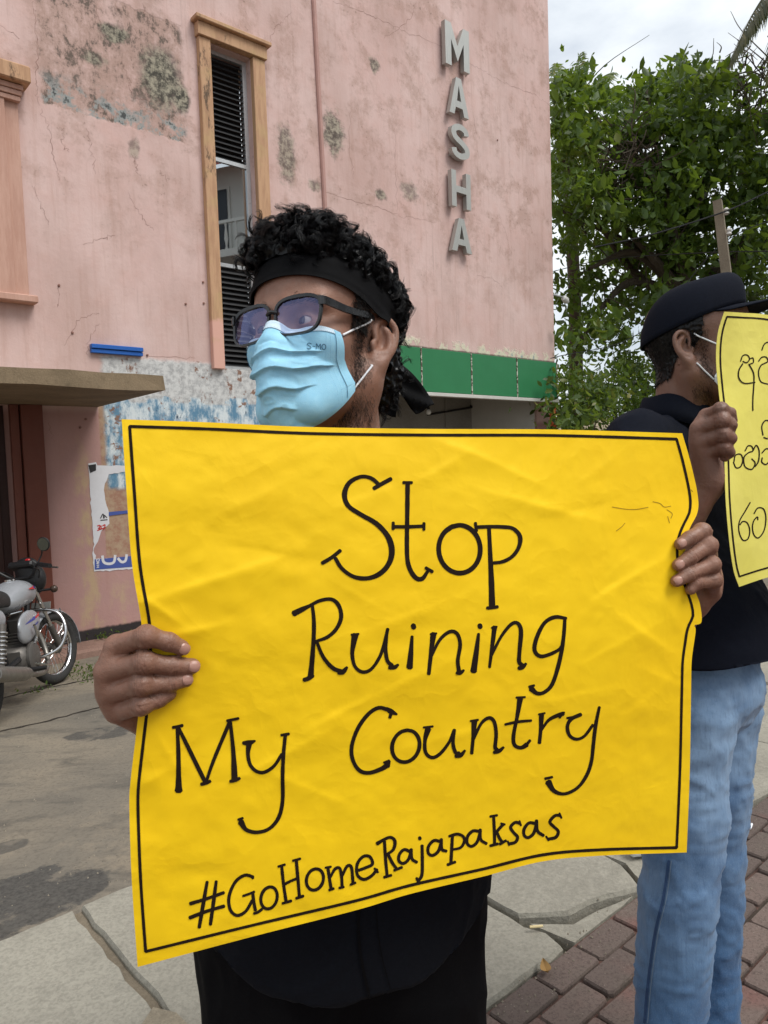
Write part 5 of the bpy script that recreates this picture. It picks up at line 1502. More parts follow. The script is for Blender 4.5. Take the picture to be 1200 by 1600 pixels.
def hand(F, mcp, pip, dip, tip, r, wrist, elbow, thumb, palm_k=0.014):
    """mcp..tip: four finger joints; thumb: list of joints"""
    wrist = np.asarray(wrist); el = np.asarray(elbow)
    mid = (np.asarray(mcp[1]) + np.asarray(mcp[2])) / 2
    F.cap(wrist, wrist + (el - wrist) * 0.55, 0.0235, 0.034, 0.02)
    for i in range(4):
        F.cap(mcp[i], wrist + (np.asarray(mcp[i]) - mid) * 0.45, r[i] * 1.08, 0.015, palm_k)
    for i in range(3):
        F.cap((np.asarray(mcp[i]) + mcp[i + 1]) / 2, wrist, 0.0095, 0.018, 0.012)
    F.chain(thumb, [0.014, 0.012, 0.0105, 0.0085][:len(thumb)], 0.008)
    for i in range(4):
        a, b, c, d = map(np.asarray, (mcp[i], pip[i], dip[i], tip[i]))
        F.cap(a, b, r[i] * 1.06, r[i] * 0.97, 0.005)
        F.cap(b, c, r[i] * 0.97, r[i] * 0.87, 0.004)
        F.cap(c, d, r[i] * 0.87, r[i] * 0.76, 0.004)
        F.ell(b, r[i] * 1.04, 0.005)

def knuckles(VQ, joints, r, dorsal):
    """cross creases over the finger joints; returns displaced mesh and a crease map"""
    V, Q = VQ
    V = V.copy(); N = vnormals(V, Q); dark = np.zeros(len(V))
    for (a, b, c), rr, kind in joints:
        a, b, c = map(np.asarray, (a, b, c))
        ax = (c - a) / np.linalg.norm(c - a)
        d = V - b
        m = np.linalg.norm(d, axis=1) < rr * 2.0
        if not m.any(): continue
        al = d[m] @ ax
        dv = dorsal(b); dv = dv - (dv @ ax) * ax; dv /= np.linalg.norm(dv)
        sidev = np.cross(ax, dv)
        fc = np.clip((N[m] @ dv - 0.05) / 0.5, 0, 1)
        bow = (d[m] @ sidev) ** 2 / rr * 0.25
        lines = (-0.0048, -0.0024, 0.0, 0.0024, 0.0048) if kind == 'pip' else (-0.0022, 0.0, 0.0022)
        g_ = sum(np.exp(-((al - o_ * (1 + 0.15 * math.sin(9 * o_ * 1000)) - np.sign(o_ + 1e-9) * bow) / 0.00062) ** 2) for o_ in lines) * fc
        g_ *= 0.65 + 0.35 * vnoise(V[m], 260, 4)
        V[m] -= N[m] * (0.00095 * g_)[:, None]
        bulge = np.exp(-(al / (rr * 0.7)) ** 2) * fc
        if kind == 'pip': V[m] += N[m] * (0.0007 * bulge)[:, None]
        dark[m] = np.maximum(dark[m], np.clip(0.45 * bulge * (0.6 + 0.4 * vnoise(V[m], 180, 2)) + 0.6 * g_, 0, 1))
    # fine skin relief
    V += N * (0.00016 * vnoise(V, 420, 7) + 0.00022 * vnoise(V, 150, 8))[:, None]
    return (V, Q), dark
def finger_joints(mcp, pip, dip, tip, r):
    out = []
    for i in range(4):
        out.append(((mcp[i], pip[i], dip[i]), r[i], 'pip')); out.append(((pip[i], dip[i], tip[i]), r[i] * 0.87, 'dip'))
    return out
def to_cam(p): return CAM - np.asarray(p)
def set_knuckle(me, arr):
    at = me.attributes.new('knuckle', 'FLOAT', 'POINT'); at.data.foreach_set('value', arr.astype(np.float32))

def nails(tips, dips, r, parent, look=None, size=1.0):
    for t_, d_, rr in zip(tips, dips, r):
        t_, d_ = np.asarray(t_), np.asarray(d_)
        ax = (t_ - d_) / np.linalg.norm(t_ - d_)
        v = CAM - t_ if look is None else np.asarray(look, float)
        v = v - (v @ ax) * ax; v /= np.linalg.norm(v)
        w = np.cross(ax, v)
        c = t_ + ax * rr * 0.12 + v * rr * 0.60
        vs, fs = [], []
        n1, n2 = 9, 7
        for i in range(n1):
            for j in range(n2):
                a = (i / (n1 - 1) - 0.5) * 2; b = (j / (n2 - 1) - 0.5) * 2
                sx = rr * 0.66 * size * (1 - 0.42 * abs(a) ** 4)
                vs.append(c + ax * a * rr * 0.66 * size + w * b * sx + v * (rr * 0.30 * math.sqrt(max(0, 1 - 0.85 * b * b)) - rr * 0.16 * max(0, a) ** 2 - 0.0002))
        for i in range(n1 - 1):
            for j in range(n2 - 1): fs.append((i * n2 + j, (i + 1) * n2 + j, (i + 1) * n2 + j + 1, i * n2 + j + 1))
        mb = MB(); mb.add(vs, fs); o = mb.build('fingernail', M_NAIL, parent, True, fixn=False)

def pj(lst): return [P(*q) for q in lst]
def local_to(parent, V): return V - np.array(parent.location)
def add_np(name, V, Fs, mat, parent, smooth=True):
    return ob(name, mesh_np(name, local_to(parent, V), Fs, smooth), mat, parent)

def cloth_wrinkle(V, N, amp, sc, seed, stretch=(1, 1, 1)):
    X = V * np.array(stretch)
    a = vnoise(X, sc, seed); b = vnoise(X + 0.3 * vnoise(X, sc * 0.5, seed + 2)[:, None], sc * 2.1, seed + 1)
    r = (1 - np.abs(a)) ** 3 * 1.0 + (1 - np.abs(b)) ** 4 * 0.5 - 0.5
    return V + N * (amp * r)[:, None]

def fabric_mat(name, c, rough=0.85, weave=900, var=0.2, sheen=0.2):
    t = NT(name); o = t.obj()
    n1 = t.noise(o, 6, 4); n2 = t.noise(o, 250, 3)
    col = t.mix(n1, tuple(x * (1 - var) for x in c), tuple(x * (1 + var) for x in c))
    col = t.mix(t.rng(n2, 0.4, 0.7, 0, 0.35), col, tuple(x * 1.6 for x in c))
    h = t.ma('ADD', t.n('ShaderNodeTexWave', {'Vector': o, 'Scale': weave}, bands_direction='DIAGONAL').outputs['Fac'], t.noise(o, 400, 2))
    return t.fin(col, rough, 0, 0.10, t.bump(h, 0.15, 0.0006), Sheen_Weight=sheen * 0.3, Sheen_Roughness=0.5)
M_BLACK = fabric_mat('black_cotton', (0.0048, 0.0058, 0.0088), sheen=0.05)
M_BAND = fabric_mat('black_headband_cloth', (0.0042, 0.0042, 0.0048), sheen=0.0)
M_TROU = fabric_mat('black_trouser_cloth', (0.0035, 0.0035, 0.0042), sheen=0.0)
M_NAVY = fabric_mat('navy_polo_knit', (0.0058, 0.0074, 0.0135), sheen=0.0)
M_SHOE = simple('dark_shoe', (0.02, 0.02, 0.022), 0.5)
M_SOLE = simple('shoe_sole', (0.3, 0.29, 0.27), 0.7)
M_STR = simple('white_elastic', srgb(226, 228, 232), 0.7, var=0.05)

def shoes(parent, ankles, yaw):
    f = np.array([math.sin(-yaw), -math.cos(-yaw), 0]); r_ = np.array([-math.cos(yaw), math.sin(yaw), 0])
    for a in ankles:
        a = np.array([a[0], a[1], 0.0])
        F = Field(a - np.array([0.26, 0.26, 0.01]), a + np.array([0.26, 0.26, 0.16]), 0.007)
        M = np.array([r_, f, [0, 0, 1]])
        F.ell(a + f * 0.01 + np.array([0, 0, 0.065]), (0.042, 0.065, 0.06), 0.03, M=M)
        F.ell(a + f * 0.10 + np.array([0, 0, 0.042]), (0.047, 0.10, 0.042), 0.03, M=M)
        V, Q = F.mesh(); V[:, 2] = np.maximum(V[:, 2], 0.018)
        s_ = add_np('shoe', V, Q, M_SHOE, parent)
        pts = [a + f * (0.06 + 0.145 * math.cos(t)) + r_ * 0.052 * math.sin(t) for t in np.linspace(0, 2 * math.pi, 24, endpoint=False)]
        k = len(pts)
        mb = MB(); mb.add([p + [0, 0, 0.001] for p in pts] + [p + [0, 0, 0.026] for p in pts], [tuple(range(k))[::-1], tuple(range(k, 2 * k))] + [(i, (i + 1) % k, k + (i + 1) % k, k + i) for i in range(k)])
        o = mb.build('sole', M_SOLE, s_); o.location = -Vector(parent.location)

# ------------------------------------------------------------------ first man
Y1, O1 = R_(30.0), np.array([-0.0720, 0.992, 1.5405])
H1 = head_rot(Y1, R_(7.5), R_(3.5))
def h1(p): return np.asarray(p, float) @ H1.T + O1
BY1, BO1 = R_(-17), np.array([-0.080, 1.075, 0.0])
BR1 = head_rot(BY1)
def b1(p): return np.asarray(p, float) @ BR1.T + BO1
man1 = empty('person', (BO1[0], BO1[1], 0))
tag(man1, 'man in black shirt, headband, glasses and blue mask holding a yellow poster', 'person')

# hands
def pd(x, y, dd): return (x, y, float(pdepth(np.array(float(x)), np.array(float(y)))) + dd)
mcpR = pj([(182, 1009, 0.778), (166, 1049, 0.776), (168, 1084, 0.782), (181, 1113, 0.790)])
pipR = pj([pd(229, 994, -0.013), pd(226, 1035, -0.0135), pd(222, 1070, -0.013), pd(222, 1102, -0.011)])
dipR = pj([pd(264, 1003, -0.0095), pd(269, 1040, -0.0095), pd(265, 1067, -0.009), pd(248, 1093, -0.0085)])
tipR = pj([pd(284, 1012, -0.0075), pd(300, 1041, -0.0075), pd(290, 1062, -0.0072), pd(265, 1084, -0.0068)])
rR = [0.0106, 0.0109, 0.0104, 0.0095]
wrR = P(252, 1122, 0.835); elR = np.array([-0.262, 1.050, 1.080])
thR = pj([(222, 1100, 0.815), (216, 1050, 0.812), (238, 1018, 0.795), (258, 1008, 0.789)])
FR = Field(np.minimum(wrR, mcpR[1]) - 0.075, np.maximum(wrR, tipR[1]) + np.array([0.06, 0.12, 0.09]), 0.0012)
hand(FR, mcpR, pipR, dipR, tipR, rR, wrR, elR, thR)
mcpL = pj([(1096, 856, 1.034), (1109, 880, 1.036), (1115, 905, 1.036), (1113, 928, 1.032)])
pipL = pj([(1097, 830, 0.998), (1107, 852, 0.994), (1112, 882, 0.993), (1115, 907, 0.998)])
dipL = pj([pd(1077, 841, -0.011), pd(1079, 870, -0.0115), pd(1076, 898, -0.0115), pd(1089, 911, -0.0115)])
tipL = pj([pd(1063, 850, -0.0080), pd(1060, 883, -0.0080), pd(1057, 908, -0.0080), pd(1079, 921, -0.0085)])
rL = [0.0105, 0.0108, 0.0104, 0.0095]
wrL = P(1054, 968, 1.070); elL = np.array([0.315, 1.225, 1.13])
thL = pj([(1092, 945, 1.055), (1082, 915, 1.045), (1072, 885, 1.025), (1064, 868, 1.014)])
FL = Field(np.minimum(wrL, elL * 0.4 + wrL * 0.6) - 0.06, np.maximum(wrL, mcpL[0]) + np.array([0.06, 0.09, 0.10]), 0.0017)
FL.lo = FL.lo
FL = Field(np.minimum.reduce([wrL, elL * 0.55 + wrL * 0.45] + tipL) - 0.03, np.maximum.reduce([wrL, elL * 0.55 + wrL * 0.45] + pipL + mcpL) + 0.03, 0.0012)
hand(FL, mcpL, pipL, dipL, tipL, rL, wrL, elL, thL)
shR, shL = b1((0.185, 0, 1.365)), b1((-0.185, 0, 1.365))
FA = Field((-0.45, 0.72, -0.02), (0.56, 1.42, 1.50), 0.0085)
for sh, el, wr in ((shR, elR, wrR), (shL, elL, wrL)):
    FA.cap(sh, el, 0.050, 0.040, 0.03); FA.cap(el, el + (wr - el) * 0.52, 0.041, 0.034, 0.02)
FA.ell(b1((0, 0, 1.20)), (0.175, 0.105, 0.20), 0.05, M=BR1.T)
FA.ell(b1((0, 0, 0.98)), (0.160, 0.105, 0.16), 0.05, M=BR1.T)
FA.cap(shR, shL, 0.05, 0.05, 0.05)
FA.cap(b1((0, -0.01, 1.34)), h1((0, -0.045, -0.14)), 0.062, 0.055, 0.03)
for s in (-1, 1):
    FA.cap(b1((s * 0.09, 0, 0.88)), b1((s * 0.10, 0.01, 0.50)), 0.085, 0.058, 0.03); FA.cap(b1((s * 0.10, 0.01, 0.50)), b1((s * 0.10, -0.01, 0.09)), 0.056, 0.038, 0.02)
mR, kR = knuckles(FR.mesh(), finger_joints(mcpR, pipR, dipR, tipR, rR), rR, to_cam)
mL, kL = knuckles(FL.mesh(), finger_joints(mcpL, pipL, dipL, tipL, rL), rL, to_cam)
mA = FA.mesh()
V, Fs = join_np([(h1(HV), HQ), mR, mL, mA])
body1 = add_np('body', V, Fs, M_SKIN, man1)
if len(body1.data.vertices) == len(V): set_knuckle(body1.data, np.concatenate([np.zeros(len(HV)), kR, kL, np.zeros(len(mA[0]))]))
nroot = empty('tmp'); bpy.data.objects.remove(nroot)
def at_root(o, root): o.location = -Vector(root.location); return o
n0 = len(bpy.data.objects)
before = set(bpy.data.objects)
nails(tipR[:3], dipR[:3], rR, man1, None, 0.80); nails(tipL[:3], dipL[:3], rL, man1, None, 0.80)
for o in set(bpy.data.objects) - before: at_root(o, man1)

# shirt: loose, untucked, with tails
FS = Field((-0.50, 0.70, 0.56), (0.50, 1.45, 1.50), 0.0065)
FS.ell(b1((0, 0.0, 1.20)), (0.198, 0.125, 0.22), 0.05, M=BR1.T)
FS.ell(b1((0, 0.01, 1.00)), (0.208, 0.140, 0.24), 0.06, M=BR1.T)
FS.ell(b1((0, 0.005, 0.80)), (0.234, 0.152, 0.34), 0.06, M=BR1.T)
FS.cap(shR * 0.94 + shL * 0.06, shL * 0.94 + shR * 0.06, 0.062, 0.062, 0.04)
FS.cap(b1((0, -0.02, 1.36)), h1((0, -0.048, -0.155)), 0.078, 0.066, 0.03)
for sh, el in ((shR, elR), (shL, elL)): FS.cap(sh, sh + (el - sh) * 0.80, 0.066, 0.062, 0.03)
hemz = lambda X: 0.680 + 0.07 * np.minimum(1, (np.abs((X - BO1) @ BR1[:, 0]) / 0.19) ** 3)
V, Q = FS.mesh(); N = vnormals(V, Q)
V = cloth_wrinkle(V, N, 0.0055, 7.0, 4, (1, 1, 0.75))
V = cloth_wrinkle(V, N, 0.0022, 19.0, 8)
hz = hemz(V)
V[:, 2] = np.where(V[:, 2] < hz, hz - 0.004 * np.sin(V[:, 0] * 60), V[:, 2])
ax_ = h1((0, -0.048, -0.135)); top = ax_[2] - 0.018
V[:, 2] = np.where((np.linalg.norm((V - ax_)[:, :2], axis=1) < 0.10) & (V[:, 2] > top), top + 0.1 * (V[:, 2] - top), V[:, 2])
shirt1 = add_np('shirt', V, Q, M_BLACK, man1)
bvS = BVHTree.FromPolygons([tuple(p) for p in V], [tuple(q) for q in Q])
def bvh_depth(bv):
    def f(x, y):
        d = ray(np.array(float(x)), np.array(float(y))); L = np.linalg.norm(d)
        h = bv.ray_cast(Vector(CAM), Vector(d / L))
        return (h[3] / L) if h[0] is not None else 1.0
    return f
mb = MB(); ribbon(mb, [(563, 1405), (560, 1450), (565, 1500), (578, 1560)], 2.2, bvh_depth(bvS), 0.004, 6)
ribbon(mb, [(588, 1398), (590, 1450), (598, 1500), (612, 1552)], 0.8, bvh_depth(bvS), 0.003, 6)
o = mb.build('placket', M_TROU, shirt1, fixn=False); o.location = -Vector(man1.location)
# trousers
FT = Field((-0.45, 0.78, 0.02), (0.32, 1.38, 1.08), 0.0075)
FT.ell(b1((0, 0, 0.86)), (0.215, 0.135, 0.30), 0.05, M=BR1.T)
for s in (-1, 1):
    FT.cap(b1((s * 0.112, 0.0, 0.82)), b1((s * 0.116, 0.012, 0.48)), 0.116, 0.094, 0.05); FT.cap(b1((s * 0.116, 0.012, 0.48)), b1((s * 0.12, -0.01, 0.10)), 0.090, 0.070, 0.02)
V, Q = FT.mesh(); N = vnormals(V, Q)
V = cloth_wrinkle(V, N, 0.006, 8.0, 12, (1, 1, 0.6)); V[:, 2] = np.maximum(V[:, 2], 0.06)
add_np('trousers', V, Q, M_TROU, man1)
before = set(bpy.data.objects)
shoes(man1, [b1((s * 0.12, -0.01, 0)) for s in (-1, 1)], BY1)

# eyes
t = NT('eye_white'); M_EYE = t.fin(srgb(176, 164, 158), 0.12, 0, 0.5)
M_IRIS = NT('dark_iris').fin((0.012, 0.008, 0.006), 0.06, 0, 0.6)
def uv_sphere(c, r, ax=None, cone=math.pi, n=20, m=14):
    c = np.asarray(c); ax = np.array([0, 0, 1.0]) if ax is None else np.asarray(ax, float) / np.linalg.norm(ax)
    a = np.cross(ax, (0.3, 0.2, 0.93)); a /= np.linalg.norm(a); b = np.cross(ax, a)
    vs, fs = [], []
    for i in range(m + 1):
        th = cone * i / m
        for k in range(n):
            p = 2 * math.pi * k / n
            vs.append(c + r * (math.cos(th) * ax + math.sin(th) * (math.cos(p) * a + math.sin(p) * b)))
    for i in range(m):
        for k in range(n): fs.append((i * n + k, (i + 1) * n + k, (i + 1) * n + (k + 1) % n, i * n + (k + 1) % n))
    return vs, fs
def eyes(root, tf, gaze):
    for s in (-1, 1):
        c = np.array([s * 0.032, 0.0790, 0.006])
        vs, fs = uv_sphere(c, 0.0122)
        mb = MB(); mb.add([tf(v) for v in vs], fs); e = mb.build('eye', M_EYE, root, True); e.location = -Vector(root.location)
        vs, fs = uv_sphere(c, 0.01245, gaze, 0.58, 20, 5)
        mb = MB(); mb.add([tf(v) for v in vs], fs); i_ = mb.build('iris', M_IRIS, e, True)
eyes(man1, h1, (0.34, 0.94, 0.0))

# face mask: pleated sheet bridging nose and chin
def mask_mesh(push=0.0032):
    NVv, NTt = 120, 97
    v = np.linspace(0, 1, NVv); tt = np.linspace(-1, 1, NTt)
    cy = np.interp(v, [0, 0.12, 0.25, 0.45, 0.65, 0.85, 1], [0.1035, 0.114, 0.123, 0.1255, 0.121, 0.110, 0.092])
    cz = np.interp(v, [0, 0.25, 0.5, 0.75, 1], [-0.004, -0.030, -0.060, -0.094, -0.130])
    sx = np.interp(v, [0, 0.5, 1], [0.0595, 0.0640, 0.0600]); sy = np.interp(v, [0, 0.45, 0.8, 1], [0.060, 0.054, 0.034, 0.034]); sz = np.interp(v, [0, 0.5, 0.85, 1], [-0.0110, -0.042, -0.068, -0.074])
    for _ in range(2): cy[1:-1] = (cy[:-2] + cy[1:-1] * 2 + cy[2:]) / 4
    Vv, Tt = np.meshgrid(np.arange(NVv), tt, indexing='ij')
    a = np.abs(Tt)
    X = -sx[Vv] * Tt * (1 - 0.10 * (1 - a))
    Y = cy[Vv] - (cy[Vv] - sy[Vv]) * a ** 1.75
    Z = cz[Vv] + (sz[Vv] - cz[Vv]) * a ** np.interp(v[Vv], [0, 0.3, 0.7, 1], [0.75, 1.25, 1.9, 3.0])
    V = np.stack([X, Y, Z], -1).reshape(-1, 3)
    I, J = np.meshgrid(np.arange(NVv - 1), np.arange(NTt - 1), indexing='ij'); k = (I * NTt + J).ravel()
    Q = np.stack([k, k + NTt, k + NTt + 1, k + 1], 1)
    N = vnormals(V, Q)
    if np.mean(N[:, 1]) < 0: N = -N; Q = Q[:, ::-1]
    vv = v[Vv].ravel(); t_ = Tt.ravel()
    fade = np.clip((1 - np.abs(t_)) * 5, 0, 1) * np.clip(vv * 8, 0, 1) * np.clip((1 - vv) * 8, 0, 1)
    wob = 0.020 * np.sin(5 * t_ + 1) + 0.012 * np.sin(11 * t_)
    off = np.zeros(len(V))
    for vi, h in ((0.10, 0.0012), (0.34, 0.0058), (0.51, 0.0066), (0.68, 0.0056), (0.84, 0.004)):
        x = vv + wob * (1 if vi != 0.5 else -0.7) - vi
        off += h * np.where(x < 0, np.exp(x / 0.085), np.exp(-x / 0.006))
    P3 = V * np.array([1, 1, 1.6])
    off += 0.0016 * vnoise(P3, 55, 2) + 0.0011 * (1 - np.abs(vnoise(P3, 80, 6))) ** 3
    V = V + N * (off * fade)[:, None]
    for _ in range(8):
        D = hf_sample(V); m = D < push
        V[m] += (N * (push - D)[:, None])[m]
    return V, Q, NVv, NTt, vv, t_
MV, MQ, MNV, MNT, Mvv, Mtt = mask_mesh()
t = NT('blue_mask_fabric'); o = t.obj()
nz = t.noise(o, 120, 4, 0.6)
M_MASK = t.fin(t.mix(nz, srgb(142, 202, 230), srgb(168, 218, 240)), 0.75, 0, 0.3, t.bump(t.ma('ADD', t.vor(o, 900).outputs['Distance'], nz), 0.2, 0.0008), Subsurface_Weight=0.15, Subsurface_Radius=(0.003, 0.004, 0.005))
M_MSKW = simple('pale_mask_hem', srgb(206, 226, 238), 0.75, var=0.06, sc=300)
def mask_obj(root, tf, mat):
    W = np.array([tf(p) for p in MV])
    Nw = vnormals(W, MQ); n = len(W)
    back = W - Nw * 0.0007 * (1 if (Nw @ (tf((0, 1, 0)) - tf((0, 0, 0)))).mean() > 0 else -1)
    g_ = np.arange(n).reshape(MNV, MNT)
    ring = np.concatenate([g_[0, :], g_[1:, -1], g_[-1, -2::-1], g_[-2:0:-1, 0]])
    rim = np.array([(ring[i], ring[(i + 1) % len(ring)], ring[(i + 1) % len(ring)] + n, ring[i] + n) for i in range(len(ring))])
    return add_np('face_mask', np.vstack([W, back]), [MQ, MQ[:, ::-1] + n, rim], mat, root), W, g_
mask1, MW, MG = mask_obj(man1, h1, M_MASK)
bvM = BVHTree.FromPolygons([tuple(p) for p in MW], [tuple(q) for q in MQ])
def strip_on_mask(rows, cols, lift, name, mat):
    """a band of the mask lifted a little off its surface"""
    sub = MG[rows, :][:, cols]
    N = vnormals(MW, MQ); sgn = 1 if (N @ (h1((0, 1, 0)) - h1((0, 0, 0)))).mean() > 0 else -1
    W = (MW + N * lift * sgn)
    a, b = sub.shape
    idx = np.arange(a * b).reshape(a, b)
    q = np.array([(idx[i, j], idx[i + 1, j], idx[i + 1, j + 1], idx[i, j + 1]) for i in range(a - 1) for j in range(b - 1)])
    o = add_np(name, W[sub.ravel()], q, mat, man1); o.parent = mask1; o.location = (0, 0, 0); return o
strip_on_mask(np.arange(0, 11), np.arange(0, MNT), 0.0009, 'top_hem', M_MSKW)
strip_on_mask(np.arange(113, MNV), np.arange(0, MNT), 0.0009, 'bottom_hem', M_MASK)
strip_on_mask(np.arange(0, MNV), np.arange(0, 5), 0.0011, 'side_hem', M_MASK)
strip_on_mask(np.arange(0, MNV), np.arange(MNT - 5, MNT), 0.0011, 'side_hem', M_MASK)
# stitch dots along the hems
M_ST = simple('mask_stitch', srgb(96, 150, 186), 0.8)
N = vnormals(MW, MQ); sgn = 1 if (N @ (h1((0, 1, 0)) - h1((0, 0, 0)))).mean() > 0 else -1
mb = MB()
def dot(p, n_, r):
    a = np.cross(n_, (0.2, 0.3, 0.9)); a /= np.linalg.norm(a); b = np.cross(n_, a)
    mb.add([p + n_ * 0.0016 + r * (math.cos(q) * a + math.sin(q) * b) for q in np.arange(6) * math.pi / 3], [(0, 1, 2, 3, 4, 5)])
for j in range(2, MNT - 2, 1):
    for r_ in (3, 9): k = MG[r_, j]; dot(MW[k], N[k] * sgn, 0.00032)
for r_ in range(12, MNV - 8, 2):
    for j in (5, 7, 9, MNT - 10, MNT - 8, MNT - 6): k = MG[r_, j]; dot(MW[k], N[k] * sgn, 0.00032)
o = mb.build('stitching', M_ST, mask1, fixn=False); o.location = -Vector(man1.location); o['kind'] = 'stuff'
# printed letters on the mask
M_PRT = simple('grey_blue_print', srgb(60, 104, 134), 0.7)
mdep = bvh_depth(bvM)
mb = MB()
for q in ([(486.5, 537.5), (483, 536), (480, 538), (483, 540.5), (486, 542.5), (483, 545), (479.5, 543.5)], [(488.5, 541), (492, 541.3)], [(494, 545.5), (494.5, 537), (497.5, 542), (500.5, 537.6), (501, 546)], oval((506, 542), 3.0, 4.2, 0, 10)):
    ribbon(mb, q, 0.62, mdep, 0.0012, 4)
o = mb.build('lettering', M_PRT, mask1, fixn=False); o.location = -Vector(man1.location)
def loops(root, tf, maskob, r=0.0013):
    for s in (-1, 1):
        for pts in ([(s * 0.0580, 0.062, -0.012), (s * 0.0690, 0.036, 0.002), (s * 0.0755, 0.010, 0.017), (s * 0.0745, 0.001, 0.024), (s * 0.070, -0.012, 0.024)],
                    [(s * 0.0600, 0.036, -0.072), (s * 0.0680, 0.021, -0.055), (s * 0.0730, 0.007, -0.038), (s * 0.0720, -0.006, -0.028), (s * 0.067, -0.016, -0.020)]):
            q = spline(pts, 6)
            for _ in range(6):
                D = hf_sample(q); q[:, 0] += s * np.maximum(0.0015 - D, 0) * (q[:, 1] > 0.006)
            mb = MB(); mb.tube([tf(p) for p in q], r, 8); o = mb.build('ear_loop', M_STR, maskob, True); o.location = -Vector(root.location)
loops(man1, h1, mask1)

# spectacles
gls = empty('eyeglasses', tuple(h1((0, 0.1, 0.006)))); gls.parent = man1; gls.location = Vector(h1((0, 0.1, 0.006))) - Vector(man1.location)
M_FRM = simple('black_acetate', (0.012, 0.013, 0.015), 0.28, spec=0.5, var=0.1)
t = NT('coated_lens'); t.t.nodes.remove(t.b)
lw = t.n('ShaderNodeLayerWeight', {'Blend': 0.35})
ff = t.ma('ADD', t.ma('MULTIPLY', lw.outputs['Facing'], 0.26), 0.085)
gg = t.n('ShaderNodeBsdfGlossy', {'Color': (0.50, 0.54, 1.0, 1), 'Roughness': 0.015})
tt_ = t.n('ShaderNodeBsdfTransparent', {'Color': (0.90, 0.92, 0.98, 1)})
mx = t.n('ShaderNodeMixShader', {0: ff, 1: tt_.outputs[0], 2: gg.outputs[0]})
t.t.links.new(mx.outputs[0], t.out.inputs[0]); M_LENS = t.m
GB = np.array(gls.location) + np.array(man1.location)
def gx(mb, name, mat, parent=gls, smooth=True):
    o = mb.build(name, mat, parent, smooth); return o
def gp3(p): return h1(p) - GB
def lens_outline(s, k=1.0, n=36):
    out = []
    for i in range(n):
        a = 2 * math.pi * i / n
        c, sn = math.cos(a), math.sin(a)
        x = 0.0290 * k * np.sign(c) * abs(c) ** 0.62; z = 0.0222 * k * np.sign(sn) * abs(sn) ** 0.64
        x *= 1 + 0.06 * (z / 0.02)              # wider at the top
        wrap = -0.0035 * ((s * 0.0345 + s * x) / 0.06) ** 2 * 2
        out.append((s * 0.0352 + s * x, 0.1095 + wrap - 0.0015 * (z / 0.02), 0.0055 + z))
    return out
for s in (-1, 1):
    ol = lens_outline(s)
    ring_o = lens_outline(s, 1.0); n = len(ol)
    vs, fs = [], []
    for i, p in enumerate(ol):
        p = np.array(p); c = np.array([s * 0.0352, p[1], 0.0055]); d = (p - c) / np.linalg.norm(p - c)
        th = 0.0017 + 0.0018 * max(0, d[2]) + 0.0006 * abs(d[0])
        for a, b in ((-0.0006, -0.0019), (th, -0.0019), (th, 0.0019), (-0.0006, 0.0019)):
            vs.append(gp3(p + d * a + np.array([0, b, 0])))
    for i in range(n):
        j = (i + 1) % n
        for k in range(4): fs.append((i * 4 + k, j * 4 + k, j * 4 + (k + 1) % 4, i * 4 + (k + 1) % 4))
    mb = MB(); mb.add(vs, fs); gx(mb, 'rim', M_FRM)
    mb = MB(); ctr = np.mean(ol, axis=0) + np.array([0, 0.0012, 0])
    pts = [np.array(p) for p in ol]
    rings = [[ctr + (p - ctr) * k + np.array([0, 0.0012 * (1 - k * k), 0]) for p in pts] for k in (1.0, 0.75, 0.5, 0.25)]
    vs = [gp3(p) for r_ in rings for p in r_] + [gp3(ctr + np.array([0, 0.0012, 0]))]
    fs = [(a * n + i, a * n + (i + 1) % n, (a + 1) * n + (i + 1) % n, (a + 1) * n + i) for a in range(3) for i in range(n)] + [(3 * n + i, 3 * n + (i + 1) % n, 4 * n) for i in range(n)]
    mb.add(vs, fs); gx(mb, 'lens', M_LENS)
    # temple
    path = spline([(s * 0.0655, 0.1050, 0.0190), (s * 0.0705, 0.0970, 0.0190), (s * 0.0740, 0.060, 0.0195), (s * 0.0765, 0.025, 0.0235), (s * 0.0755, 0.004, 0.0275), (s * 0.0720, -0.014, 0.024), (s * 0.070, -0.028, 0.008)], 5)
    for _ in range(6):
        D = hf_sample(path); path[:, 0] += s * np.maximum(0.0030 - D, 0) * (path[:, 1] < 0.08) * (path[:, 1] > 0.012)
    hgt = np.interp(np.linspace(0, 1, len(path)), [0, 0.2, 0.7, 1], [0.0052, 0.0048, 0.0032, 0.0028])
    vs, fs = [], []
    for p, hh in zip(path, hgt):
        for a, b in ((-0.0014, -hh), (0.0014, -hh), (0.0014, hh), (-0.0014, hh)): vs.append(gp3(p + np.array([a, 0, b])))
    for i in range(len(path) - 1):
        for k in range(4): fs.append((i * 4 + k, (i + 1) * 4 + k, (i + 1) * 4 + (k + 1) % 4, i * 4 + (k + 1) % 4))
    fs += [(0, 1, 2, 3), tuple(4 * (len(path) - 1) + k for k in (3, 2, 1, 0))]
    mb = MB(); mb.add(vs, fs); gx(mb, 'temple', M_FRM, smooth=False)
mb = MB(); mb.tube([gp3(p) for p in spline([(-0.0075, 0.1095, 0.013), (0, 0.1120, 0.0145), (0.0075, 0.1095, 0.013)], 6)], 0.0026, 8); gx(mb, 'bridge', M_FRM)

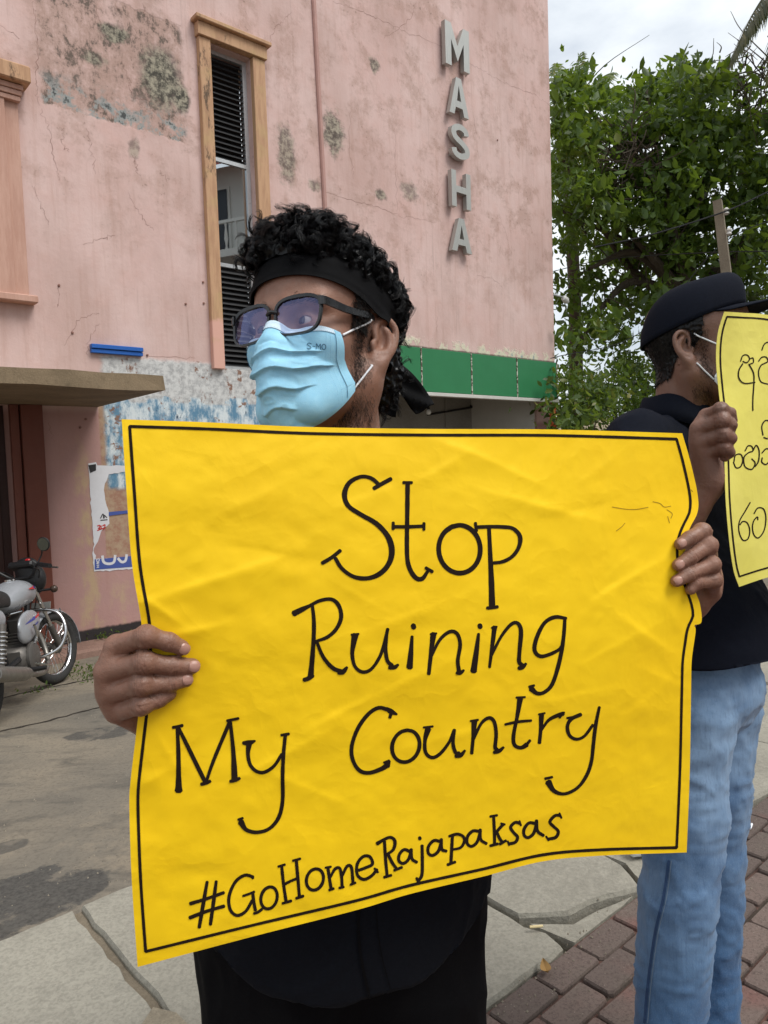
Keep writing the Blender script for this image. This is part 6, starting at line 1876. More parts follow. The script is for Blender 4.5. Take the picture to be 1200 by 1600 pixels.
# headband
PHI = np.linspace(0, 2 * math.pi, 121)[:-1]
bz = lambda ph: 0.0545 + 0.0255 * np.cos(ph)
def band_ring(ph, z, add):
    side = 0.5 - 0.5 * np.cos(ph)
    rr = head_r(ph, np.clip(z, 0.02, 0.10), 0.0) + 0.0042 + 0.006 * side + add
    for _ in range(3): rr = (np.roll(rr, 1) + rr * 2 + np.roll(rr, -1)) / 4
    return np.stack([np.sin(ph) * rr, -0.008 + np.cos(ph) * rr, z], -1)
rows = []
for k, q in enumerate(np.linspace(-1, 1, 9)):
    hh = 0.0202 + 0.0070 * np.sin(PHI) ** 2 + 0.0010 * np.sin(3 * PHI)
    fold = 0.0010 * math.sin(6 * q) + 0.0012 * (1 - q * q) + 0.0008 * np.sin(PHI * 7 + 2 * q) * (0.5 - 0.5 * np.cos(PHI))
    rows.append(band_ring(PHI, bz(PHI) + q * hh, fold))
n = len(PHI)
Vb = np.array(rows).reshape(-1, 3)
inner = Vb.copy(); c_ = np.array([0, -0.008]); inner[:, :2] = c_ + (inner[:, :2] - c_) * 0.985
Q = np.array([(i * n + j, i * n + (j + 1) % n, (i + 1) * n + (j + 1) % n, (i + 1) * n + j) for i in range(8) for j in range(n)])
m_ = len(Vb)
rim = np.array([(j, j + m_, (j + 1) % n + m_, (j + 1) % n) for j in range(n)] + [(8 * n + j, 8 * n + (j + 1) % n, 8 * n + (j + 1) % n + m_, 8 * n + j + m_) for j in range(n)])
band = add_np('headband', h1(np.vstack([Vb, inner])), [Q[:, ::-1], Q + m_, rim], M_BAND, man1)
def cloth_tail(pts, widths, tw, name, root, parent, mat):
    pts = spline(np.column_stack([pts, widths]), 8); m = len(pts)
    vs, fs = [], []
    for i, p in enumerate(pts):
        T = pts[min(i + 1, m - 1), :3] - pts[max(i - 1, 0), :3]; T /= np.linalg.norm(T)
        s_ = np.cross(T, np.asarray(tw)); s_ /= np.linalg.norm(s_); nn = np.cross(s_, T)
        for q in np.linspace(-1, 1, 7):
            vs.append(p[:3] + s_ * q * p[3] + nn * 0.004 * math.sin(q * 3 + i * 0.3))
    for i in range(m - 1):
        for k in range(6): fs.append((i * 7 + k, i * 7 + k + 1, (i + 1) * 7 + k + 1, (i + 1) * 7 + k))
    mb = MB(); mb.add(vs, fs); o = mb.build(name, mat, parent, True); o.location = -Vector(root.location)
    sm = o.modifiers.new('thick', 'SOLIDIFY'); sm.thickness = 0.0012
cloth_tail([P(604, 560, 1.085), P(620, 580, 1.085), P(640, 606, 1.075), P(655, 625, 1.066), P(664, 640, 1.062)], [0.008, 0.013, 0.0165, 0.0165, 0.0150], (0.0, -1, 0.25), 'band_tail', man1, band, M_BAND)
cloth_tail([P(600, 560, 1.10), P(606, 590, 1.10), P(604, 620, 1.09), P(601, 648, 1.08)], [0.010, 0.016, 0.018, 0.017], (0.1, -1, 0.1), 'band_tail', man1, band, M_BAND)
mb = MB(); vs, fs = uv_sphere(h1((0.0, -0.122, 0.026)), 0.014); mb.add(vs, fs); o = mb.build('band_knot', M_BAND, band, True); o.location = -Vector(man1.location)

# hair: bumpy dense mass with curls on top
rng = np.random.default_rng(5)
FH = Field((-0.125, -0.155, -0.10), (0.125, 0.135, 0.205), 0.003)
FH.ell((0, -0.012, 0.062), (0.0840, 0.1030, 0.0900), 0.02)
FH.ell((0.0, 0.055, 0.102), (0.062, 0.045, 0.045), 0.02)
FH.ell((0.026, 0.062, 0.098), (0.034, 0.032, 0.034), 0.02)
FH.ell((0, -0.050, 0.050), (0.082, 0.072, 0.070), 0.02)
FH.ell((0, -0.080, -0.010), (0.064, 0.030, 0.062), 0.02)
for s in (-1, 1):
    FH.ell((s * 0.037, -0.074, -0.030), (0.032, 0.032, 0.050), 0.02)
    FH.ell((s * 0.054, -0.050, -0.012), (0.019, 0.024, 0.038), 0.02)
V, Q = FH.mesh(); N = vnormals(V, Q)
ph = np.arctan2(V[:, 0], V[:, 1] + 0.008)
zb = bz(ph)
# keep what is above the band, plus the back below it
keepv = (V[:, 2] > zb + 0.010) | ((np.abs(ph) > 2.05) & (V[:, 2] < zb + 0.02)) | (np.abs(ph) > 2.2)
kf = keepv[Q].all(1)
nzv = (1 - np.abs(vnoise(V, 90, 21))) ** 2 * 0.007 + (1 - np.abs(vnoise(V, 170, 22))) ** 2 * 0.0035
Vm = V + N * (nzv - 0.006)[:, None]
tight = np.exp(-((V[:, 2] - zb) / 0.016) ** 2)
Vm -= N * (0.006 * tight)[:, None]
used = np.unique(Q[kf]); rem = -np.ones(len(V), int); rem[used] = np.arange(len(used))
hairo = add_np('hair', h1(Vm[used]), rem[Q[kf]], M_HAIR, man1)
# curls
cand = np.where(keepv & (V[:, 2] > zb + 0.016))[0]
paths, rads = [], []
for k in rng.choice(cand, 560):
    p, n_ = V[k] - N[k] * rng.uniform(0.0, 0.008), N[k]
    front = max(0, p[1] / 0.1)
    L = rng.uniform(0.012, 0.024) + 0.006 * front + 0.004 * max(0, n_[2])
    a, b = lock(p, n_, L, rng.uniform(0.0060, 0.0112), rng.uniform(1.0, 1.8), 18, rng, droop=0.002, lean=(0.0, 0.0, 0.06), r=0.00046, seg=22)
    paths += a; rads += b
for k in rng.choice(cand, 500):      # short fuzzy hairs
    a, b = lock(V[k] - N[k] * 0.006, N[k], rng.uniform(0.010, 0.022), rng.uniform(0.002, 0.006), rng.uniform(0.5, 1.6), 2, rng, r=0.00032, seg=12)
    paths += a; rads += b
cand3 = np.where(keepv & (np.abs(ph) > 2.1) & (V[:, 2] > zb - 0.014) & (V[:, 2] < zb + 0.018))[0]
for k in rng.choice(cand3, 70):
    a, b = lock(V[k] - N[k] * 0.009, N[k], rng.uniform(0.012, 0.022), rng.uniform(0.006, 0.010), rng.uniform(1.0, 1.8), 16, rng, r=0.00046, seg=22)
    paths += a; rads += b
cand2 = np.where(keepv & (V[:, 2] < zb - 0.012) & (np.abs(ph) > 2.0))[0]
for k in rng.choice(cand2, 210):
    a, b = lock(V[k] - N[k] * 0.013, N[k] * 0.4 + np.array([0, -0.05, -0.8]), rng.uniform(0.016, 0.030), rng.uniform(0.003, 0.0065), rng.uniform(1.0, 2.2), 11, rng, droop=0.006)
    paths += a; rads += b
Vc, Qc = tubes_mesh(paths, rads)
o = add_np('curls', h1(Vc), Qc, M_HAIR, man1); o.parent = hairo; o.location = (0, 0, 0); o['kind'] = 'stuff'

def stubble(root, tf, name, zones, n, rng, L=(0.003, 0.006), r=0.00016, brow=False):
    """short hairs rooted on the skin; zones: function of local position -> weight"""
    w = zones(HV); w = w / w.sum()
    ks = rng.choice(len(HV), n, p=w)
    paths, rads = [], []
    for k in ks:
        d = HN[k] * 0.45 + np.array([0, 0.12, -0.8]) + rng.normal(0, 0.25, 3)
        if brow: d = HN[k] * 0.15 + np.array([math.copysign(0.9, HV[k][0]), -0.25, 0.10]) + rng.normal(0, 0.12, 3)
        d /= np.linalg.norm(d)
        p = HV[k] + rng.normal(0, 0.0006, 3); l = rng.uniform(*L)
        s = np.linspace(0, 1, 4)[:, None]
        paths.append(np.array([tf(q) for q in (p + d * s * l + HN[k] * (0.0004 + 0.0008 * s * (1 - s)))])); rads.append(r * (1 - 0.6 * s[:, 0]))
    Vs, Qs = tubes_mesh(paths, rads)
    o = add_np(name, Vs, Qs, M_STUB, root); o['kind'] = 'stuff'
    return o
def beard_zone(X):
    ax = np.abs(X[:, 0])
    side = np.exp(-((X[:, 1] - 0.018 - 0.35 * np.maximum(0, -X[:, 2] - 0.03)) / 0.011) ** 2) * (ax > 0.055) * (X[:, 2] < 0.03) * (X[:, 2] > -0.066)
    jaw = np.exp(-((X[:, 2] + 0.098) / 0.018) ** 2) * (X[:, 1] > -0.005) * (X[:, 1] < 0.034) * 0.9
    return side + jaw * 0.8 + 1e-9
stubble(man1, h1, 'beard', beard_zone, 3400, np.random.default_rng(9), (0.004, 0.010))
def brow_zone(X):
    ax = np.abs(X[:, 0]); return np.exp(-((X[:, 2] - 0.030 + 8 * (ax - 0.033) ** 2) / 0.0032) ** 2) * (ax > 0.012) * (ax < 0.056) * (X[:, 1] > 0.06) + 1e-12
stubble(man1, h1, 'eyebrows', brow_zone, 900, np.random.default_rng(10), (0.004, 0.007), 0.00024, brow=True)
def temple_zone(X):
    ax = np.abs(X[:, 0]); ph_ = np.arctan2(X[:, 0], X[:, 1] + 0.008)
    return (ax > 0.055) * (X[:, 1] < 0.040) * (X[:, 1] > 0.008) * (X[:, 2] > 0.004) * (X[:, 2] < bz(ph_) - 0.012) + 1e-12
stubble(man1, h1, 'sideburns', temple_zone, 1500, np.random.default_rng(12), (0.006, 0.014), 0.0003)

# ------------------------------------------------------------------ second man
Y2_ = R_(-61)
H2 = head_rot(Y2_, R_(1), R_(0))
O2 = P(1071, 540, 1.50) - H2 @ np.array([0.083, -0.014, 0.0])
def h2(p): return np.asarray(p, float) @ H2.T + O2
BY2 = R_(-46); BR2 = head_rot(BY2)
BO2 = np.array([O2[0] - 0.030, O2[1] + 0.045, 0.0])
def b2(p): return np.asarray(p, float) @ BR2.T + BO2
man2 = empty('person', (BO2[0], BO2[1], 0))
tag(man2, 'man in black cap, navy polo shirt and blue jeans with a pale poster', 'person')
mcp2 = pj([(1104, 650, 1.135), (1091, 671, 1.130), (1092, 692, 1.132), (1100, 709, 1.138)])
pip2 = pj([(1126, 640, 1.105), (1129, 657, 1.100), (1131, 680, 1.102), (1132, 700, 1.108)])
dip2 = pj([(1140, 646, 1.109), (1141, 664, 1.104), (1141, 685, 1.106), (1139, 707, 1.111)])
tip2 = pj([(1144, 657, 1.115), (1140, 672, 1.110), (1138, 692, 1.112), (1133, 714, 1.116)])
r2 = [0.0102, 0.0108, 0.0104, 0.0098]
wr2 = P(1107, 750, 1.150); el2 = np.array([0.405, 1.22, 1.13])
th2 = pj([(1112, 725, 1.150), (1124, 700, 1.158), (1134, 680, 1.152), (1142, 668, 1.147)])
F2 = Field(np.minimum.reduce([wr2, el2 * 0.55 + wr2 * 0.45] + mcp2) - 0.045, np.maximum.reduce([wr2, el2 * 0.55 + wr2 * 0.45] + pip2 + th2) + 0.035, 0.0014)
hand(F2, mcp2, pip2, dip2, tip2, r2, wr2, el2, th2)
# other hand, at the far edge of the pale poster
pe = P(1418, 690, float(p2depth(np.array(1418.0), np.array(690.0))))
q_ = np.array([0.70, 0.70, 0.0]); nq_ = np.array([0.7, -0.7, 0])
wr3 = pe + q_ * 0.045 - nq_ * 0.075 + np.array([0, 0, -0.06])
mcp3 = [pe + q_ * 0.03 - nq_ * 0.02 + np.array([0, 0, 0.03 - 0.021 * i]) for i in range(4)]
pip3 = [pe + q_ * 0.018 + nq_ * 0.016 + np.array([0, 0, 0.03 - 0.021 * i]) for i in range(4)]
dip3 = [pe - q_ * 0.008 + nq_ * 0.013 + np.array([0, 0, 0.028 - 0.021 * i]) for i in range(4)]
tip3 = [pe - q_ * 0.026 + nq_ * 0.010 + np.array([0, 0, 0.026 - 0.021 * i]) for i in range(4)]
sh2R, sh2L = b2((0.190, 0, 1.405)), b2((-0.190, 0, 1.405))
el3 = sh2L * 0.45 + wr3 * 0.55 + np.array([0.03, 0.02, -0.16])
F3 = Field(np.minimum.reduce([wr3, el3 * 0.55 + wr3 * 0.45] + tip3) - 0.04, np.maximum.reduce([wr3, el3 * 0.55 + wr3 * 0.45] + mcp3) + 0.04, 0.003)
hand(F3, mcp3, pip3, dip3, tip3, r2, wr3, el3, [wr3 * 0.5 + mcp3[0] * 0.5, pe - nq_ * 0.02 + q_ * 0.01, pe - nq_ * 0.014 - q_ * 0.012])
FA = Field((0.15, 0.95, 0.75), (1.15, 1.85, 1.56), 0.0085)
for sh, el, wr in ((sh2R, el2, wr2), (sh2L, el3, wr3)):
    FA.cap(sh, el, 0.050, 0.040, 0.03); FA.cap(el, el + (wr - el) * 0.52, 0.041, 0.034, 0.02)
FA.ell(b2((0, 0, 1.24)), (0.172, 0.108, 0.20), 0.05, M=BR2.T)
FA.ell(b2((0, 0, 1.00)), (0.155, 0.105, 0.16), 0.05, M=BR2.T)
FA.cap(sh2R, sh2L, 0.05, 0.05, 0.05)
FA.cap(b2((0, -0.01, 1.38)), h2((0, -0.045, -0.14)), 0.060, 0.055, 0.03)
m2, k2 = knuckles(F2.mesh(), finger_joints(mcp2, pip2, dip2, tip2, r2), r2, to_cam)
m3, mA = F3.mesh(), FA.mesh()
V, Fs = join_np([(h2(HV), HQ), m2, m3, mA])
body2 = add_np('body', V, Fs, M_SKIN2, man2)
if len(body2.data.vertices) == len(V): set_knuckle(body2.data, np.concatenate([np.zeros(len(HV)), k2, np.zeros(len(m3[0]) + len(mA[0]))]))
# polo shirt
hipN, hipF = P(1078, 1110, 1.46), P(1118, 1105, 1.60)
hipC = (hipN + hipF) / 2
FS = Field((0.10, 0.95, 0.76), (1.15, 1.95, 1.60), 0.0065)
FS.ell(b2((0, 0.0, 1.25)), (0.198, 0.135, 0.22), 0.05, M=BR2.T)
FS.ell(b2((0, 0.01, 1.05)), (0.190, 0.145, 0.24), 0.06, M=BR2.T)
FS.ell(b2((0, 0.0, 0.95)), (0.184, 0.148, 0.36), 0.06, M=BR2.T)
FS.cap(sh2R * 0.95 + sh2L * 0.05, sh2L * 0.95 + sh2R * 0.05, 0.064, 0.064, 0.04)
FS.cap(b2((0, -0.02, 1.39)), h2((0, -0.048, -0.145)), 0.078, 0.064, 0.03)
FS.ell((hipC[0] - 0.005, hipC[1], 0.96), (0.180, 0.146, 0.24), 0.06, M=BR2.T)
for sh, el in ((sh2R, el2), (sh2L, el3)): FS.cap(sh, sh + (el - sh) * 0.72, 0.068, 0.066, 0.03)
V, Q = FS.mesh(); N = vnormals(V, Q)
V = cloth_wrinkle(V, N, 0.0050, 7.5, 31, (1, 1, 0.8)); V = cloth_wrinkle(V, N, 0.0020, 20.0, 33)
V[:, 2] = np.maximum(V[:, 2], 0.990 + 0.004 * np.sin(V[:, 0] * 30))
ax_ = h2((0, -0.048, -0.125)); top = ax_[2] - 0.012
V[:, 2] = np.where((np.linalg.norm((V - ax_)[:, :2], axis=1) < 0.12) & (V[:, 2] > top), top + 0.1 * (V[:, 2] - top), V[:, 2])
polo = add_np('polo_shirt', V, Q, M_NAVY, man2)
# collar: folded band round the neck
nc = 64
vs, fs = [], []
prof = [(0.060, 0.004), (0.062, 0.032), (0.066, 0.042), (0.072, 0.037), (0.080, 0.012), (0.089, -0.012)]
for i in range(nc):
    a = 2 * math.pi * i / nc
    fx, fy = math.sin(a), math.cos(a)          # fy = +1 forward
    open_ = max(0, fy) ** 8
    for k, (r_, z_) in enumerate(prof):
        spread = 1 + 0.25 * open_ * (k >= 3)
        p = np.array([fx * r_ * 0.96 * spread, fy * r_ * 1.06 + 0.0, z_ - 0.030 * (fy > 0) * fy ** 2 - 0.02 * open_ * (k >= 4) + 0.002 * math.sin(5 * a)])
        vs.append(p @ BR2.T + h2((0, -0.040, -0.135)))
m = len(prof)
for i in range(nc):
    a = 2 * math.pi * (i + 0.5) / nc
    if math.cos(a) > 0.985: continue
    for k in range(m - 1): fs.append((i * m + k, ((i + 1) % nc) * m + k, ((i + 1) % nc) * m + k + 1, i * m + k + 1))
mb = MB(); mb.add(vs, fs); o = mb.build('collar', M_NAVY, polo, True); o.location = -Vector(man2.location)
o.modifiers.new('thick', 'SOLIDIFY').thickness = 0.002
for z_ in (-0.025, -0.07):
    c = h2((0, -0.040, -0.135)) + np.array([0.092, 0, z_]) @ np.eye(3)
    f2 = np.array([math.sin(-BY2), -math.cos(-BY2), 0])
    c = h2((0, -0.040, -0.135)) + f2 * (0.090 + 0.3 * (-0.025 - z_)) + np.array([0, 0, z_])
    mb = MB(); mb.lathe([(0.0055, -0.001), (0.0055, 0.0015), (0.004, 0.002)], c, f2, 14); o = mb.build('button', M_BLACK, polo, True); o.location = -Vector(man2.location)
# jeans
kneN, kneF = P(1061, 1400, 1.44), P(1112, 1335, 1.61)
ankN, ankF = P(1036, 1715, 1.46), P(1106, 1640, 1.63)
ankN[2] = max(ankN[2], 0.09); ankF[2] = max(ankF[2], 0.09)
FJ = Field((0.28, 1.10, 0.03), (1.05, 1.90, 1.03), 0.0065)
FJ.ell((hipN + hipF) / 2 + np.array([-0.01, 0.0, 0.055]), (0.155, 0.118, 0.11), 0.05, M=BR2.T)
FJ.chain([hipN, kneN * 0.55 + hipN * 0.45, kneN, ankN], [0.083, 0.076, 0.070, 0.063], 0.012)
FJ.chain([hipF, kneF * 0.55 + hipF * 0.45, kneF, ankF], [0.088, 0.074, 0.064, 0.059], 0.012)
V, Q = FJ.mesh(); N = vnormals(V, Q)
V = cloth_wrinkle(V, N, 0.0060, 8.0, 41, (1, 1, 1.5)); V = cloth_wrinkle(V, N, 0.0034, 20.0, 45, (1, 1, 1.9))
kz = kneN[2]
fold = np.exp(-((V[:, 2] - kz + 0.03) / 0.07) ** 2) * np.sin((V[:, 2] + 0.55 * (V[:, 0] - kneN[0])) * 130)
V = V + N * (0.0022 * fold * np.clip(0.5 + vnoise(V, 9.0, 51), 0, 1))[:, None]
V[:, 2] = np.maximum(V[:, 2], 0.045)
t = NT('blue_denim'); o = t.obj()
Xs = t.sep(o)
n1 = t.noise(o, 4.5, 5, 0.6); n2 = t.noise(t.mapv(o, (20, 20, 1.6)), 12, 5, 0.7); n3 = t.noise(t.mapv(o, (900, 900, 260)), 1.0, 3)
c = t.mix(t.rng(n1, 0.3, 0.7), srgb(54, 86, 124), srgb(76, 112, 150))
wear = t.ma('MULTIPLY', t.rng(Xs[2], 0.22, 0.85), t.rng(n1, 0.28, 0.62))
c = t.mix(t.ma('MULTIPLY', wear, 0.75), c, srgb(142, 168, 196))
c = t.mix(t.rng(n2, 0.46, 0.72, 0, 0.28), c, srgb(40, 66, 98))
c = t.mix(t.rng(n3, 0.45, 0.8, 0, 0.30), c, srgb(134, 152, 172))
M_JEAN = t.fin(c, 0.85, 0, 0.2, t.bump(t.ma('ADD', n3, t.ma('MULTIPLY', n2, 0.6)), 0.35, 0.0015), Sheen_Weight=0.1)
jeans = add_np('jeans', V, Q, M_JEAN, man2)
bvJ = BVHTree.FromPolygons([tuple(p) for p in V], [tuple(q) for q in Q])
jd = bvh_depth(bvJ)
M_THR = simple('denim_seam', srgb(112, 130, 150), 0.8)
mb = MB(); ribbon(mb, [(1049, 1345), (1042, 1400), (1030, 1450), (1022, 1500), (1016, 1550), (1012, 1598)], 0.6, jd, 0.002, 8)
o = mb.build('seam', M_THR, jeans, fixn=False); o.location = -Vector(man2.location)
M_DK = simple('denim_dark_seam', srgb(46, 70, 106), 0.85)  # darker denim strip running beside the pale seam
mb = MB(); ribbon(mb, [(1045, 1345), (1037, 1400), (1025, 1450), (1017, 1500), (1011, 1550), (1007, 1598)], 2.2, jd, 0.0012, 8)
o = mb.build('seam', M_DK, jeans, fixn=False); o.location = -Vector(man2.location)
shoes(man2, [ankN, ankF], R_(-60))
eyes(man2, h2, (0, 1, 0))
mask2, _, _ = mask_obj(man2, h2, simple('white_mask_fabric', srgb(214, 216, 218), 0.75, var=0.05))
loops(man2, h2, mask2, 0.0016)
# cap
def cap_r(ph): return 1.0
vs, fs = [], []
NP, NR = 72, 16
for i in range(NR + 1):
    e = (i / NR) * (math.pi / 2)
    for k in range(NP):
        a = 2 * math.pi * k / NP
        seam = 1 - 0.010 * math.exp(-((((a / (math.pi / 3)) + 0.5) % 1 - 0.5) / 0.05) ** 2)
        dent = 1 + 0.010 * math.sin(3 * a + 1) * math.sin(2 * e) + 0.012 * math.cos(2 * a) * math.sin(2 * e)
        ce = math.cos(e) ** 0.72
        ce = math.cos(e) ** 0.58
        x = 0.0865 * ce * math.sin(a) * seam * dent; y = -0.010 + 0.1050 * ce * math.cos(a) * seam * dent
        z = 0.046 + 0.034 * math.cos(a) * math.cos(e) + 0.092 * math.sin(e) ** 0.95 + (0.008 * math.exp(-((min(a, 2 * math.pi - a)) / 0.7) ** 2) * math.sin(2 * e))
        vs.append(h2((x, y, z)))
for i in range(NR):
    for k in range(NP): fs.append((i * NP + k, i * NP + (k + 1) % NP, (i + 1) * NP + (k + 1) % NP, (i + 1) * NP + k))
mb = MB(); mb.add(vs, fs); capo = mb.build('cap', M_NAVY, man2, True); capo.location = -Vector(man2.location)
capo.modifiers.new('thick', 'SOLIDIFY').thickness = 0.002
vs, fs = [], []
NB, NK = 9, 33
for i in range(NB):
    q = i / (NB - 1)
    for k in range(NK):
        a = -1.05 + 2.1 * k / (NK - 1)
        x0, y0 = 0.0865 * math.sin(a), -0.010 + 0.1045 * math.cos(a)
        ext = 0.078 * (math.cos(a * 1.42)) ** 0.55 if abs(a * 1.42) < math.pi / 2 else 0
        z = 0.047 + 0.034 * math.cos(a) - 0.10 * (x0 ** 2) / 0.09 * q + 0.004 * q
        vs.append(h2((x0 * (1 - 0.06 * q), y0 + ext * q, z)))
for i in range(NB - 1):
    for k in range(NK - 1): fs.append((i * NK + k, (i + 1) * NK + k, (i + 1) * NK + k + 1, i * NK + k + 1))
mb = MB(); mb.add(vs, fs); o = mb.build('brim', M_NAVY, capo, True)
o.modifiers.new('thick', 'SOLIDIFY').thickness = 0.003
mb = MB(); vs, fs = uv_sphere(h2((0, -0.010, 0.1385)), 0.006); mb.add(vs, fs); o = mb.build('cap_button', M_NAVY, capo, True)
# cropped hair under the cap
ph = np.arctan2(HV[:, 0], HV[:, 1] + 0.008)
def crop_zone(X):
    ph_ = np.abs(np.arctan2(X[:, 0], X[:, 1] + 0.008))
    low = np.interp(ph_, [1.2, 1.45, 1.75, 2.2, 3.14], [0.02, -0.005, 0.010, -0.060, -0.075])
    earz = (np.abs(X[:, 0]) > 0.078)
    return (ph_ > 1.22) * (X[:, 2] > low) * (X[:, 2] < 0.056 + 0.034 * np.cos(ph_)) * (~earz) + 1e-12
sel = (crop_zone(HV) > 0.5)
kf = sel[HQ].all(1); used = np.unique(HQ[kf]); rem = -np.ones(len(HV), int); rem[used] = np.arange(len(used))
hair2 = add_np('hair', h2(HV[used] + HN[used] * (0.0028 + 0.0012 * vnoise(HV[used], 300, 3))[:, None]), rem[HQ[kf]], M_HAIR, man2)
o = stubble(man2, h2, 'hair_strands', crop_zone, 3600, np.random.default_rng(3), (0.006, 0.013), 0.0003); o.parent = hair2; o.location = (0, 0, 0)
stubble(man2, h2, 'beard', lambda X: beard_zone(X) * (np.abs(X[:, 0]) < 0.08), 3200, np.random.default_rng(19), (0.003, 0.007))
stubble(man2, h2, 'eyebrows', brow_zone, 700, np.random.default_rng(20), (0.004, 0.007), 0.00024, brow=True)

# ================================================================== TREES, POLE, FAR THINGS
def leaf_mat(name, c0, c1, c2):
    t = NT(name); t.t.nodes.remove(t.b)
    at = t.n('ShaderNodeAttribute', attribute_name='tone')
    f = at.outputs['Fac']
    c = t.mix(t.rng(f, 0.0, 0.6), c0, c1)
    c = t.mix(t.rng(f, 0.86, 0.97), c, c2)
    df = t.n('ShaderNodeBsdfPrincipled', {'Base Color': c, 'Roughness': 0.45, 'Specular IOR Level': 0.4})
    tr = t.n('ShaderNodeBsdfTranslucent', {'Color': t.mix(0.5, c, (0.30, 0.42, 0.03))})
    mx = t.n('ShaderNodeMixShader', {0: 0.38, 1: df.outputs[0], 2: tr.outputs[0]})
    t.t.links.new(mx.outputs[0], t.out.inputs[0])
    return t.m
M_LEAF = leaf_mat('broad_leaf_green', (0.011, 0.026, 0.007), (0.075, 0.135, 0.022), (0.17, 0.20, 0.04))
M_LEAF2 = leaf_mat('shrub_leaf_green', (0.030, 0.062, 0.014), (0.085, 0.14, 0.030), (0.18, 0.17, 0.04))
M_PALM = leaf_mat('palm_leaflet', (0.06, 0.09, 0.02), (0.13, 0.16, 0.035), (0.24, 0.21, 0.06))
M_PALMD = leaf_mat('dry_palm_leaflet', (0.05, 0.055, 0.03), (0.10, 0.09, 0.05), (0.18, 0.15, 0.08))
t = NT('tree_bark'); o = t.obj()
bk = t.noise(t.mapv(o, (6, 6, 1.2)), 4, 6, 0.7)
M_BARK = t.fin(t.mix(bk, (0.05, 0.04, 0.03), (0.16, 0.13, 0.10)), 0.9, 0, 0.2, t.bump(bk, 0.6, 0.03))

def leaves(name, C, L, mat, parent, rng, aspect=0.42, droop=0.4, tone=None):
    """C (n,3) centres, L (n,) lengths: folded pointed leaves"""
    n = len(C)
    d = rng.normal(0, 1, (n, 3)); d[:, 2] -= droop * 2; d /= np.linalg.norm(d, axis=1)[:, None]
    u = np.cross(d, rng.normal(0, 1, (n, 3)) + np.array([0, 0, 1.2])); u /= np.linalg.norm(u, axis=1)[:, None]
    w = np.cross(d, u)
    Lc = L[:, None]; W = Lc * aspect * 0.5
    p = [C - d * Lc * 0.5, C - d * Lc * 0.08 + u * W + w * W * 0.35, C + d * Lc * 0.25 + u * W * 0.8 + w * W * 0.3, C + d * Lc * 0.5 - w * W * 0.2,
         C + d * Lc * 0.25 - u * W * 0.8 + w * W * 0.3, C - d * Lc * 0.08 - u * W + w * W * 0.35, C + d * Lc * 0.1 - w * 0.0]
    V = np.stack(p, 1).reshape(-1, 3)
    b = np.arange(n)[:, None] * 7
    q1 = np.stack([b[:, 0], b[:, 0] + 1, b[:, 0] + 2, b[:, 0] + 6], 1); q2 = np.stack([b[:, 0] + 6, b[:, 0] + 4, b[:, 0] + 5, b[:, 0]], 1)
    q3 = np.stack([b[:, 0] + 2, b[:, 0] + 3, b[:, 0] + 4, b[:, 0] + 6], 1)
    o0 = np.array(parent.location) if parent else 0
    me = mesh_np(name, V - o0, [q1, q2, q3], False)
    tn = rng.random(n) if tone is None else tone
    at = me.attributes.new('tone', 'FLOAT', 'POINT'); at.data.foreach_set('value', np.repeat(tn, 7).astype(np.float32))
    return ob(name, me, mat, parent)

def clumps(rng, spec):
    """spec rows: (px, py, depth, spread px, count) -> leaf centres in small twig clusters"""
    out = []
    for px, py, dep, sp, cnt in spec:
        k = max(1, cnt // 26)
        for _ in range(k):
            x, y = rng.normal(px, sp * 0.62), rng.normal(py, sp * 0.55); d = dep + rng.normal(0, 0.75)
            if y < float(np.interp(x, [860, 900, 930, 970, 1000, 1040, 1062, 1085, 1110, 1130, 1160, 1200, 1300], [112, 118, 138, 146, 126, 124, 98, 110, 116, 108, 130, 140, 120])) + rng.normal(0, 5): continue
            c = P(x, y, d)
            r = rng.uniform(0.11, 0.27)
            out.append(c + rng.normal(0, 1, (26, 3)) * np.array([r, r, r * 0.62]))
    return np.concatenate(out)

rng = np.random.default_rng(21)
base = G(1085, 700 + FPX * (CAM[2] - LOT_B) / 15.5, LOT_B)
tree = empty('broadleaf_tree', Vector(base)); tag(tree, 'large dark green broadleaf tree rising behind the man in the cap', 'tree')
tb = np.array(base)
fork = P(1075, 470, 15.5)
trunk_path = spline([tb, tb * 0.5 + fork * 0.5 + np.array([0.15, 0, 0]), fork], 8)
mb = MB(); mb.tube(trunk_path - tb, np.linspace(0.34, 0.22, len(trunk_path)), 12); mb.build('trunk', M_BARK, tree, True)
limbs = [(880, 250, 15.0), (905, 150, 15.6), (960, 200, 16.0), (1010, 140, 15.0), (1075, 140, 16.0), (1130, 200, 15.0), (1190, 160, 16.0), (1230, 280, 15.0), (920, 420, 14.6), (960, 340, 15.0), (1150, 380, 15.0), (1200, 420, 16), (900, 540, 14.8), (1270, 180, 15.2), (1020, 300, 15.6), (880, 330, 14.6)]
bm_l = MB(); twigs = []
for x, y, d in limbs:
    e = P(x, y, d); m1 = fork * 0.55 + e * 0.45 + rng.normal(0, 0.35, 3) + np.array([0, 0, 0.15])
    pth = spline([fork, m1, e], 7)
    bm_l = MB(); bm_l.tube(pth - tb, np.linspace(0.13, 0.035, len(pth)), 8, caps=False); bm_l.build('limb', M_BARK, tree, True)
    for _ in range(7):
        a = pth[rng.integers(4, len(pth))]; q = a + rng.normal(0, 0.8, 3) * np.array([1, 1, 0.7])
        twigs.append(spline([a, a * 0.5 + q * 0.5 + rng.normal(0, 0.12, 3), q], 4))
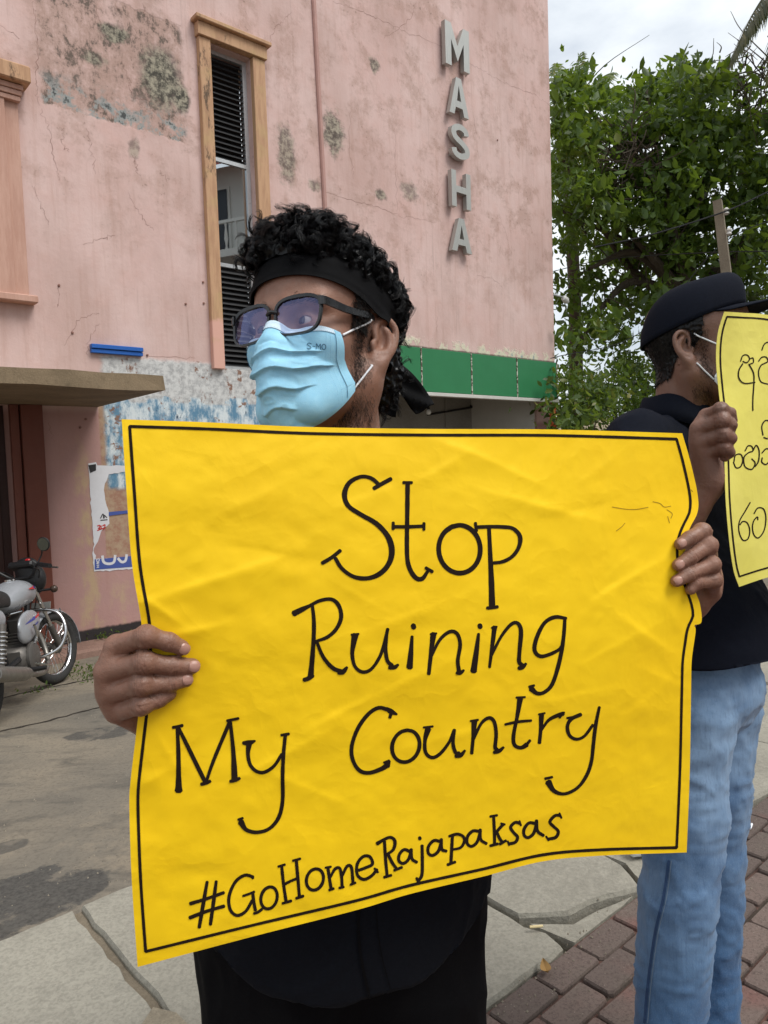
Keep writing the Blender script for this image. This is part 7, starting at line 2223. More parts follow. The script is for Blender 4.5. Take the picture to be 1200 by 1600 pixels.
# grey tangle of bare twigs
for _ in range(150):
    a = P(rng.normal(985, 26), rng.normal(250, 26), 14.0 + rng.normal(0, 0.3)); q = a + rng.normal(0, 0.35, 3)
    twigs.append(spline([a, a * 0.5 + q * 0.5 + rng.normal(0, 0.10, 3), q], 4))
for _ in range(70):
    a = P(rng.normal(1185, 26), rng.normal(120, 30), 14.5 + rng.normal(0, 0.3)); q = a + rng.normal(0, 0.45, 3)
    twigs.append(spline([a, a * 0.5 + q * 0.5 + rng.normal(0, 0.10, 3), q], 4))
Vt, Qt = tubes_mesh(twigs, [np.linspace(0.016, 0.005, len(q)) for q in twigs], 4)
o = ob('twigs', mesh_np('twigs', Vt - tb, Qt), M_BARK, tree); o['kind'] = 'stuff'
spec = []
def blob_spec(x, y, sp, cnt, dep=None): spec.append((x, y, (15.0 + rng.normal(0, 0.7)) if dep is None else dep, sp, cnt))
for x, y, sp, c in ((885, 140, 22, 420), (905, 125, 18, 260), (930, 150, 24, 380), (880, 200, 24, 520), (920, 215, 28, 620), (885, 265, 26, 560), (930, 290, 30, 720), (970, 150, 26, 420), (1000, 140, 24, 360), (1030, 130, 26, 420),
                    (1060, 115, 16, 160), (1085, 110, 14, 120), (1075, 150, 26, 480), (1110, 130, 26, 460), (1150, 140, 26, 380), (980, 210, 30, 520), (1030, 190, 30, 620), (1080, 205, 30, 700), (1130, 200, 30, 640), (1180, 200, 28, 420),
                    (1000, 270, 30, 560), (1050, 260, 32, 760), (1100, 265, 32, 760), (1150, 260, 30, 620), (1195, 260, 28, 420), (960, 330, 30, 620), (1010, 340, 32, 760), (1060, 330, 32, 760), (1110, 330, 30, 560), (1160, 320, 30, 520), (1210, 330, 30, 500),
                    (890, 330, 24, 420), (900, 385, 24, 300), (960, 395, 26, 420), (1010, 405, 28, 620), (1060, 400, 28, 620), (1150, 385, 30, 480), (1190, 400, 30, 460), (1100, 400, 26, 420),
                    (930, 440, 24, 230), (980, 460, 24, 320), (890, 450, 16, 110), (1020, 470, 22, 320), (1165, 450, 26, 320), (1200, 470, 26, 300), (930, 500, 26, 240), (900, 530, 24, 230), (965, 530, 26, 330), (890, 480, 14, 80), (985, 570, 22, 260),
                    (1250, 160, 40, 700), (1260, 260, 40, 800), (1260, 360, 40, 700), (1300, 220, 40, 600)):
    blob_spec(x, y, sp * 0.95, int(c * 1.0))
C = clumps(rng, spec)
(pc, _z) = proj(C)
ok = (pc[:, 0] > 862)
C = C[ok]
leaves('crown', C, 0.07 + 0.24 * rng.random(len(C)) ** 1.6, M_LEAF, tree, rng, 0.44, 0.35, tone=np.clip(rng.random(len(C)) * 0.45 + 0.15 + 0.5 * np.clip((1000 - pc[ok][:, 0]) / 160, 0, 0.5) + 0.40 * vnoise(C, 0.9, 3), 0, 1))  # sunlit left side and bright clumps painted into the leaf tone

def shrub(name, label, gx_, depth, spec2, mat, group=None):
    b = np.array(P(gx_, 640, depth)); b[2] = LOT_B
    r = empty(name, Vector(b)); tag(r, label, 'shrub', group)
    C = clumps(rng, spec2)
    mbq = MB()
    for k in range(6):
        e = C[rng.integers(len(C))] - b
        mbq = MB(); mbq.tube(spline([(0.05 * k, 0, 0), e * 0.5 + rng.normal(0, 0.1, 3), e], 5), np.linspace(0.04, 0.012, 11), 6); mbq.build('stem', M_BARK, r, True)
    leaves('foliage', C, rng.uniform(0.09, 0.17, len(C)), mat, r, rng, 0.46, 0.25)
shrub('leafy_shrub', 'mid green leafy shrub growing beside the corner of the pink building', 905, 13.2, [(890, 590, 13.2, 20, 360), (915, 610, 13.2, 24, 560), (890, 640, 13.2, 24, 560), (940, 640, 13.4, 26, 620), (880, 680, 13.0, 24, 420), (925, 700, 13.2, 30, 500)], M_LEAF2)
shrub('leafy_shrub', 'loose green shrub behind the shoulder of the man in the cap', 985, 14.2, [(970, 600, 14.2, 24, 420), (1000, 580, 14.2, 22, 360), (990, 640, 14.2, 28, 560), (1030, 620, 14.4, 28, 420), (1060, 600, 14.3, 26, 380), (1010, 700, 14.0, 34, 500)], M_LEAF)

def frond(mbuf, tone, base_p, dirv, L, droop, rng, n=46, wl_=0.55, twist=0.0):
    d = np.asarray(dirv, float); d /= np.linalg.norm(d)
    s = np.linspace(0, 1, 26)
    pts = base_p + np.outer(s * L, d) - np.outer(s ** 2.2, np.array([0, 0, droop]))
    side0 = np.cross(d, (0, 0, 1.0)); side0 /= np.linalg.norm(side0) + 1e-9
    T = np.gradient(pts, axis=0); T /= np.linalg.norm(T, axis=1)[:, None]
    for k in range(n):
        q = 0.12 + 0.88 * k / n
        i = q * 25; i0 = int(i); p = pts[i0] + (pts[min(i0 + 1, 25)] - pts[i0]) * (i - i0); tt = T[i0]
        for sg in (-1, 1):
            l = wl_ * math.sin(math.pi * (0.12 + 0.80 * q)) * rng.uniform(0.8, 1.1)
            dr = side0 * sg * 0.75 + tt * 0.62 + np.array([0, 0, -0.35 - 0.4 * rng.random()]) ; dr /= np.linalg.norm(dr)
            w = np.cross(dr, tt); w = np.cross(dr, w); w /= np.linalg.norm(w) + 1e-9
            m = p + dr * l * 0.5; e = p + dr * l + np.array([0, 0, -0.30 * l])
            b = len(mbuf.v)
            ww = 0.022
            mbuf.v += [tuple(p - w * ww * 0.6), tuple(p + w * ww * 0.6), tuple(m + w * ww), tuple(m - w * ww), tuple(e)]
            mbuf.f += [(b, b + 1, b + 2, b + 3), (b + 3, b + 2, b + 4)]
            tone.extend([rng.random()] * 5)
    b = len(mbuf.v)
    Vr, Qr = tube_np(pts, np.linspace(0.03, 0.006, 26), 5)
    mbuf.v += [tuple(v) for v in Vr]; mbuf.f += [tuple(b + i for i in f) for f in Qr]; tone.extend([0.5] * len(Vr))
def palm(label, crown_c, fronds, mat, lean=0.0):
    c = np.asarray(crown_c); b = np.array([c[0] - lean, c[1], LOT_B])
    r = empty('palm_tree', Vector(b)); tag(r, label, 'palm tree')
    pth = spline([(0, 0, 0), (c - b) * 0.5 + np.array([0.15, 0, 0]), c - b], 10)
    mb = MB(); mb.tube(pth, np.linspace(0.20, 0.12, len(pth)), 12); mb.build('trunk', M_BARK, r, True)
    for dv, L, dr, dry in fronds:
        m_ = MB(); tone = []
        frond(m_, tone, c - b, dv, L, dr, rng)
        me = bpy.data.meshes.new('frond'); me.from_pydata(m_.v, [], m_.f)
        at = me.attributes.new('tone', 'FLOAT', 'POINT'); at.data.foreach_set('value', np.array(tone, np.float32))
        ob('frond', me, M_PALMD if dry else mat, r)
cA = P(1262, -50, 13.0)
def toward(px, py, d, c, lift=0.0): return P(px, py, d) - c + np.array([0, 0, lift])
fr = []
for px, py, d, dr, dry in ((1160, -30, 12.6, 1.55, True), (1190, 5, 13.0, 1.0, True), (1210, 20, 12.4, 1.2, True), (1330, -120, 13, 0.8, False), (1230, -180, 13.5, 0.5, False), (1150, -150, 13.5, 1.0, False), (1350, -20, 12.6, 1.3, False), (1300, 40, 13.2, 0.9, False), (1290, -190, 12.4, 0.7, False)):
    v = toward(px, py, d, cA, 0.15); fr.append((v, 1.9 if not dry else 1.75, dr, dry))
palm('tall palm with drooping dry fronds hanging into the sky above the tree', cA, fr, M_PALM, 0.4)
cB = P(884, 200, 17.5); fr = []
for px, py, d, L, dr in ((908, 60, 17.5, 2.3, 0.5), (965, 60, 17.8, 2.7, 0.9), (868, 60, 17.8, 2.1, 0.4), (975, 150, 19.2, 2.3, 0.9), (800, 60, 20, 2.4, 0.7), (790, 180, 20, 2.4, 1.1), (950, 240, 18.6, 2.2, 1.2), (905, 300, 18.6, 2.0, 1.0), (850, 300, 19, 2.0, 1.0)):
    fr.append((toward(px, py, d, cB, 0.3), L, dr, False))
palm('palm with pale yellow green fronds beside the top of the pink building', cB, fr, M_PALM)

# leaning concrete utility pole and its cables
M_POLE = concrete_mat('pole_concrete', srgb(132, 122, 106), 1.0, 0.7)
top, low = P(1121, 314, 11.5), P(1140, 465, 11.5)
k = (LOT_B - top[2]) / (low[2] - top[2]); foot = top + (low - top) * k
pole = empty('utility_pole', Vector(foot)); tag(pole, 'leaning grey concrete utility pole in front of the tree', 'pole')
mb = MB(); mb.tube([(0, 0, -0.1), top - foot], [0.135, 0.088], 4); mb.build('post', M_POLE, pole)
for f in (0.90, 0.955):
    c = (top - foot) * f
    mb = MB(); mb.lathe([(0.02, 0), (0.045, 0.02), (0.03, 0.05), (0.045, 0.08), (0.015, 0.11)], c + np.array([0.05, -0.12, 0]), (0, 0, 1), 12); mb.build('insulator', M_WHITE, pole, True)
def cable(name, pts, r, label):
    pts = spline(pts, 10); b = pts[0].copy()
    mb = MB(); mb.tube(pts - b, r, 6); o = mb.build(name, M_BLK, None, True); o.location = Vector(b); tag(o, label, 'cable')
cp = foot + (top - foot) * 0.955
cable('overhead_cable', [P(930, 386, 11.8), P(1020, 366, 11.6), cp + np.array([0.0, -0.14, 0.04]), P(1200, 300, 11.2), P(1330, 240, 10.8)], 0.012, 'thick black cable slung over the leaning concrete pole')
cable('overhead_cable', [P(860, 560, 12), P(1000, 520, 12), P(1130, 380, 11.75), P(1250, 330, 11.5)], 0.007, 'thin cable running low past the pole towards the building')
cable('overhead_cable', [P(860, 425, 15.5), P(950, 405, 14), P(1100, 395, 12.2), P(1220, 392, 11)], 0.008, 'thin cable crossing just below the top of the pole')

# grey roofed shed and a boundary wall far behind
sh = empty('shed', tuple(G(960, 700 + FPX * (CAM[2] - LOT_B) / 24, LOT_B)), R_(12)); tag(sh, 'low shed with grey sheet roof glimpsed through the shrubs', 'shed')
mb = MB(); mb.box(-4, 9, 0, 4, 0, 2.6); mb.build('wall', M_OW, sh)
mb = MB(); mb.add([(-4.4, -0.5, 2.55), (9.4, -0.5, 2.55), (9.4, 2.2, 3.6), (-4.4, 2.2, 3.6), (-4.4, 4.6, 2.55), (9.4, 4.6, 2.55), (-4.4, -0.5, 2.62), (9.4, -0.5, 2.62), (9.4, 2.2, 3.67), (-4.4, 2.2, 3.67), (-4.4, 4.6, 2.62), (9.4, 4.6, 2.62)],
              [(0, 1, 2, 3), (3, 2, 5, 4), (6, 9, 8, 7), (9, 10, 11, 8), (0, 6, 7, 1), (4, 5, 11, 10)])
mb.build('roof', M_CONC, sh)
bw = MB(); bw.box(-14, 40, 0, 0.2, 0, 1.9); bo = bw.build('boundary_wall', M_OW); bo.location = Vector(G(1000, 700 + FPX * (CAM[2] - LOT_B) / 30, LOT_B)); tag(bo, 'long plain boundary wall behind the shed and the trees', 'wall')

# weeds along the foot of the pink wall
spots = [(118, 1046), (140, 1050), (150, 1056), (128, 1060), (157, 1003), (160, 996), (180, 984), (60, 1082), (152, 1064), (165, 1062), (110, 1052), (100, 1058)]
Cw, Lw = [], []
for x, y in spots:
    b = GL(x, y) if y > 1010 else W0 + wl(x, y)[0] * WD + 0.06 * WN + np.array([0, 0, 0.02 - 0 * 1])
    if y <= 1010: b = np.array([b[0], b[1], ZW + 0.02])
    for _ in range(34):
        Cw.append(b + rng.normal(0, 1, 3) * np.array([0.06, 0.06, 0.02]) + np.array([0, 0, 0.02])); Lw.append(rng.uniform(0.015, 0.045))
o = leaves('weeds', np.array(Cw), np.array(Lw), M_LEAF2, None, rng, 0.4, -0.5)
tag(o, 'small green weeds sprouting along the foot of the wall', 'weeds', kind='stuff')

# ================================================================== MOTORCYCLE
RC, FC = GL(-20, 1137), GL(76, 1069)
wb_ = np.linalg.norm((FC - RC)[:2]); BS = wb_ / 1.25
bh = math.atan2((FC - RC)[1], (FC - RC)[0])
bike = empty('motorcycle', Vector((RC[0], RC[1], RC[2])), bh)
bike.scale = (BS, BS, BS)
slope = math.atan2(FC[2] - RC[2], wb_)
bike.rotation_euler = Euler((R_(-5), -slope, bh), 'XYZ')
tag(bike, 'silver white motorcycle with red and blue stripes parked by the pink wall', 'motorcycle')
M_TYRE = simple('tyre_rubber', (0.030, 0.029, 0.028), 0.85, var=0.3, bump=0.3)
M_CHR = simple('chrome', (0.62, 0.62, 0.62), 0.16, 1.0, var=0.08)
M_SIL = simple('silver_paint', srgb(164, 167, 172), 0.32, 0.35, var=0.10, sc=3)
M_PLB = simple('black_plastic', (0.014, 0.014, 0.015), 0.45, var=0.2)
M_ENG = simple('grey_engine_alloy', (0.13, 0.12, 0.11), 0.55, 0.6, var=0.35, sc=25)
M_MUF = simple('dusty_muffler_steel', (0.27, 0.255, 0.23), 0.42, 0.8, var=0.2, sc=12)
M_RED3 = simple('red_decal', srgb(186, 36, 40), 0.35)
M_BLU3 = simple('blue_decal', srgb(44, 58, 150), 0.35)
M_MIR = simple('mirror_glass', (0.16, 0.18, 0.17), 0.05, 1.0, var=0.02)  # glass colour darkened to stand in for a dark reflection
M_LAMP = simple('lamp_lens', (0.55, 0.57, 0.6), 0.08, 0.3)
M_AMB = simple('smoked_indicator_lens', (0.05, 0.03, 0.02), 0.25)
M_SEAT = simple('black_seat_vinyl', (0.018, 0.018, 0.018), 0.55)
fr_p = empty('front_assembly'); fr_p.parent = bike
bpy.data.objects.remove(fr_p)
STEER = R_(-19)
hx, hz = 1.02, 0.80          # steering head
def st(p):
    p = np.asarray(p, float); c = np.array([hx, 0, 0])
    q = p - c; cs, sn = math.cos(STEER), math.sin(STEER)
    return np.array([q[0] * cs - q[1] * sn, q[0] * sn + q[1] * cs, q[2]]) + c
def torus(mb, c, ax, R, r, n=48, m=12, flat=1.0):
    ax = np.asarray(ax, float) / np.linalg.norm(ax); a = np.cross(ax, (0, 0, 1.0)); a /= np.linalg.norm(a); b = np.cross(ax, a)
    vs, fs = [], []
    for i in range(n):
        t = 2 * math.pi * i / n; d = math.cos(t) * a + math.sin(t) * b
        for j in range(m):
            p = 2 * math.pi * j / m; vs.append(np.asarray(c) + d * (R + r * math.cos(p)) + ax * r * flat * math.sin(p))
    for i in range(n):
        for j in range(m): fs.append((i * m + j, ((i + 1) % n) * m + j, ((i + 1) % n) * m + (j + 1) % m, i * m + (j + 1) % m))
    mb.add(vs, fs)
def wheel(c, ax, wid):
    c = np.asarray(c, float); ax = np.asarray(ax, float)
    mb = MB(); torus(mb, c, ax, 0.300 - wid, wid, flat=0.95); w = mb.build('wheel', M_TYRE, bike, True)
    mb = MB(); torus(mb, c, ax, 0.300 - 2 * wid + 0.004, 0.011, 48, 8, 1.9); mb.build('rim', M_CHR, w, True)
    mb = MB(); mb.lathe([(0.03, -0.06), (0.05, -0.055), (0.05, -0.03), (0.035, -0.025), (0.035, 0.025), (0.05, 0.03), (0.05, 0.055), (0.03, 0.06)], c, ax, 20); mb.build('hub', M_ENG, w, True)
    a = np.cross(ax, (0, 0, 1.0)); a /= np.linalg.norm(a); b = np.cross(ax, a)
    mb = MB()
    for k in range(36):
        t = 2 * math.pi * k / 36; t2 = t + (0.35 if k % 2 else -0.35)
        mb.tube([c + 0.045 * (math.cos(t2) * a + math.sin(t2) * b) + ax * (0.03 if k % 4 < 2 else -0.03), c + (0.300 - 2 * wid) * (math.cos(t) * a + math.sin(t) * b)], 0.0018, 4)
    mb.build('spokes', M_CHR, w)['kind'] = 'stuff'
axF = st((hx, 1, 0)) - st((hx, 0, 0))
fw_c = st((1.25, 0, 0.30))
wheel((0, 0, 0.30), (0, 1, 0), 0.046); wheel(fw_c, axF, 0.040)
for s in (-1, 1):
    mb = MB(); mb.tube([st((1.25, s * 0.075, 0.30)), st((1.16, s * 0.075, 0.50))], [0.024, 0.026], 12); mb.build('fork_leg', M_ENG, bike, True)
    mb = MB(); mb.tube([st((1.165, s * 0.075, 0.49)), st((1.02, s * 0.075, 0.84))], 0.017, 12); mb.build('fork_tube', M_CHR, bike, True)
    mb = MB(); mb.tube([(0.0, s * 0.12, 0.32), (0.10, s * 0.14, 0.66)], [0.03, 0.03], 12); mb.build('shock_absorber', M_ENG, bike, True)
    mb = MB()
    for k in range(9): torus(mb, np.array([0.02 + 0.008 * k, s * (0.125 + 0.0017 * k), 0.38 + 0.028 * k]), (0.28, 0.05 * s, 0.95), 0.034, 0.006, 16, 6)
    mb.build('spring', M_CHR, bike, True)['kind'] = 'stuff'
    mb = MB(); mb.tube([(0, s * 0.085, 0.30), (0.42, s * 0.10, 0.36)], 0.022, 8); mb.build('swing_arm', M_PLB, bike, True)
# front mudguard
vs, fs = [], []
for i in range(20):
    a = R_(-5 + 135 * i / 19)
    for j in range(7):
        q = (j / 6 - 0.5) * 2; rr = 0.325 - 0.022 * q * q
        vs.append(st((1.25 + math.cos(a) * rr, q * 0.055, 0.30 + math.sin(a) * rr)))
for i in range(19):
    for j in range(6): fs.append((i * 7 + j, i * 7 + j + 1, (i + 1) * 7 + j + 1, (i + 1) * 7 + j))
mb = MB(); mb.add(vs, fs); o = mb.build('front_mudguard', M_SIL, bike, True); o.modifiers.new('thick', 'SOLIDIFY').thickness = 0.004
for s in (-1, 1):
    mb = MB(); mb.tube([st((1.25, s * 0.07, 0.34)), st((1.33, s * 0.075, 0.50)), st((1.34, s * 0.05, 0.615))], 0.007, 8); mb.build('mudguard_stay', M_CHR, bike, True)
mb = MB(); mb.box(-0.003, 0.003, -0.09, 0.09, -0.035, 0.035, c=0.001); o = mb.build('number_plate', simple('dusty_plate', srgb(128, 128, 124), 0.5, var=0.2), bike); o.location = Vector(st((1.175, 0, 0.66))); o.rotation_euler = (0, 0.3, STEER)
# rear mudguard
vs, fs = [], []
for i in range(18):
    a = R_(60 + 135 * i / 17)
    for j in range(7):
        q = (j / 6 - 0.5) * 2; rr = 0.345 - 0.02 * q * q; vs.append((math.cos(a) * rr, q * 0.075, 0.30 + math.sin(a) * rr))
for i in range(17):
    for j in range(6): fs.append((i * 7 + j, i * 7 + j + 1, (i + 1) * 7 + j + 1, (i + 1) * 7 + j))
mb = MB(); mb.add(vs, fs); o = mb.build('rear_mudguard', M_PLB, bike, True); o.modifiers.new('thick', 'SOLIDIFY').thickness = 0.004
# frame tubes
for pts in ([(hx, 0, 0.82), (0.62, 0, 0.70), (0.30, 0, 0.66), (-0.10, 0, 0.70)], [(hx, 0, 0.72), (0.88, 0, 0.42), (0.80, 0, 0.24), (0.50, 0, 0.22), (0.42, 0, 0.40), (0.30, 0, 0.66)]):
    mb = MB(); mb.tube(spline(pts, 6), 0.022, 10); mb.build('frame_tube', M_PLB, bike, True)
def sdf_part(name, mat, lo, hi, h, fn, parent=bike):
    F = Field(lo, hi, h); fn(F); V, Q = F.mesh()
    return ob(name, mesh_np(name, V, Q, True), mat, parent)
def tankf(F):
    F.ell((0.74, 0, 0.82), (0.21, 0.135, 0.105), 0.05); F.ell((0.60, 0, 0.78), (0.20, 0.11, 0.095), 0.06); F.ell((0.86, 0, 0.80), (0.10, 0.125, 0.09), 0.05)
    F.ell((0.70, 0, 0.62), (0.25, 0.06, 0.08), 0.02, 's')
tank = sdf_part('fuel_tank', M_SIL, (0.35, -0.18, 0.62), (1.02, 0.18, 0.98), 0.010, tankf)
mb = MB(); mb.lathe([(0.04, 0), (0.04, 0.012), (0.03, 0.016)], (0.72, 0, 0.922), (0, 0, 1), 20); mb.build('filler_cap', M_CHR, tank, True)
def shroud(F):
    for s in (-1, 1):
        F.ell((0.66, s * 0.105, 0.60), (0.22, 0.035, 0.11), 0.03); F.ell((0.80, s * 0.11, 0.66), (0.12, 0.03, 0.09), 0.03)
for s in (-1, 1):
    def shf(F, s=s):
        F.ell((0.64, s * 0.125, 0.585), (0.22, 0.03, 0.105), 0.03); F.ell((0.56, s * 0.12, 0.52), (0.12, 0.03, 0.07), 0.03)
    sdf_part('side_panel', M_SIL, (0.36, s * 0.125 - 0.06, 0.40), (0.92, s * 0.125 + 0.06, 0.74), 0.010, shf)
    # decals: slim bands lying on tank and panel
    for zc, x0, x1, mat, dz_ in ((0.615, 0.66, 0.84, M_RED3, 0.030), (0.600, 0.50, 0.70, M_BLU3, 0.026), (0.560, 0.60, 0.76, M_BLU3, 0.016)):
        vs, fs = [], []
        for i in range(9):
            x = x0 + (x1 - x0) * i / 8; w = dz_ * (0.15 + 0.85 * i / 8)
            e = lambda z: s * (0.125 + 0.030 * math.sqrt(max(0.05, 1 - ((x - 0.64) / 0.22) ** 2 - ((z - 0.585) / 0.105) ** 2)) + 0.0035)
            for z in (zc - w / 2, zc, zc + w / 2): vs.append((x, e(z), z + 0.12 * (x - x0)))
        for i in range(8):
            for j in range(2): fs.append((i * 3 + j, i * 3 + j + 1, (i + 1) * 3 + j + 1, (i + 1) * 3 + j))
        mb = MB(); mb.add(vs, fs); mb.build('decal', mat, bike)
    for zc, x0, x1, mat, dz_ in ((0.845, 0.70, 0.86, M_RED3, 0.030), (0.845, 0.80, 0.92, M_BLU3, 0.040)):
        vs, fs = [], []
        for i in range(9):
            x = x0 + (x1 - x0) * i / 8; w = dz_ * (0.2 + 0.8 * i / 8)
            e = lambda z: s * (0.135 * math.sqrt(max(0.02, 1 - ((x - 0.74) / 0.21) ** 2 * 0.6 - ((z - 0.82) / 0.105) ** 2)) + 0.010)
            for z in (zc - w / 2, zc, zc + w / 2): vs.append((x, e(z), z))
        for i in range(8):
            for j in range(2): fs.append((i * 3 + j, i * 3 + j + 1, (i + 1) * 3 + j + 1, (i + 1) * 3 + j))
        mb = MB(); mb.add(vs, fs); mb.build('decal', mat, bike)
def seatf(F):
    F.cap((0.45, 0, 0.79), (0.05, 0, 0.84), 0.085, 0.10, 0.04); F.cap((0.05, 0, 0.84), (-0.20, 0, 0.88), 0.10, 0.07, 0.04)
    F.ell((0.15, 0, 0.66), (0.6, 0.2, 0.105), 0.02, 's')
sdf_part('seat', M_SEAT, (-0.32, -0.15, 0.70), (0.58, 0.15, 0.99), 0.012, seatf)
def tailf(F):
    F.cap((0.30, 0, 0.68), (-0.22, 0, 0.76), 0.09, 0.05, 0.03)
sdf_part('tail_cowl', M_SIL, (-0.32, -0.13, 0.56), (0.42, 0.13, 0.84), 0.012, tailf)
mb = MB(); mb.box(-0.31, -0.27, -0.06, 0.06, 0.72, 0.79, c=0.012); mb.build('tail_lamp', M_RED3, bike)
mb = MB(); mb.tube(spline([(0.10, 0.11, 0.80), (-0.20, 0.12, 0.86), (-0.33, 0.0, 0.88), (-0.20, -0.12, 0.86), (0.10, -0.11, 0.80)], 8), 0.012, 8); mb.build('grab_rail', M_CHR, bike, True)
# engine
mb = MB(); mb.box(0.46, 0.78, -0.13, 0.13, 0.24, 0.44, c=0.03); mb.lathe([(0.10, -0.16), (0.115, -0.15), (0.115, -0.131)], (0.60, 0, 0.34), (0, 1, 0), 24)
mb.build('engine', M_ENG, bike, True)
for k in range(8):
    mb = MB(); M_ = Matrix.Translation((0.76 + 0.010 * k, 0, 0.45 + 0.022 * k)) @ Matrix.Rotation(R_(-18), 4, 'Y'); mb.box(-0.085, 0.085, -0.085, 0.085, -0.005, 0.005, rot=M_); mb.build('cooling_fin', M_ENG, bike)
mb = MB(); M_ = Matrix.Translation((0.795, 0, 0.53)) @ Matrix.Rotation(R_(-18), 4, 'Y'); mb.box(-0.06, 0.06, -0.06, 0.06, -0.10, 0.12, rot=M_, c=0.01); mb.build('cylinder', M_ENG, bike)
mb = MB(); mb.tube(spline([(0.86, -0.03, 0.56), (0.95, -0.08, 0.46), (0.92, -0.13, 0.28), (0.76, -0.16, 0.20), (0.52, -0.17, 0.22), (0.36, -0.175, 0.26)], 8), 0.020, 12); mb.build('exhaust_pipe', M_MUF, bike, True)
mb = MB(); mb.tube([(0.40, -0.175, 0.255), (0.34, -0.176, 0.265), (0.28, -0.178, 0.275), (-0.18, -0.19, 0.37), (-0.24, -0.19, 0.383)], [0.024, 0.042, 0.050, 0.054, 0.044], 20); muf = mb.build('muffler', M_MUF, bike, True)
mb = MB(); mb.tube([(-0.238, -0.19, 0.3825), (-0.262, -0.19, 0.388)], [0.032, 0.032], 16); mb.build('muffler_mouth', M_PLB, muf, True)
# crash bar and pegs
for s in (-1, 1):
    mb = MB(); mb.tube(spline([(0.98, s * 0.03, 0.66), (0.98, s * 0.22, 0.62), (0.94, s * 0.29, 0.48), (0.88, s * 0.24, 0.34), (0.82, s * 0.06, 0.28)], 8), 0.013, 10); mb.build('crash_bar', M_CHR, bike, True)
    mb = MB(); mb.tube([(0.46, s * 0.10, 0.27), (0.46, s * 0.27, 0.27)], 0.016, 10); mb.build('foot_peg', M_PLB, bike, True)
mb = MB(); mb.tube(spline([(0.55, -0.15, 0.30), (0.66, -0.20, 0.26), (0.74, -0.21, 0.24)], 5), 0.009, 8); mb.build('brake_pedal', M_CHR, bike, True)
mb = MB(); mb.tube([(0.48, 0.10, 0.24), (0.40, 0.26, 0.01)], 0.012, 8); mb.build('side_stand', M_PLB, bike, True)
mb = MB(); mb.tube(spline([(0.60, -0.16, 0.44), (0.62, -0.18, 0.50), (0.56, -0.19, 0.58)], 5), 0.010, 8); mb.build('kick_starter', M_CHR, bike, True)
# handlebar, lamps, mirrors
mb = MB(); mb.tube([st(p) for p in spline([(0.86, -0.36, 1.00), (0.92, -0.22, 1.02), (0.99, -0.10, 0.93), (1.00, 0, 0.92), (0.99, 0.10, 0.93), (0.92, 0.22, 1.02), (0.86, 0.36, 1.00)], 8)], 0.012, 10); mb.build('handlebar', M_PLB, bike, True)
for s in (-1, 1):
    mb = MB(); mb.tube([st((0.90, s * 0.255, 1.016)), st((0.855, s * 0.375, 0.998))], 0.018, 12); mb.build('grip', M_PLB, bike, True)
    mb = MB(); mb.tube([st(p) for p in spline([(0.93, s * 0.22, 1.00), (0.99, s * 0.27, 0.985), (0.95, s * 0.37, 0.975)], 5)], 0.007, 8); mb.build('lever', M_ENG, bike, True)
    mb = MB(); mb.tube([st(p) for p in spline([(0.92, s * 0.22, 1.03), (0.94, s * 0.25, 1.09), (0.91, s * 0.28, 1.13)], 5)], 0.006, 8); ms = mb.build('mirror_stalk', M_PLB, bike, True)
    c = st((0.91, s * 0.30, 1.17))
    mb = MB(); mb.lathe([(0.02, 0.025), (0.052, 0.012), (0.056, 0.0), (0.052, -0.004)], c, st((1, 0, 0.1)) - st((0, 0, 0)), 20); mb.build('mirror_shell', M_PLB, ms, True)
    mb = MB(); mb.lathe([(0.049, -0.0065), (0.049, -0.005)], c, st((1, 0, 0.1)) - st((0, 0, 0)), 20); mb.build('mirror_glass', M_MIR, ms, True)
    mb = MB(); vs, fs = uv_sphere(st((1.10, s * 0.20, 0.80)), 0.030); mb.add(vs, fs); mb.build('indicator', M_AMB, bike, True)
    mb = MB(); mb.tube([st((1.08, s * 0.08, 0.80)), st((1.10, s * 0.18, 0.80))], 0.010, 8); mb.build('indicator_stalk', M_PLB, bike, True)
def cowl(F):
    F.ell((0, 0, 0), (0.085, 0.13, 0.14), 0.03); F.ell((-0.03, 0, 0.10), (0.055, 0.11, 0.08), 0.03); F.ell((0.10, 0, -0.01), (0.06, 0.085, 0.085), 0.01, 's')
F = Field((-0.15, -0.18, -0.2), (0.15, 0.18, 0.24), 0.009); cowl(F); V, Q = F.mesh()
V = np.array([st(np.array([1.10, 0, 0.90]) + v) for v in V]); ob('headlamp_cowl', mesh_np('headlamp_cowl', V, Q, True), M_PLB, bike)
vs, fs = uv_sphere((0, 0, 0), 0.085, (1, 0, 0), 1.2, 24, 8)
mb = MB(); mb.add([st(np.array([1.085, 0, 0.885]) + v) for v in vs], fs); mb.build('headlamp', M_LAMP, bike, True)
mb = MB(); mb.box(-0.04, 0.05, -0.11, 0.11, -0.025, 0.025, c=0.012); o = mb.build('instrument_panel', M_PLB, bike); o.location = Vector(st((1.02, 0, 1.02))); o.rotation_euler = (0, 0.5, STEER)
mb = MB(); mb.box(-0.015, 0.015, -0.06, -0.02, 0.0, 0.022, c=0.006); o = mb.build('warning_lamp', M_RED3, bike); o.location = Vector(st((1.04, 0, 1.045))); o.rotation_euler = (0, 0.5, STEER)
for s in (-1, 1):
    mb = MB(); mb.tube([st(p) for p in spline([(0.90, s * 0.20, 1.0), (1.03, s * 0.14, 0.96), (1.08, s * 0.06, 0.80), (1.06, s * 0.03, 0.66)], 6)], 0.005, 6); mb.build('control_cable', M_PLB, bike, True)

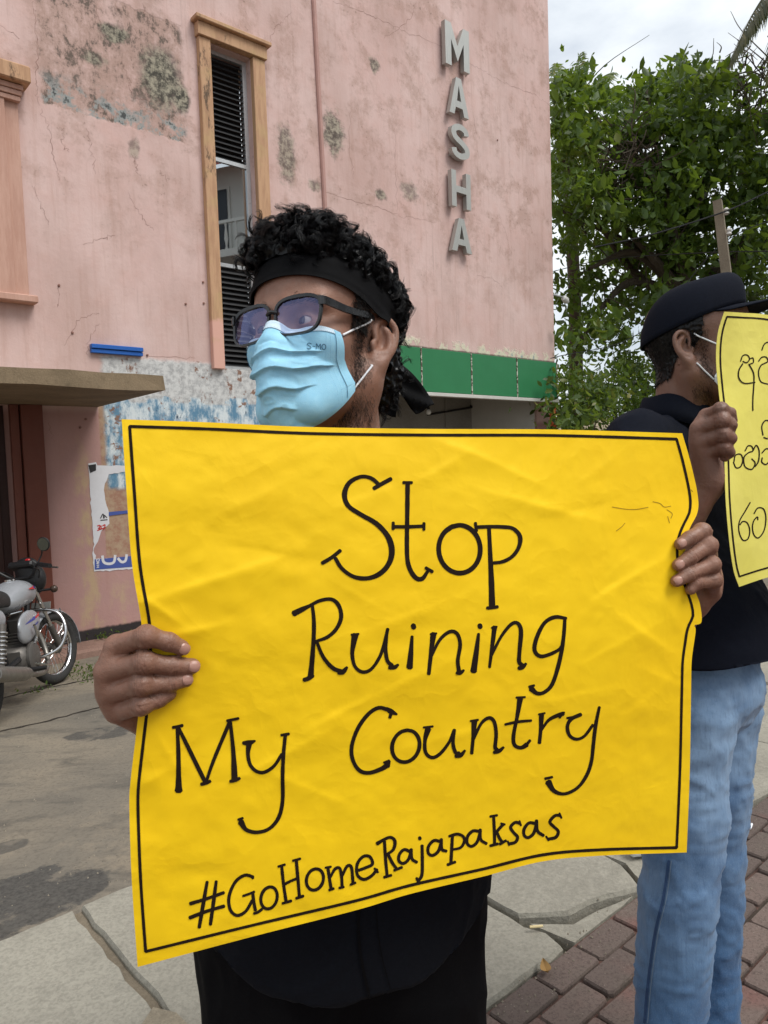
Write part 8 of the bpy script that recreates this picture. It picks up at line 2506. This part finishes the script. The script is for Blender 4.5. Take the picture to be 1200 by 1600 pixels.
# ================================================================== SMALL LITTER
M_CUP = simple('clear_white_plastic', srgb(214, 220, 222), 0.35, var=0.05)
c = G(985, 1341, -0.0) ; cupo = empty('plastic_cup', Vector(c)); tag(cupo, 'crushed translucent plastic cup lying on the broken slab by the jeans', 'cup')
mb = MB()
prof = [(0.020, 0.0), (0.028, 0.004), (0.030, 0.03), (0.033, 0.055), (0.036, 0.06)]
mb.lathe(prof, (0, 0, 0.034), (0.9, 0.25, 0.0), 20, cap=False); mb.build('cup_wall', M_CUP, cupo, True)
mb = MB(); mb.lathe([(0.036, 0.060), (0.0385, 0.062), (0.0385, 0.066), (0.036, 0.066)], (0, 0, 0.0385), (0.9, 0.25, 0.0), 20, cap=False); mb.build('rim', M_CUP, cupo, True)
M_BUTT = simple('cigarette_paper', srgb(214, 196, 150), 0.8)
for i, (x, y, lab) in enumerate(((838, 1448, 'short cigarette butt in the joint of the broken slab'), (1174, 1291, 'white cigarette end on the slab edge right of the jeans'))):
    c = G(x, y, 0.02 if i == 0 else 0.012)
    mb = MB(); mb.tube([(-0.018, -0.006, 0), (0.018, 0.008, 0.0)], 0.004, 8); o = mb.build('cigarette_butt', M_BUTT if i == 0 else M_STR, None, True); o.location = Vector(c); o.rotation_euler = (0, 0, 0.9 * i - 0.3); tag(o, lab, 'cigarette')
M_DRY = simple('dry_leaf', srgb(150, 118, 70), 0.8, var=0.2)
for x, y, lab in ((853, 1515, 'curled brown dry leaf where slab meets bricks'),):
    c = G(x, y, 0.008)
    vs, fs = [], []
    for i in range(7):
        q = i / 6; w = 0.014 * math.sin(math.pi * q) + 0.0008
        for j in (-1, 0, 1): vs.append((q * 0.05 - 0.025, j * w, 0.006 * abs(j) + 0.010 * (q - 0.5) ** 2 * 4))
    for i in range(6):
        for j in range(2): fs.append((i * 3 + j, i * 3 + j + 1, (i + 1) * 3 + j + 1, (i + 1) * 3 + j))
    mb = MB(); mb.add(vs, fs); o = mb.build('dry_leaf', M_DRY, None, True); o.location = Vector(c); o.rotation_euler = (0.1, 0.05, x); tag(o, lab, 'leaf')
# grit and pebbles scattered on lot and slabs
rng = np.random.default_rng(77)
vs, fs = [], []
for i in range(480):
    if i < 200:
        p = GL(rng.uniform(-40, 330), rng.uniform(1070, 1420)); r_ = rng.uniform(0.002, 0.006)
    else:
        s_, o_ = rng.uniform(1.3, 3.4), rng.choice([rng.normal(OB, 0.05), rng.uniform(OB, -0.3)]); p = so(s_, o_, -0.002); r_ = rng.uniform(0.0015, 0.004)
    b = len(vs)
    k = rng.uniform(0.6, 1.2, 6) * r_
    vs += [p + [k[0], 0, 0], p + [0, k[1], 0], p - [k[2], 0, 0], p - [0, k[3], 0], p + [0, 0, k[4] + 0.002], p - [0, 0, k[5]]]
    fs += [(b + a, b + (a + 1) % 4, b + 4) for a in range(4)] + [(b + (a + 1) % 4, b + a, b + 5) for a in range(4)]
mb = MB(); mb.add(vs, fs); o = mb.build('grit', simple('pale_grit', srgb(138, 129, 114), 0.9, var=0.4, sc=300)); tag(o, 'scattered grit and small pebbles on slabs and lot', 'grit', kind='stuff')
